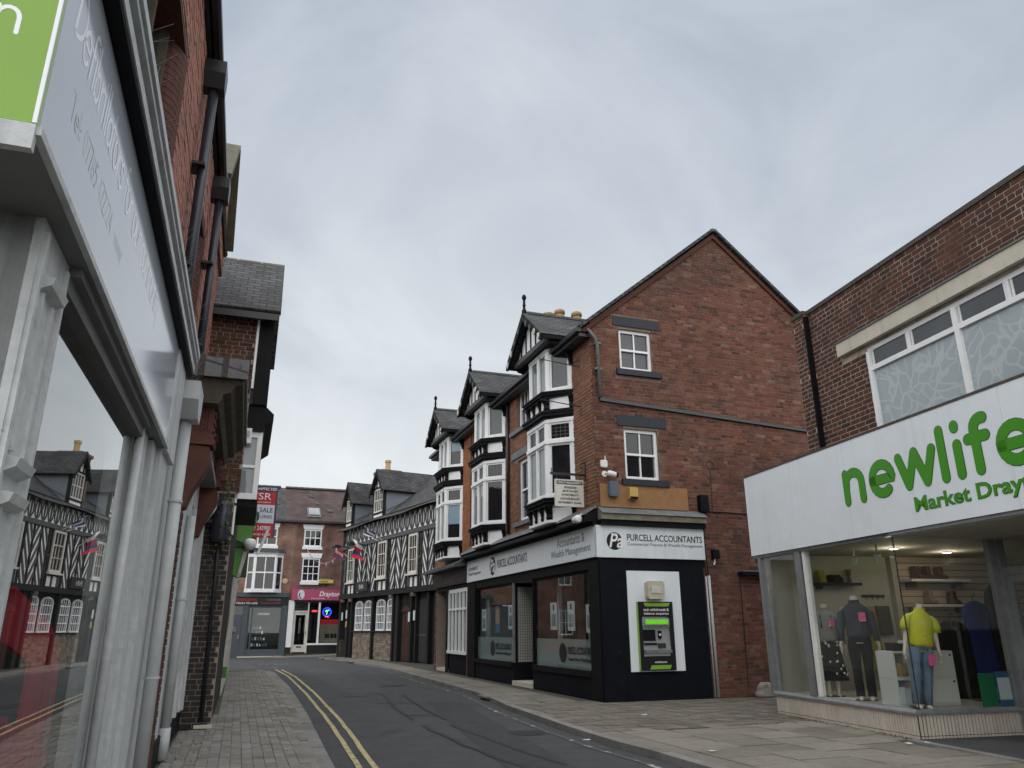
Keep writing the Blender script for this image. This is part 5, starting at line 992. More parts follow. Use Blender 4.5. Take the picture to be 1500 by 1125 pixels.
# herringbone struts between the posts
def herring(a, b, up):
    n = max(1, round((b - a) / .66)); st = (b - a) / n
    for i in range(n):
        x0, x1 = a + i * st, a + (i + 1) * st; s = (1 if (i % 2 == 0) == up else -1); rise = 1.15
        k = -2
        while True:
            zl = 3.27 + k * .60; za, zb = (zl, zl + rise) if s > 0 else (zl + rise, zl); k += 1
            if min(za, zb) > 5.7: break
            # clip to the panel
            pa, pb_ = Vector((x0, za)), Vector((x1, zb)); lo, hi = 3.27, 5.70
            t0, t1 = 0., 1.; dz = zb - za
            for lim, sg in ((lo, 1), (hi, -1)):
                fa = (za - lim) * sg; fb = (zb - lim) * sg
                if fa < 0 and fb < 0: t0 = 2
                elif fa < 0: t0 = max(t0, -fa / (fb - fa))
                elif fb < 0: t1 = min(t1, fa / (fa - fb))
            if t1 - t0 > .12: p, q = pa.lerp(pb_, t0), pa.lerp(pb_, t1); timber(p.x, p.y, q.x, q.y, .105, 'timber_grey', JY + .015, nm='strut')
        if i: timber(x0, 3.27, x0, 5.7, .10)
herring(XL + .16, wins[0][0] - .38, True); herring(wins[0][1] + .38, wins[1][0] - .38, False); herring(wins[1][1] + .38, wins[2][0] - .38, True); herring(wins[2][1] + .38, 1.85, False); herring(1.95, 3.05, True)
for w_ in wins:
    for xx in (w_[0] - .19, w_[1] + .19): timber(xx - .13, 4.55, xx + .13, 4.55, .08, 'timber_grey'); 
    timber(w_[0] - .06, 3.78, w_[1] + .06, 3.78, .12)
    for i in range(3): xx = w_[0] + (w_[1] - w_[0]) * (i + .0) / 2; timber(xx, 3.27, xx, 3.78, .09, 'timber_grey')
# quatrefoil frieze under the eaves: curved braces leaving pointed white stars
n = 25; st = (XR - XL) / n
for i in range(n):
    x = XL + i * st; timber(x, 5.9, x, 6.78, .05, 'timber_grey')
    if x > 2.2: continue
    m = MB()
    for (cx, a0, a1) in ((x, -90, 90), (x + st, 90, 270)):
        pts = [(cx + st * .40 * math.cos(R(a0 + (a1 - a0) * k / 8)), 6.34 + .40 * math.sin(R(a0 + (a1 - a0) * k / 8))) for k in range(9)]
        for p, q in zip(pts, pts[1:]):
            d = (Vector(q) - Vector(p)).normalized() * .026; m.prism([(p[0] - d.y, p[1] + d.x), (p[0] + d.y, p[1] - d.x), (q[0] + d.y, q[1] - d.x), (q[0] - d.y, q[1] + d.x)], JY + .02, JY + .07, 'y')
    m.build('curved_brace', 'timber_grey', pb)
for a, b in wins:
    sash(pb, a, b, 3.86, 5.66, JY - .05, 3, (1, 2), .10, .03, 'offwhite_paint', 'glass_dark', dep=.13, rail=.05); MB().box(a - .08, b + .08, JY - .12, JY, 3.78, 3.86).build('sill', 'offwhite_paint', pb)
# ground floor: stone panels, arched windows, doors
def arched(x0, x1):
    z0, zs, zt = 1.36, 2.62, 2.86; w_ = MB(); cx = (x0 + x1) / 2; r = (x1 - x0) / 2; fw = .06
    w_.box(x0, x1, -.10, .0, z0, z0 + .07); pts = [(x0, z0)] + [(cx + r * math.cos(R(a)), zs + (zt - zs) * math.sin(R(a))) for a in range(180, -1, -15)] + [(x1, z0)]
    for p, q in zip(pts, pts[1:]):
        d = (Vector(q) - Vector(p)).normalized() * fw; w_.prism([p, q, (q[0] + d.y, q[1] - d.x), (p[0] + d.y, p[1] - d.x)], -.09, -.03, 'y')
    for z in (1.75, 2.12, 2.50): w_.box(x0 + .05, x1 - .05, -.085, -.045, z - .022, z + .022)
    for i in range(1, 5): xx = x0 + (x1 - x0) * i / 5; w_.box(xx - .016, xx + .016, -.08, -.05, z0 + .06, zs + (zt - zs) * math.sqrt(max(0, 1 - ((xx - cx) / r) ** 2)) - .04)
    o = w_.build('arched_window', 'white_paint', pb); MB().prism(pts, -.04, -.03, 'y').build('pane', 'glass_grey', o)
for a, b in ((-7.82, -6.78), (-6.52, -5.50), (-4.87, -3.79), (-3.53, -2.70)): arched(a, b)
rr = random.Random(8)
for a, b in ((-7.98, -5.32), (-5.08, -2.70)):
    MB().box(a, b, -.05, 0, 0, 1.28).build('stone_panel', 'mortar_dark', pb); z = 0
    par = pb.children[-1]
    while z < 1.24:
        h = rr.uniform(.09, .15) if z > .25 else rr.uniform(.14, .2); x = a
        while x < b - .05:
            w_ = min(rr.uniform(.16, .42), b - x); MB().box(x + .01, x + w_ - .01, -.075 + rr.uniform(-.012, .01), -.045, z + .008, min(z + h - .008, 1.275)).build('stone', 'rubble_stone', par); x += w_
        z += h
MB().box(-8.1, -2.5, -.16, 0, 1.28, 1.36).build('window_sill_beam', 'oak_black', pb)
for x, w_ in ((-9.75, .30), (-8.75, .28), (-8.15, .14), (-5.2, .2), (-2.58, .16), (-2.1, .34), (-.55, .2), (0.0, .14), (1.25, .2)): MB().box(x - w_ / 2, x + w_ / 2, -.20, .0, 0, 3.02).build('post', 'oak_black', pb)
MB().box(-9.9, -9.4, -.26, .05, 0, .9).build('post_foot', 'stone_old', pb)
d = MB().box(-1.75, -.75, -.02, .03, .05, 2.2).build('door', 'door_brown', pb)
for i in range(3): MB().box(-1.7 + i * .32, -1.42 + i * .32, -.04, -.02, .15, .95).box(-1.7 + i * .32, -1.42 + i * .32, -.04, -.02, 1.1, 2.1).build('door_panel', 'door_brown', d)
MB().prism([(-1.8, 2.2), (-1.6, 2.38), (-1.25, 2.48), (-.9, 2.38), (-.7, 2.2)], -.1, 0, 'y').build('door_head', 'door_brown', pb)
d = MB().box(.1, 1.1, -.03, .03, .03, 2.7).build('door', 'timber_black', pb)
for i in range(5): MB().box(.12 + i * .195, .30 + i * .195, -.05, -.03, .08, 2.62).build('door_board', 'timber_black', d)
MB().box(.15, 1.05, -.07, -.05, 1.15, 1.2).build('door_strap', 'timber_grey', d)
# carved corbel masks under the jetty
for x in (-9.4, -8.2, -2.7, -.2):
    rings = [[(x + (.24 + .10 * math.sin(k * 2.2 + z * 40)) * s * math.cos(k * .628), -.24 + (.11 + .05 * math.sin(k * 3 + z * 60)) * s * math.sin(k * .628), z) for k in range(10)] for z, s in ((2.84, .45), (2.88, 1.0), (2.93, .7), (2.97, 1.1), (3.02, .6))]; MB().loft(rings).build('carved_corbel', 'stone_ledge', pb, smooth=True)
# roof with sagging ridge, eaves kick
EY = JY - .35; RY, RZ = 2.6, 9.25
xs = [XL - .2 + (XR - XL + .4) * i / 10 for i in range(11)]; m = MB()
v = []
for x in xs:
    sag = .18 * math.sin((x - XL) * .55) ; hip = max(0., (XL + 1.6 - x) / 1.6)
    v += [(x, EY, 6.72 + .05 * math.sin(x)), (x, EY + .6, 7.10), (x, RY - hip * .0, RZ + .12 * math.sin(x * .8) + (.25 if x > 0 else 0) - hip * 1.3)]
for x in xs: v.append((x, 6.0, 6.8))
n = len(xs); f = []
for i in range(n - 1):
    for j in range(2): f.append((i * 3 + j, i * 3 + 3 + j, i * 3 + 4 + j, i * 3 + 1 + j))
    f.append((i * 3 + 2, i * 3 + 5, 3 * n + i + 1, 3 * n + i))
m.add(v, f); rfp = m.build('roof', 'slates_dark', pb, uv=uv_slope)
MB().prism([(EY, 6.72), (EY + .6, 7.1), (RY, 8.0), (6, 6.8), (0, 6.8)], XL - .2, XL - .15, 'x').build('roof_end', 'slates_dark', pb, uv=uv_slope)
def dormer(xc, w, lab):
    y0 = JY - .05; zb, ze, za = 7.22, 8.48, 9.45; x0, x1 = xc - w / 2, xc + w / 2
    g = MB().box(x0 + .02, x1 - .02, y0 + .12, 3.4, 7.0, ze).build('dormer', 'lead_pale', pb)
    MB().box(x0, x0 + .1, y0, y0 + .16, 6.95, ze).box(x1 - .1, x1, y0, y0 + .16, 6.95, ze).box(x0, x1, y0, y0 + .15, zb - .1, zb).box(x0, x1, y0, y0 + .16, ze - .02, ze + .07).build('dormer_frame', 'oak_black', g)
    MB().box(x0 + .1, x1 - .1, y0 + .03, y0 + .12, 6.95, zb - .1).build('dormer_apron', 'plaster_white', g)
    sash(pb, x0 + .1, x1 - .1, zb, ze - .03, y0 + .02, 4, (2,), .07, .05, 'offwhite_paint', 'glass_grey', name='dormer_window')
    MB().prism([(x0, ze + .07), (x1, ze + .07), (xc, za - .12)], y0 + .06, y0 + .14, 'y').build('dormer_gable', 'plaster_white', g)
    for a in (-.26, 0, .26): 
        MB().box(xc + a * w - .035, xc + a * w + .035, y0 + .03, y0 + .06, ze + .07, ze + .07 + (za - ze - .2) * (1 - abs(a) * 2)).build('gable_stud', 'oak_black', g)
    sl = MB(); ov = .2; s = (za - ze) / (w / 2 + .0); xe0, xe1 = x0 - ov, x1 + ov; zl = ze - ov * s * .9
    sl.slab([(xc, y0 - .18, za), (xe0, y0 - .18, zl), (xe0, 1.6, zl), (xc, 3.2, za)], .06); sl.slab([(xe1, y0 - .18, zl), (xc, y0 - .18, za), (xc, 3.2, za), (xe1, 1.6, zl)], .06); sl.build('dormer_roof', 'slates_dark', g, uv=uv_slope)
    for s2 in (0, 1):
        xe = xe0 if s2 == 0 else xe1; MB().prism([(xe, zl - .02), (xc, za - .03), (xc, za - .22), (xe, zl - .18)], y0 - .2, y0 - .13, 'y').build('bargeboard', 'oak_black', g)
    MB().prism([(y0 + .2, 7.25), (y0 + .2, 7.5), (1.5, 8.35), (1.5, 8.15)], x1 - .01, x1 + .03, 'x').build('lead_flashing', 'lead_pale', g)
dormer(-4.70, 1.4, 'near'); dormer(-9.0, 1.05, 'far')
c = MB().box(-7.45, -6.3, .5, 1.5, 7.0, 9.7).box(-7.53, -6.22, .42, 1.58, 9.7, 9.86).build('chimney', 'far_brick_dark', pb, uv=uv_wall); MB().lathe([(.17, 9.86), (.15, 10.36), (.19, 10.38), (.19, 10.5), (.16, 10.52)], (-6.85, 1.0, 0), 8).build('chimney_pot', 'chimney_buff', c)
solo(MB().tube([(0, 0, 0), (0, 0, 1.3)], .012, 5), 'roof_aerial', 'lead_grey', 'thin aerial rod on the inn roof', 'aerial', FP, (-.6, 2.4, 9.2))
# flags, bunting and hanging lamps on the inn
def flag(label, x, z, ln, mat2, out_=.95, up=.75):
    t = thing('flag', label, 'flag', FP, (x, JY - .03, z), 0, 'flags on the inn'); MB().tube([(0, 0, 0), (-.25, -out_, up)], .02, 6).build('pole', 'offwhite_paint', t)
    for k, mt in enumerate(mat2):
        m = MB(); a = k / len(mat2); b = (k + 1) / len(mat2); g = []
        for i in range(7):
            q = i / 6; base = Vector((-.25, -out_, up)) * (1 - .62 * q)
            for s in (a, b): g.append(tuple(base + Vector((.14 * math.sin(s * 5 + q * 3) + .25 * s, .08 * math.sin(q * 9 + s * 4), -ln * s * (1 - .25 * q)))))
        m.add(g, [(2 * i, 2 * i + 1, 2 * i + 3, 2 * i + 2) for i in range(6)]); m.build('cloth', mt, t, smooth=True)
flag('red and white flag nearest the far end of the inn', -8.3, 5.1, .6, ('fabric_red', 'fabric_white', 'fabric_red', 'fabric_blue')); flag('long red flag hanging between the two inn windows', -5.8, 5.2, .95, ('fabric_white', 'fabric_red', 'fabric_blue', 'fabric_red'), .8, .75); flag('blue and white flag high on the inn front', -3.9, 5.7, .45, ('fabric_blue', 'fabric_white', 'fabric_blue', 'fabric_white'), .9, .7)
m = MB(); t = thing('bunting', 'string of red white and blue bunting across to the far shops', 'bunting', FP, (-9.9, JY, 5.6)); P0, P1 = Vector((0, 0, 0)), Vector((-3.2, -1.2, .6)); pts = []
for i in range(19): q = i / 18; p = P0.lerp(P1, q); p.z -= 1.0 * math.sin(math.pi * q) * .8; pts.append(p)
MB().tube([tuple(p) for p in pts], .008, 4).build('cord', 'fabric_white', t)
for i in range(1, 18): p = pts[i]; MB().add([(p.x - .09, p.y, p.z), (p.x + .09, p.y, p.z), (p.x, p.y + .03, p.z - .24)], [(0, 1, 2)]).build('pennant', ('fabric_red', 'fabric_white', 'fabric_blue')[i % 3], t)
t = thing('hanging_board', 'long dark inn name board on the timber front', 'sign', FP, (-7.1, JY - .12, 3.3)); MB().box(0, 1.6, 0, .06, 0, .5).build('board', 'timber_black', t); text('THE STAR INN' if False else 'INN', 'offwhite_paint', t, .5, 1.1, .12, .36, 0)
for i, x in enumerate((-8.6, -6.3)):
    t = thing('floodlight', ('black floodlight on arm at far end of the inn', 'black floodlight on arm beside the long red flag')[i], 'light', FP, (x, JY, 5.75 if i == 0 else 5.7)); MB().tube([(0, 0, 0), (0, -.7, .05)], .025, 6).build('arm', 'pipe_black', t); MB().box(-.25, .25, -.95, -.65, -.08, .1).build('head', 'pipe_black', t)
for x, z, lb in ((-9.4, 1.9, 'narrow white notice on the far inn post'), (-8.75, 2.0, 'white notice on the second inn post'), (-.6, 1.75, 'white notice beside the brown inn door'), (-.05, 1.8, 'pale notice between the two inn doors')):
    t = solo(MB().box(-.09, .09, 0, .02, 0, .42), 'wall_notice', 'poster_white', lb, 'notice', FP, (x, -.24, z))
solo(MB().prism([(0, 0), (.16, 0), (.16, .3), (0, .3)], 0, .03, 'y'), 'wall_notice', 'box_yellow', 'small yellow notice on the second inn post', 'notice', FP, (-8.83, -.235, 1.55))

# ================================================================== SHOPS ACROSS THE END OF THE STREET
def far_house(name, label, x0, x1, mat, roofmat):
    t = thing(name, label, 'building', FD, (0, 0, 0)); return t
dl = far_house('brick_shop_house', 'brown brick house with white bay window over a slate blue phone shop', -6.5, 0, 0, 0); dr = far_house('brick_shop_house', 'red brick house with small paned windows over a pink signed shop', 0, 6, 0, 0)
def wall_with(parent, x0, x1, z0, z1, opens, mat, y=0):
    m = MB(); zs = sorted({z0, z1} | {z for o in opens for z in (o[2], o[3])})
    for a, b in zip(zs, zs[1:]):
        for p, q in overlap(x0, x1, opens, a, b): m.box(p, q, y, y + .25, a, b)
    return m.build('wall', mat, parent, uv=uv_wall)
wall_with(dl, -7.5, -.03, 2.9, 7.85, [(-2.2, -1.05, 6.2, 7.38)], 'far_brick'); wall_with(dr, -.03, 6, 3.0, 7.85, [(.53, 1.6, 6.2, 7.36), (.55, 1.6, 4.15, 5.62)], 'far_brick_dark')
for par, a, b in ((dl, -7.6, -.6), (dr, -.6, 6.1)):
    r = MB().slab([(a, -.25, 7.82), (a, 3.6, 10.5), (b, 3.6, 10.5), (b, -.25, 7.82)], -.08).build('roof', 'slates' if par is dl else 'tiles_brown', par, uv=uv_slope)
    MB().slab([(a, 3.6, 10.5), (a, 7, 8.0), (b, 7, 8.0), (b, 3.6, 10.5)], -.08).build('roof_rear', 'slates', par, uv=uv_slope)
    for i in range(int((b - a) / .42)): x = a + i * .42; MB().prism([(3.42, 10.48), (3.6, 10.62), (3.78, 10.48)], x + .01, x + .41, 'x').build('ridge_tile', 'tiles_brown', r)
    MB().box(a + .1 if par is dr else a, b if par is dr else b, -.36, -.24, 7.74, 7.86).build('gutter', 'pipe_black', par)
    MB().box(a + .1, b - .1, 6.8, 7, 0, 8).build('rear_wall', 'rear_brick', par)
MB().box(-.03, .05, -.02, 0, 3.9, 7.7).build('party_joint', 'far_brick_dark', dr)
# pale replaced tiles on the roof, rooflight
rl = dr.children[1]; sl_ = lambda x, t: (x, -.25 + 3.85 * t - .0, 7.82 + 2.68 * t + .095)
for cx, ts in ((-1.15, (.45, .50, .55, .60, .65, .70, .75)), (.95, (.72, .76, .82, .88)), (1.3, (.35, .5)), (2.0, (.28, .31))):
    for t_ in ts:
        a, b = cx + random.uniform(-.14, .0), cx + random.uniform(.1, .3); MB().slab([sl_(a, t_), sl_(a, t_ + .022), sl_(b, t_ + .022), sl_(b, t_)], -.012).build('replaced_tile', 'lichen_tile', rl if cx > -.6 else dl.children[1])
t0, t1 = .10, .36; m = MB().slab([sl_(.68, t0), sl_(.68, t1), sl_(1.5, t1), sl_(1.5, t0)], -.06).build('rooflight', 'lead_grey', rl)
o_ = MB(); q = lambda x, t: (x, -.25 + 3.85 * t, 7.82 + 2.68 * t + .165); o_.slab([q(.76, t0 + .03), q(.76, t1 - .03), q(1.42, t1 - .03), q(1.42, t0 + .03)], -.01).build('pane', 'glass_pale', m)
def far_window(par, a, b, z0, z1, lin, nx, nz):
    sash(par, a, b, z0, z1, -.02, nx, nz, .07, .045, 'white_paint', 'glass_dark', dep=.14, rail=.05); MB().prism([(a - .05, lin[0]), (b + .05, lin[0]), (b + .12, lin[1]), (a - .12, lin[1])], -.06, .05, 'y').build('lintel', 'white_paint', par); MB().box(a - .06, b + .08, -.10, .05, z0 - .18, z0 + .0).build('sill', 'white_paint', par)
far_window(dr, .54, 1.6, 6.32, 7.36, (7.38, 7.66), 3, (1, 1)); far_window(dr, .56, 1.6, 4.22, 5.62, (5.64, 5.92), 3, (1, 2)); far_window(dl, -2.2, -1.05, 6.32, 7.38, (7.40, 7.66), 2, (1, 1))
# canted bay over the phone shop
bx0, bx1, p = -2.65, -.58, .42; q = [(bx0, 0), (bx0 + p, -p), (bx1 - p, -p), (bx1, 0)]
by = MB().prism([(x, y * .85 if y else .02) for x, y in [(bx0 + .08, 0), (bx0 + p + .05, -p), (bx1 - p - .05, -p), (bx1 - .08, 0)]], 3.6, 5.8).build('bay_window', 'white_paint', dl)
for k in range(3):
    T, Ln = sideT(q[k], q[k + 1]); f = MB(T); f.box(0, .1, 0, .06, 3.7, 5.75).box(Ln - .1, Ln, 0, .06, 3.7, 5.75).box(0, Ln, -.02, .06, 5.6, 5.85).box(0, Ln, -.04, .06, 3.55, 3.76).box(.1, Ln - .1, .01, .06, 4.66, 4.74)
    if k == 1: f.box(Ln / 2 - .03, Ln / 2 + .03, .012, .06, 3.76, 5.6)
    f.build('bay_frame', 'white_paint', by)
    for a, b in (((.1, Ln / 2 - .03), (Ln / 2 + .03, Ln - .1)) if k == 1 else ((.1, Ln - .1),)):
        for z0, z1 in ((3.76, 4.66), (4.74, 5.6)): MB(T).box(a, b, .03, .038, z0, z1).build('pane', 'glass_dark', by)
MB().prism([(bx0 - .15, .02), (bx0 + p - .1, -p - .14), (bx1 - p + .1, -p - .14), (bx1 + .15, .02)], 5.85, 5.95).prism([(bx0 - .1, .02), (bx0 + p - .05, -p - .06), (bx1 - p + .05, -p - .06), (bx1 + .1, .02)], 5.951, 6.06).build('bay_roof', 'timber_grey', dl); MB().prism([(bx0 - .12, .02), (bx0 + p - .07, -p - .10), (bx1 - p + .07, -p - .10), (bx1 + .12, .02)], 5.80, 5.849).build('bay_cornice', 'white_paint', by)
solo(MB().lathe([(.0, -.06), (.14, -.06), (.17, -.03), (.17, 0)], (0, 0, 0), 8, 'y'), 'alarm_box', 'cream_disc', 'round cream alarm box beside the white bay window', 'alarm box', FD, (-.38, -.0, 4.23))
# phone shop
MB().box(-4.6, -.08, -.16, .1, 3.30, 3.54).build('shop_cornice', 'slate_paint', dl); MB().box(-4.6, -.08, -.02, .2, 2.78, 3.30).build('fascia_back', 'dark_sign', dl)
t = thing('fascia_sign', 'black phone shop fascia with red and white lettering', 'sign', FD, (-4.5, -.08, 2.82)); MB().box(0, 4.25, 0, .05, 0, .46).build('board', 'dark_sign', t); text('TECH TO LIFE', 'lettering_white', t, 1.45, 2.65, .06, .17, 0, .01); text('BRINGING', 'red_board', t, 1.5, 2.6, .24, .4, 0, .02); text('01630 600288', 'lettering_grey', t, 3.15, 3.95, .26, .38, 0, .01); text('PHONES TABLETS REPAIRS', 'red_board', t, 2.85, 3.95, .09, .17, 0, .01)
for a, b in ((-.40, -.08), (-2.62, -2.32)): MB().box(a, b, -.06, .2, -.1, 2.82).build('pilaster', 'slate_paint', dl)
MB().box(-2.32, -.40, -.0, .2, -.1, .26).build('stall_riser', 'slate_paint', dl); MB().box(-2.7, -.2, -.12, .0, -.12, -.02).build('step', 'concrete_pale', dl)
w = MB().box(-2.32, -2.22, .0, .1, .26, 2.78).box(-.46, -.40, .0, .1, .26, 2.78).box(-2.22, -.46, .0, .1, 2.68, 2.78).box(-2.22, -.46, .0, .1, .26, .36).box(-2.12, -2.05, .02, .1, .36, 2.68).build('shop_window', 'slate_paint', dl); MB().box(-2.05, -.46, .05, .056, .36, 2.68).build('pane', 'glass_shop', w); MB().box(-2.22, -2.12, .05, .056, .36, 2.68).build('pane', 'glass_shop', w); text('PHONE REPAIRS', 'lettering_white', w, -1.75, -1.1, 2.28, 2.38, .045, .01)
d = MB().box(-3.6, -2.62, .04, .1, -.1, 2.28).build('door', 'slate_paint', dl); MB().lathe([(.26, -.01), (.26, 0)], (-3.15, .035, 1.45), 16, 'y').build('pane', 'glass_dark', d); MB().box(-2.78, -2.72, -.02, .04, .95, 1.15).build('handle', 'aluminium', d); MB().box(-3.6, -2.62, .04, .1, 2.28, 2.8).build('fanlight', 'glass_dark', d); MB().box(-7.5, -3.6, .0, .2, -.3, 2.8).build('lower_wall', 'slate_paint', dl)
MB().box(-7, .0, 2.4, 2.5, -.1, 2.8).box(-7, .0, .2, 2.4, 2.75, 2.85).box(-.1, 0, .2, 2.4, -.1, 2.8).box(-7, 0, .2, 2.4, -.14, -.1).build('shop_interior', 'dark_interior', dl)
rr = random.Random(2)
for r_, z in enumerate((.52, .86, 1.2, 1.5)):
    sh = solo(MB().box(-.8, .35, 0, .3, -.02, 0), 'display_shelf', 'glass_grey', ('lowest', 'second lowest', 'second highest', 'highest')[r_] + ' glass shelf in the phone shop window', 'shelf', FD, (-1.25, .3, z))
    for i in range(6 - r_): solo(MB().box(0, .06 + .05 * rr.random(), 0, .02, 0, .10 + .08 * rr.random()), 'phone_accessory', rr.choice(('poster_white', 'lead_pale', 'poster_white', 'box_grey', 'poster_blue')), 'small pale phone accessory pack on shop window shelf', 'phone pack', FD, (-2.0 + i * .16 + r_ * .03, .32, z + .002), group='phone accessories in the window')
# pink signed shop
MB().box(0, 4.5, -.0, .2, 3.0, 3.15).build('fascia_back', 'dark_sign', dr)
t = thing('fascia_sign', 'pink shop fascia reading Drayton with a pale oval', 'sign', FD, (.07, -.12, 3.13)); MB().box(0, 4.4, 0, .08, 0, .64).build('board', 'pink_sign', t); text('Drayton', 'lettering_white', t, 1.62, 2.82, .14, .52, 0, .02, .3); text('01630 655 389', 'lettering_white', t, 1.15, 1.95, .07, .13, 0); MB().add([(.55 + .20 * math.cos(k * .314), -.004, .32 + .29 * math.sin(k * .314)) for k in range(20)], [tuple(range(20))]).build('oval', 'pale_board', t); MB().tube([(.48, -.008, .42), (.44, -.008, .28), (.52, -.008, .12), (.58, -.008, .08)], .03, 6, .004).build('figure', 'lettering_black', t)
MB().box(-.05, .26, -.05, .2, .45, 3.12).build('white_pier', 'white_paint', dr); MB().box(-.05, .26, -.04, .2, -.05, .45).build('pier_foot', 'dark_sign', dr)
d = MB().box(.32, .42, .05, .11, .17, 2.42).box(1.0, 1.10, .05, .11, .17, 2.42).box(.42, 1.0, .05, .11, 2.28, 2.42).box(.42, 1.0, .05, .11, .17, .58).build('door', 'offwhite_paint', dr); MB().box(.42, 1.0, .07, .076, .58, 2.28).build('pane', 'glass_shop', d); MB().box(.58, .86, .04, .05, .42, .5).build('letterbox', 'dark_sign', d); MB().box(1.04, 1.07, .0, .05, 1.2, 1.35).build('handle', 'dark_sign', d)
MB().box(.26, .32, .02, .12, .1, 3.1).box(1.10, 1.18, .02, .12, .1, 3.1).box(.32, 1.10, .02, .12, 2.42, 2.52).build('door_frame', 'offwhite_paint', dr); MB().box(.32, 1.1, .07, .076, 2.52, 3.0).build('fanlight', 'glass_dark', dr)
w = MB().box(1.72, 1.84, .0, .1, .64, 3.02).box(3.02, 3.12, .0, .1, .64, 3.02).box(1.18, 4.4, -.08, .1, .56, .66).build('shop_window', 'white_paint', dr); MB().box(1.18, 1.72, .05, .056, .66, 3.0).build('pane', 'glass_shop', w); MB().box(1.84, 3.02, .05, .056, .66, 3.0).build('pane', 'glass_shop', w); MB().box(3.12, 4.4, .05, .056, .66, 3.0).build('pane', 'glass_shop', w)
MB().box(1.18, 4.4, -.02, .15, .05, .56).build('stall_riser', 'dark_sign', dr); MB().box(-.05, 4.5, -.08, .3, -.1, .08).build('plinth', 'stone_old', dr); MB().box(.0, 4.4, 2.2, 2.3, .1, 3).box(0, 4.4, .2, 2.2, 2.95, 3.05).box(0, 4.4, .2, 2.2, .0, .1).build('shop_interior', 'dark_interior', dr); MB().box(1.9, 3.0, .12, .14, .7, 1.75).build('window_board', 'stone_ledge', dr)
text('____  ___ __', 'dark_sign', dr, 2.2, 2.9, .95, 1.2, .118); MB().box(1.9, 3.0, .10, .118, 1.75, 2.02).build('window_banner', 'fabric_red', dr)
t = thing('neon_sign', 'round blue neon window sign with green palm figure', 'neon sign', FD, (2.25, .10, 2.45)); MB().tube([(.25 * math.cos(k * .314), 0, .25 * math.sin(k * .314)) for k in range(21)], .022, 6).build('ring', 'neon_blue', t); MB().lathe([(.24, .01), (.24, .02)], (0, 0, 0), 20, 'y').build('backing', 'blue_board', t); MB().tube([(-.02, -.01, -.15), (.0, -.01, 0), (.02, -.01, .08)], .022, 6).tube([(-.1, -.01, .02), (-.04, -.01, .1), (.03, -.01, .1), (.1, -.01, .12), (.13, -.01, .08)], .026, 6).build('figure', 'neon_green', t); MB().tube([(-.1, -.01, -.3), (.0, -.01, -.24), (.06, -.01, -.32), (.14, -.01, -.3)], .02, 6).build('underline', 'neon_red', t)
t = thing('neon_sign', 'small red neon open sign in the narrow window', 'neon sign', FD, (1.32, .10, 2.42)); MB().box(0, .36, .01, .03, 0, .17).build('backing', 'dark_sign', t); text('OPEN', 'neon_red', t, .03, .33, .03, .14, .0, .02)
t = thing('hanging_board', 'yellow and black market board fixed below the small paned window', 'sign', FD, (1.6, -.12, 4.02)); MB().box(0, .88, 0, .04, .12, .34).build('board', 'yellow_sign', t); MB().box(0, .82, 0, .04, .345, .45).box(0, .6, 0, .04, 0, .115).build('border', 'dark_sign', t); text('market', 'lettering_black', t, .1, .55, .17, .28, 0, .01); text('Newport', 'lettering_white', t, .08, .7, .37, .43, 0)
for x in (.02, .14): solo(MB().box(0, .05, -.02, 0, 0, .55), 'sign_bracket', 'pink_sign', ('left', 'right')[x > .1] + ' pink upright strip above the pink fascia', 'bracket', FD, (x, 0, 3.77))
struct(MB().add([FD.w(-9, -1.4, -.32)[:], FD.w(6, -1.4, .10)[:], FD.w(6, 0, .14)[:], FD.w(-9, 0, -.28)[:]], [(0, 1, 2, 3)]), 'pavement_far', 'flagstone'); struct(MB().add([FD.w(-9, -1.4, -.42)[:], FD.w(6, -1.4, -.10)[:], FD.w(6, -1.4, .10)[:], FD.w(-9, -1.4, -.32)[:]], [(0, 1, 2, 3)]), 'kerb_far', 'kerbstone')

fn = thing('reflection_house', 'invented dark brick house across the street end, added to fill window reflections', 'building', FD, (-7.7, 0, 0))  # invented house, added so the shop windows mirror dark brick instead of sky
wall_with(fn, -12, 0, -.4, 7.2, [(-2.6, -1.6, 1, 2.6), (-5.4, -4.4, 1, 2.6), (-2.6, -1.6, 4.2, 5.8), (-5.4, -4.4, 4.2, 5.8), (-8.4, -7.4, 4.2, 5.8)], 'far_brick_dark')
for a, z in ((-2.6, 1), (-5.4, 1), (-2.6, 4.2), (-5.4, 4.2), (-8.4, 4.2)): sash(fn, a, a + 1, z, z + 1.6, .05, 2, (1, 1), .07, .04)
MB().slab([(-12, -.25, 7.2), (-12, 3.6, 9.8), (0, 3.6, 9.8), (0, -.25, 7.2)], -.08).build('roof', 'slates', fn, uv=uv_slope)

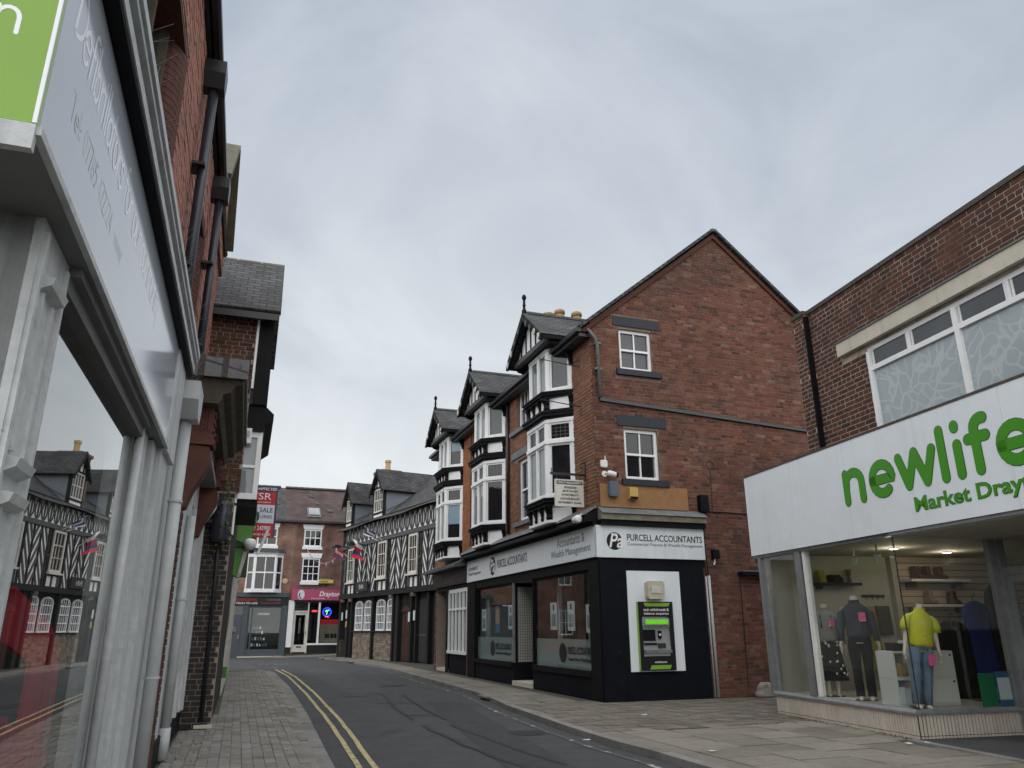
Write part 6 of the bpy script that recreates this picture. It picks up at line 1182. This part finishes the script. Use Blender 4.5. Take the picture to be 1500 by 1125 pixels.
# ================================================================== LEFT HAND SHOPS (camera stands close to this wall)
ls = thing('left_shop_building', 'pink brick building with long grey painted shopfronts close on the left', 'building', FL)
FLu = Frame(*FL.w(0, .25)[:2], -18.85)
brick_wall(ls, FLu, (1.8, 13.0), 3.9, 7.72, [(3.1, 6.33, 4.75, 6.6), (8.3, 10.03, 4.75, 6.6)], [], .078, .235, 'brick_pink', 'mortar', 300, name='upper_wall', seed=51, loc=(0, .25, 0), proud=.01)
for a, b in ((3.1, 6.05), (8.3, 9.75)):
    # rounded terracotta jamb bricks, stone mullions, dark leaded glass
    for i in range(24): z = 4.75 + i * .0755; MB().prism([(b - .02, .48)] + [(b - .02 + .30 * (1 - math.cos(R(q))) , .245 + .16 * (1 - math.sin(R(q)))) for q in (0, 22, 45, 68, 90)] + [(b + .28, .48)], z + .003, z + .072).build('jamb_brick', 'terracotta', ls)
    w = MB()
    n = 4 if b < 7 else 2
    for i in range(n + 1): x = a + (b - a - .12) * i / n; w.prism([(x, .44), (x + .03, .38), (x + .09, .38), (x + .12, .44), (x + .12, .6), (x, .6)], 4.75, 6.55)
    w.box(a, b, .40, .6, 5.75, 5.87); w = w.build('stone_window', 'stone_old', ls)
    for i in range(n):
        x = a + (b - a - .12) * i / n + .12; x2 = a + (b - a - .12) * (i + 1) / n
        for z0, z1 in ((4.75, 5.75), (5.87, 6.55)): MB().box(x, x2, .53, .54, z0, z1).build('pane', 'glass_dark', w)
    MB().box(a - .1, b + .3, .20, .6, 4.64, 4.75).build('stone_sill', 'stone_old', ls)
    MB().box(a, b + .28, .255, .6, 6.55, 6.62).build('window_head', 'terracotta', ls)
MB().box(1.8, 13.0, .5, 6, 0, .02).box(1.8, 13, 5.9, 6, 0, 7.4).build('rear_structure', 'rear_brick', ls)
MB().slab([(1.5, .12, 7.79), (1.5, 4.0, 10.6), (12.9, 4.0, 10.6), (12.9, .12, 7.79)], -.06).build('roof', 'slates_dark', ls, uv=uv_slope)
MB().prism([(.08, 7.72), (.08, 7.80), (.2, 7.80), (.2, 7.74), (.17, 7.70), (.11, 7.70)], 1.6, 11.0, 'x').build('gutter', 'pipe_black', ls); MB().box(1.6, 11.0, .2, .25, 7.68, 7.74).build('eaves_board', 'timber_black', ls)
# cross gable with lichened tiles beyond
brick_wall(ls, FLu, (10.9, 13.1), 7.45, 8.2, [], [], .078, .235, 'brick_pink', 'mortar', 20, name='gablet_wall', seed=52, loc=(0, .20, 0), gable=(12.0, 9.3)); g = MB().slab([(10.75, .06, 8.05), (10.75, 3, 8.05), (12.0, 3, 9.4), (12.0, .06, 9.4)], .09).slab([(13.25, .06, 8.05), (12.0, .06, 9.4), (12.0, 3, 9.4), (13.25, 3, 8.05)], .09).build('gablet_roof', 'lichen_tile', ls)
# black downpipes with hoppers
for x, zt, zb in ((7.6, 7.55, 3.8), (10.05, 7.55, 4.35)):
    MB().tube([(x, .13, zt - .3), (x, .13, zb)], .055, 10).build('downpipe', 'pipe_blueblack', ls, smooth=True); MB().prism([(x - .16, zt), (x + .16, zt), (x + .16, zt - .16), (x + .08, zt - .32), (x - .08, zt - .32), (x - .16, zt - .16)], .01, .24, 'y').build('hopper', 'pipe_black', ls)
    for z in (6.2, 5.0): MB().box(x - .12, x + .12, .10, .25, z, z + .035).build('pipe_bracket', 'pipe_black', ls)
# shopfront one: corner pilaster, display window, cornice
MB().box(2.62, 2.68, .10, 2.2, 0, 2.86).build('end_wall', 'grey_paint', ls)
for y0, y1, z0, z1 in ((.30, .36, .3, 2.55), (1.3, 1.36, .3, 2.55)): MB().box(2.59, 2.62, y0, y1, z0, z1).build('panel_moulding', 'grey_paint', ls)
MB().box(2.595, 2.62, .36, 1.30, 2.49, 2.55).box(2.605, 2.62, .36, 1.3, .36, 2.49).build('end_panel', 'grey_paint', ls)
p = MB().box(2.62, 3.04, .07, .3, 0, 2.86).build('pilaster', 'grey_paint', ls)
for x0, x1, y0, z0, z1 in ((2.63, 2.66, .052, .2, 2.80), (2.97, 3.0, .052, .2, 2.80), (2.73, 2.75, .056, 2.0, 2.60), (2.87, 2.89, .056, 2.0, 2.60), (2.73, 2.75, .056, .3, 1.86), (2.87, 2.89, .056, .3, 1.86)): MB().box(x0, x1, y0, .07, z0, z1).build('moulding', 'grey_paint', p)
for z in (1.92, 2.60, 1.80): MB().prism([(.07, z), (.03, z + .02), (.02, z + .05), (.07, z + .06)], 2.70, 2.92, 'x').build('moulding', 'grey_paint', p)
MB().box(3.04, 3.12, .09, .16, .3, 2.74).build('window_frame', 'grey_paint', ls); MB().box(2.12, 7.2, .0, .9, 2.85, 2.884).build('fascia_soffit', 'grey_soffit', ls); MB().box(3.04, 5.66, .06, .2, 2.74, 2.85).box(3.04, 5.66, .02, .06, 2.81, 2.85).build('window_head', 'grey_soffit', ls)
MB().quad((3.12, .125, .45), (5.66, .125, .45), (5.66, .125, 2.74), (3.12, .125, 2.74)).build('pane', 'glass_mirror', ls); MB().box(3.04, 5.68, .02, .25, .0, .45).build('stall_riser', 'grey_paint', ls)
# columns and panels between window and the next door
m = MB().tube([(5.73, .09, .3), (5.73, .09, 2.85)], .034, 14).build('column', 'grey_paint', ls, smooth=True)
for x0, x1, y0 in ((5.76, 5.84, .24), (5.84, 6.10, .08), (6.10, 6.18, .22), (6.18, 6.40, .05), (6.40, 6.52, .24), (6.52, 7.05, .02), (7.05, 7.32, .16)): MB().box(x0, x1, y0, .3, 0, 2.84).build('frame_panel', 'grey_paint', ls)
MB().box(6.5, 7.2, -.02, .3, 2.84, 3.74).build('fascia_end', 'grey_paint', ls)
co = MB().box(2.0, 7.25, -.085, .3, 3.76, 3.82).box(2.0, 7.25, -.06, .3, 3.82, 3.86).box(2.0, 7.25, -.105, .3, 3.86, 3.90).prism([(-.12, 3.90), (-.12, 3.95), (-.09, 3.97), (.25, 4.02), (.25, 3.90)], 2.0, 7.25, 'x').build('cornice', 'grey_paint', ls)
MB().box(2.0, 7.25, -.075, .25, 3.735, 3.76).build('cornice_soffit', 'black_paint', ls)
m = MB(); rr = random.Random(3)
for i in range(190):
    x = 2.1 + i * .042; m.tube([(x, rr.uniform(-.08, .1), 3.98), (x + rr.uniform(-.05, .05), rr.uniform(-.2, .06), 4.12)], .0013, 3)
m.build('bird_spikes', 'aluminium', ls, kind='stuff')
MB().box(7.44, 7.56, .0, .01, 0, .1).build('pipe_shoe', 'pvc_grey', ls); MB().tube([(7.5, -.045, .05), (7.5, -.045, 3.35)], .058, 12).build('grey_downpipe', 'pvc_grey', ls, smooth=True); MB().prism([(7.22, 3.68), (7.72, 3.68), (7.72, 3.50), (7.60, 3.34), (7.38, 3.34), (7.22, 3.50)], -.16, .1, 'y').build('grey_hopper', 'pvc_grey', ls)
for z in (2.55, 1.0): MB().lathe([(.068, z), (.068, z + .02)], (7.5, -.045, 0), 12).build('pipe_collar', 'pvc_grey', ls)
# red brick pier and carved door hood on consoles
brick_wall(ls, FL, (8.3, 8.98), 0, 2.68, [], [], .078, .225, 'terracotta', 'mortar_dark', 40, name='door_pier', seed=53, thick=.25); MB().box(7.3, 8.3, .06, .3, 0, 3.4).build('door_recess_panel', 'grey_paint', ls)
def console(x):
    pr_ = [(.02, 2.68), (-.03, 2.70), (-.06, 2.80), (-.10, 2.92), (-.17, 3.05), (-.225, 3.18), (-.235, 3.30), (-.21, 3.38), (.02, 3.40)]
    c = MB().prism(pr_, x, x + .30, 'x').build('console', 'terracotta', ls); MB().prism([(.02, 3.40), (-.25, 3.40), (-.27, 3.44), (-.24, 3.48), (-.29, 3.52), (.02, 3.52)], x - .03, x + .33, 'x').build('console_capital', 'terracotta', c)
    b = MB().box(x, x + .30, -.22, .02, 3.52, 3.84).build('carved_block', 'terracotta', c)
    for k in range(9): MB().lathe([(.028, -.012), (.02, -.03), (.0, -.034)], (x + .05 + (k % 3) * .1, -.215, 3.58 + (k // 3) * .1), 8, 'y').build('carving', 'terracotta', c)
    for k in range(6): MB().box(x - .014, x, -.19 + k * .034, -.17 + k * .034, 3.56 + .02 * (k % 2), 3.80).build('carving', 'terracotta', c)
console(8.75); console(11.55)
h = MB().prism([(.2, 3.84), (-.26, 3.84), (-.30, 3.90), (-.30, 3.95), (-.38, 3.98), (-.42, 4.06), (-.50, 4.09), (-.52, 4.16), (.2, 4.16)], 8.55, 12.1, 'x').build('door_hood', 'stone_old', ls)
for i in range(6): a = 8.50 + i * .6; MB().prism([(.2, 4.16), (-.545, 4.16), (-.55, 4.19), (.2, 4.36)], a + .006, a + .594, 'x').build('lead_sheet', 'lead_grey', h); MB().prism([(.2, 4.365), (-.555, 4.195), (-.555, 4.215), (.2, 4.40)], a - .03, a + .03, 'x').build('lead_roll', 'coping', h)
MB().box(8.47, 8.50, -.55, .2, 4.13, 4.36).build('lead_end', 'lead_grey', h)
for y in (-.3, -.05): MB().box(8.455, 8.47, y - .03, y + .03, 4.13, 4.38).build('lead_roll', 'coping', h)
MB().box(9.05, 11.55, -.14, .2, 3.42, 3.84).build('hood_frieze', 'stone_old', h)
m = MB(); rr = random.Random(9)
for i in range(150):
    x, y = rr.uniform(8.5, 9.3), rr.uniform(-.5, .1); z = 4.18 + (y + .55) * .25; a = rr.uniform(0, 6.28); q = (x + .05 * math.cos(a), y + .05 * math.sin(a), z + rr.uniform(.05, .16)); m.tube([(x, y, z), q, (q[0] + rr.uniform(-.06, .06), q[1] + rr.uniform(-.06, .06), q[2] + rr.uniform(-.03, .03))], .004, 3)
o = m.build('dead_weeds', 'stone_ledge', None, FL.w(0, 0), FL.rz); tag(o, 'dry dead weeds on the lead topped door hood', 'weeds', kind='stuff')
# shopfront two: grey boarded front
MB().box(8.98, 13.05, .02, .3, 3.0, 3.45).box(8.98, 13.05, .16, .3, 0, 3.0).build('shopfront_two', 'grey_paint', ls)
for x0, x1, y0 in ((9.0, 9.72, .02), (9.74, 9.80, .08), (10.15, 10.35, .0), (10.95, 11.12, -.01), (11.75, 11.92, -.01), (12.55, 12.72, -.01), (12.86, 13.02, -.03)): MB().box(x0, x1, y0, .2, 0.28, 3.0).build('frame_panel', 'grey_paint', ls)
for x0, x1 in ((10.35, 10.95), (11.12, 11.75), (11.92, 12.55)): MB().box(x0, x1, .10, .106, .8, 2.9).build('pane', 'glass_dark', ls); MB().box(x0, x1, .04, .2, .3, .8).build('frame_panel', 'grey_paint', ls)
MB().box(9.0, 13.0, .0, .2, 0, .28).build('shopfront_plinth', 'black_paint', ls); MB().tube([(9.92, -.03, .35), (9.92, -.03, 2.75)], .055, 12).tube([(9.92, -.03, .02), (9.92, -.03, .35)], .066, 12).build('grey_downpipe', 'pvc_grey', ls, smooth=True); MB().lathe([(.064, 1.75), (.064, 1.775)], (9.92, -.03, 0), 12).build('pipe_collar', 'pvc_grey', ls)
for x in (12.1, 12.8): MB().prism([(.02, 3.0), (-.02, 3.0), (-.22, 3.32), (-.22, 3.38), (.02, 3.10)], x, x + .06, 'x').build('canopy_strut', 'plastic_white', ls)
MB().box(8.98, 13.05, -.2, .2, 3.38, 3.46).build('canopy_board', 'grey_soffit', ls)
# inside the first window: dark room, red display banners
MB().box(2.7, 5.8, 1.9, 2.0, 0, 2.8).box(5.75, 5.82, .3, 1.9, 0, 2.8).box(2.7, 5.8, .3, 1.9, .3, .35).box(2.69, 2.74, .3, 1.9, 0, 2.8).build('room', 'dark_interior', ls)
t = thing('display_banner', 'tall red banner with outlined vertical letters inside the left shop window', 'banner', FL, (3.98, .15, .46)); MB().prism([(0, 0), (.66, 0), (.66, .55), (.62, .75), (.5, .88), (.25, .98), (-.5, 1.12), (-.5, .9), (0, .8)], 0, .02, 'y').build('cloth', 'fabric_red', t); text('L', 'lettering_grey', t, .50, .60, 0.5, 0.66, 0); text('I', 'lettering_grey', t, .50, .60, 0.36, 0.48, 0); text('F', 'lettering_grey', t, .50, .60, 0.2, 0.33, 0); text('E', 'lettering_grey', t, .50, .60, 0.05, 0.17, 0); MB().box(.30, .35, -.008, -.001, .02, .92).build('pole', 'red_board', t)
t = thing('display_banner', 'low red banner at the near end of the left shop window', 'banner', FL, (3.72, .15, .46)); MB().box(0, .16, 0, .02, 0, .55).build('cloth', 'fabric_red', t); MB().box(-.01, .0, -.005, .025, 0, .6).build('pole', 'red_board', t)
# fascia: lilac white board with hand lettering, green board round the corner
t = thing('fascia_sign', 'pale lilac fascia sign with white hand lettering about defibrillators', 'sign', FL, (2.10, -.012, 2.886)); MB().box(0, 4.42, 0, .03, 0, .842).build('board', 'sign_lilac', t)
strokes('Defibrillators for our community', 'lettering_pale', t, .12, .50, .22, -.0005, .0095, xs=.86, flat=.0006, gap=.92, slant=.08); strokes('Tel: 07785 472224  www.', 'lettering_faint', t, .26, .245, .105, -.0005, .005, xs=.95, flat=.0005)
MB().box(-.02, 4.45, -.015, .03, -.032, -.002).build('lower_trim', 'grey_paint', t)
t = thing('fascia_sign', 'bright green fascia panel with white handwriting round the shop corner', 'sign', FL, (2.10, -.012, 2.886)); MB().box(-.03, -.002, 0.0, 2.2, 0, 1.05).build('board', 'sign_green', t); TG = lambda a, d, z: (-.033 + d, -a, z)
so_, _ = strokes('an', 'lettering_pale', t, 0, 0, .155, 0, .007, xs=.9, flat=.0006); so_.rotation_euler = (0, 0, R(-90)); so_.location = (-.0308, .262, .315); MB().box(-.035, -.004, 0, 2.2, -.09, -.004).build('lower_trim', 'grey_paint', t)
MB().box(-.036, -.03, .0, .012, 0, .85).build('corner_trim', 'lettering_pale', t)
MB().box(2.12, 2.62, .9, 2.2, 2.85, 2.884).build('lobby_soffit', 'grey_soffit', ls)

# ================================================================== SECOND BUILDING ON THE LEFT
l2 = thing('gabled_left_building', 'dark brick and black timber building with slate roof and oriel, further along the left', 'building', FL, (13.05, 0, 0))
TE = R(-90)                                            # end wall faces back along the street: local x runs from the street inwards reversed
FE = Frame(*FL.w(13.05, 3.0)[:2], -18.85 + 90)
eW = brick_wall(l2, FE, (2.5, 3.44), 0, 3.6, [], [], .0775, .225, 'brick_dark', 'mortar', 160, name='end_wall_lower', seed=61, loc=(0, 3.0, 0), rz=TE, jit=.008); eU = brick_wall(l2, FE, (2.0, 3.50), 3.6, 6.72, [], [], .0775, .225, 'brick_brown', 'mortar_brown', 120, name='end_wall_upper', seed=62, loc=(0, 3.0, 0), rz=TE)
MB().box(.02, 18, -.42, .2, 0, 5.2).build('front_wall', 'brick_dark', l2); MB().box(.26, 18, 0, 5, 0, 6.7).build('body', 'rear_brick', l2)
MB().tube([(-.03, -.30, .1), (-.03, -.27, 2.4), (-.05, -.25, 3.3)], .03, 8).build('black_pipe', 'pipe_black', l2, smooth=True); MB().box(-.05, .0, -.46, -.2, .0, .05).build('wall_foot', 'concrete_pale', l2)
# jettied black timber front with white edge board, slate roof above
MB().box(.0, 4.2, -.80, -.42, 5.12, 6.72).build('jetty', 'timber_black', l2); MB().box(-.035, .0, -.545, -.505, 5.4, 6.68).build('edge_board', 'white_paint', l2); MB().box(-.02, .0, -.80, -.56, 5.12, 6.7).build('end_boarding', 'black_paint', l2)
rf2 = MB().slab([(-.25, -.88, 6.72), (-.25, 4, 6.72), (1.3, 4, 8.35), (1.3, -.88, 8.35)], .08).slab([(2.85, -.88, 6.72), (1.3, -.88, 8.35), (1.3, 4, 8.35), (2.85, 4, 6.72)], .08).build('roof', 'slates', l2, uv=uv_slope)
sl_me = MB().box(.0015, .1685, 0, .13, 0, .012).mesh('slate', 'slate_piece'); dv = Vector((1.55, 0, 1.63)).normalized(); nv = Vector((-dv.z, 0, dv.x)); rr = random.Random(77)
for r_ in range(22):
    for c_ in range(8):
        o = bpy.data.objects.new('slate', sl_me); COL.objects.link(o); o.parent = rf2; b_ = Vector((-.25, 0, 6.72)) + dv * (r_ * .1) + nv * .012
        o.matrix_local = Matrix(((0, dv.x, nv.x, b_.x), (1, 0, 0, -.88 + c_ * .17 + (.085 if r_ % 2 else 0) + rr.uniform(-.006, .006)), (0, dv.z, nv.z, b_.z), (0, 0, 0, 1))) @ Matrix.Rotation(-.15 + rr.uniform(-.03, .03), 4, 'X')
for i in range(7): MB().prism([(1.15, 8.30), (1.3, 8.46), (1.45, 8.30)], -.88 + i * .45, -.45 + i * .45, 'y').build('ridge_tile', 'lichen_tile', rf2)
MB().box(-.30, -.22, -.85, 3, 6.60, 6.72).build('gutter', 'pipe_black', l2); MB().box(-.02, 18, 0.0, 5, 6.70, 6.78).build('roof_base', 'slates_dark', l2)
MB().prism([(-.42, 5.10), (-.80, 5.10), (-.93, 4.98), (-.93, 4.88), (-.80, 4.78), (-.78, 4.66), (-.42, 4.66)], .05, 3.0, 'x').build('oriel_cornice', 'black_paint', l2)
ow = MB().box(.15, .20, -.76, -.44, 3.55, 4.66).build('oriel_window', 'white_paint', l2)
for y0, y1, z0, z1 in ((-.78, -.70, 3.5, 4.66), (-.50, -.43, 3.5, 4.66), (-.70, -.50, 3.5, 3.6), (-.70, -.50, 4.56, 4.66), (-.70, -.50, 4.03, 4.08)): MB().box(.10, .16, y0, y1, z0, z1).build('light_frame', 'white_paint', ow)
for z0, z1 in ((3.6, 4.03), (4.08, 4.56)): MB().box(.135, .145, -.70, -.50, z0, z1).build('pane', 'glass_pale', ow)
MB().box(.2, 2.6, -.78, -.44, 3.5, 4.66).build('oriel_body', 'white_paint', l2); MB().box(.15, 2.7, -.80, -.42, 3.38, 3.5).build('oriel_sill', 'black_paint', l2); MB().box(.10, .15, -.47, -.43, 2.9, 5.1).build('edge_trim', 'white_paint', l2)
for i in range(4): MB().box(.5 + i * .5, .9 + i * .5, -.786, -.781, 3.6, 4.56).build('oriel_pane', 'glass_dark', l2)
wallb = thing('meter_box', 'small white meter box on the oriel corner', 'box', FL, (13.05, -.60, 4.42)); MB().box(-.06, .0, 0, .13, 0, .26).build('case', 'plastic_white', wallb)
for i in range(5): MB().box(-.064, -.06, .03, .1, .1 + i * .025, .11 + i * .025).build('vent_slot', 'lettering_grey', wallb)
t = thing('wall_cylinder', 'blue black hanging cylinder under the carved hood', 'container', FL, (12.9, -.28, 2.75)); MB().lathe([(.0, 0), (.12, .0), (.14, .05), (.14, .6), (.10, .68), (0, .68)], n=14).build('drum', 'pipe_blueblack', t, smooth=True); MB().box(-.02, .02, .1, .35, .3, .36).build('bracket', 'pipe_black', t)
m = MB(); rr = random.Random(12)
for i in range(120):
    x, y, z = rr.uniform(12.7, 13.0), rr.uniform(-.46, -.2), 2.6 + 1.2 * rr.random(); a = rr.uniform(0, 6.28); r = .035 * rr.uniform(.6, 1.3); n_ = Vector((rr.uniform(-1, 0), rr.uniform(-1, .3), rr.uniform(-.3, 1))).normalized(); u_ = n_.orthogonal().normalized(); v_ = n_.cross(u_)
    c_ = Vector((x, y, z)); m.add([tuple(c_ + u_ * r), tuple(c_ + v_ * r * .7), tuple(c_ - u_ * r), tuple(c_ - v_ * r * .7)], [(0, 1, 2, 3)])
o = m.build('ivy', 'ivy_leaf', None, FL.w(0, 0), FL.rz); tag(o, 'straggling ivy on the dark end wall of the left building', 'ivy', kind='stuff')
# green shop further on: tapered green console, flaked post, lamp
t = thing('green_shop_front', 'green shopfront console and flaking white post on the left pavement edge', 'shopfront', FL, (19.2, -.42, 0))
MB().prism([(.05, 4.06), (-.44, 4.06), (-.40, 3.9), (-.30, 3.3), (-.15, 2.6), (.05, 2.66)], 0, .5, 'x').build('console', 'green_timber', t); MB().box(-.02, 10, -.47, .1, 4.06, 4.14).build('canopy', 'timber_grey', t); MB().box(-.01, .0, -.29, .05, 3.28, 3.30).build('console_joint', 'black_paint', t); MB().box(.5, 10, -.30, .1, 3.2, 4.06).build('fascia', 'green_timber', t)
MB().prism([(-.16, 2.58), (-.08, 2.58), (.06, 0.0), (-.02, 0.0)], .0, .14, 'x').build('post', 'flaked_white', t); MB().prism([(-.32, 3.4), (-.24, 3.5), (-.10, 2.6), (-.17, 2.6)], -.02, .06, 'x').build('post_head', 'flaked_white', t); MB().box(.0, .2, -.10, .05, .38, .62).build('green_block', 'green_timber', t); MB().box(.2, 10, -.02, .12, 0, 3.2).build('front', 'offwhite_paint', t)
t = thing('globe_lamp', 'white rounded bulkhead lamp under the green console', 'light', FL, (19.1, -.74, 3.36)); MB().lathe([(.0, -.14), (.1, -.12), (.15, -.03), (.15, .05), (.10, .12), (0, .14)], n=14).build('globe', 'plastic_white', t, smooth=True); MB().box(-.03, .03, .0, .35, -.02, .02).build('arm', 'pipe_black', t)
t = thing('tube_lamp', 'slanting white tube lamp on a dark arm below the sale board', 'light', FL, (19.1, -.93, 3.12)); MB().tube([(0, 0, 0), (0, -.19, .58)], .035, 8).build('tube', 'plastic_white', t); MB().tube([(0, -.02, .1), (.05, .3, .25), (.1, .5, .32)], .02, 6).build('arm', 'pipe_black', t)
# estate agent board
t = thing('sale_board', 'red white and blue for sale board projecting over the left pavement', 'sign', FL, (20.0, -.55, 3.62)); TS = lambda a, d, z: (-.02 + d, -a, z)
MB(TS).box(0, .75, 0, .04, 0, 1.30).build('board', 'red_board', t); MB(TS).box(0, .75, -.004, 0, 1.16, 1.30).build('top_band', 'blue_board', t); MB(TS).box(.0, .70, -.004, 0, .36, .82).build('white_band', 'pale_board', t); MB(TS).box(.71, .75, -.005, .0, 0, 1.16).build('edge', 'blue_board', t)
for body, a, b, z0, z1, mt, bd in (('IS UNAFFECTED', .08, .72, 1.19, 1.26, 'lettering_white', .01), ('TSR', .10, .60, .95, 1.12, 'lettering_white', .0), ('BARBERS ROBERTS', .12, .60, .865, .90, 'lettering_white', 0), ('FOR SALE', .02, .66, .63, .75, 'blue_board', .01), ('ENQUIRIES', .12, .66, .47, .56, 'blue_board', 0), ('01630 243900', .02, .64, .18, .29, 'lettering_white', .015), ('www.tsr.co.uk', .1, .66, .05, .12, 'lettering_white', .01)): text(body, mt, t, a, b, z0, z1, -.005, bd, T=TS)
MB().tube([(0, .1, .1), (0, -.4, .02)], .02, 6).tube([(0, .1, 1.1), (0, -.1, 1.15)], .02, 6).build('bracket', 'pipe_black', t)
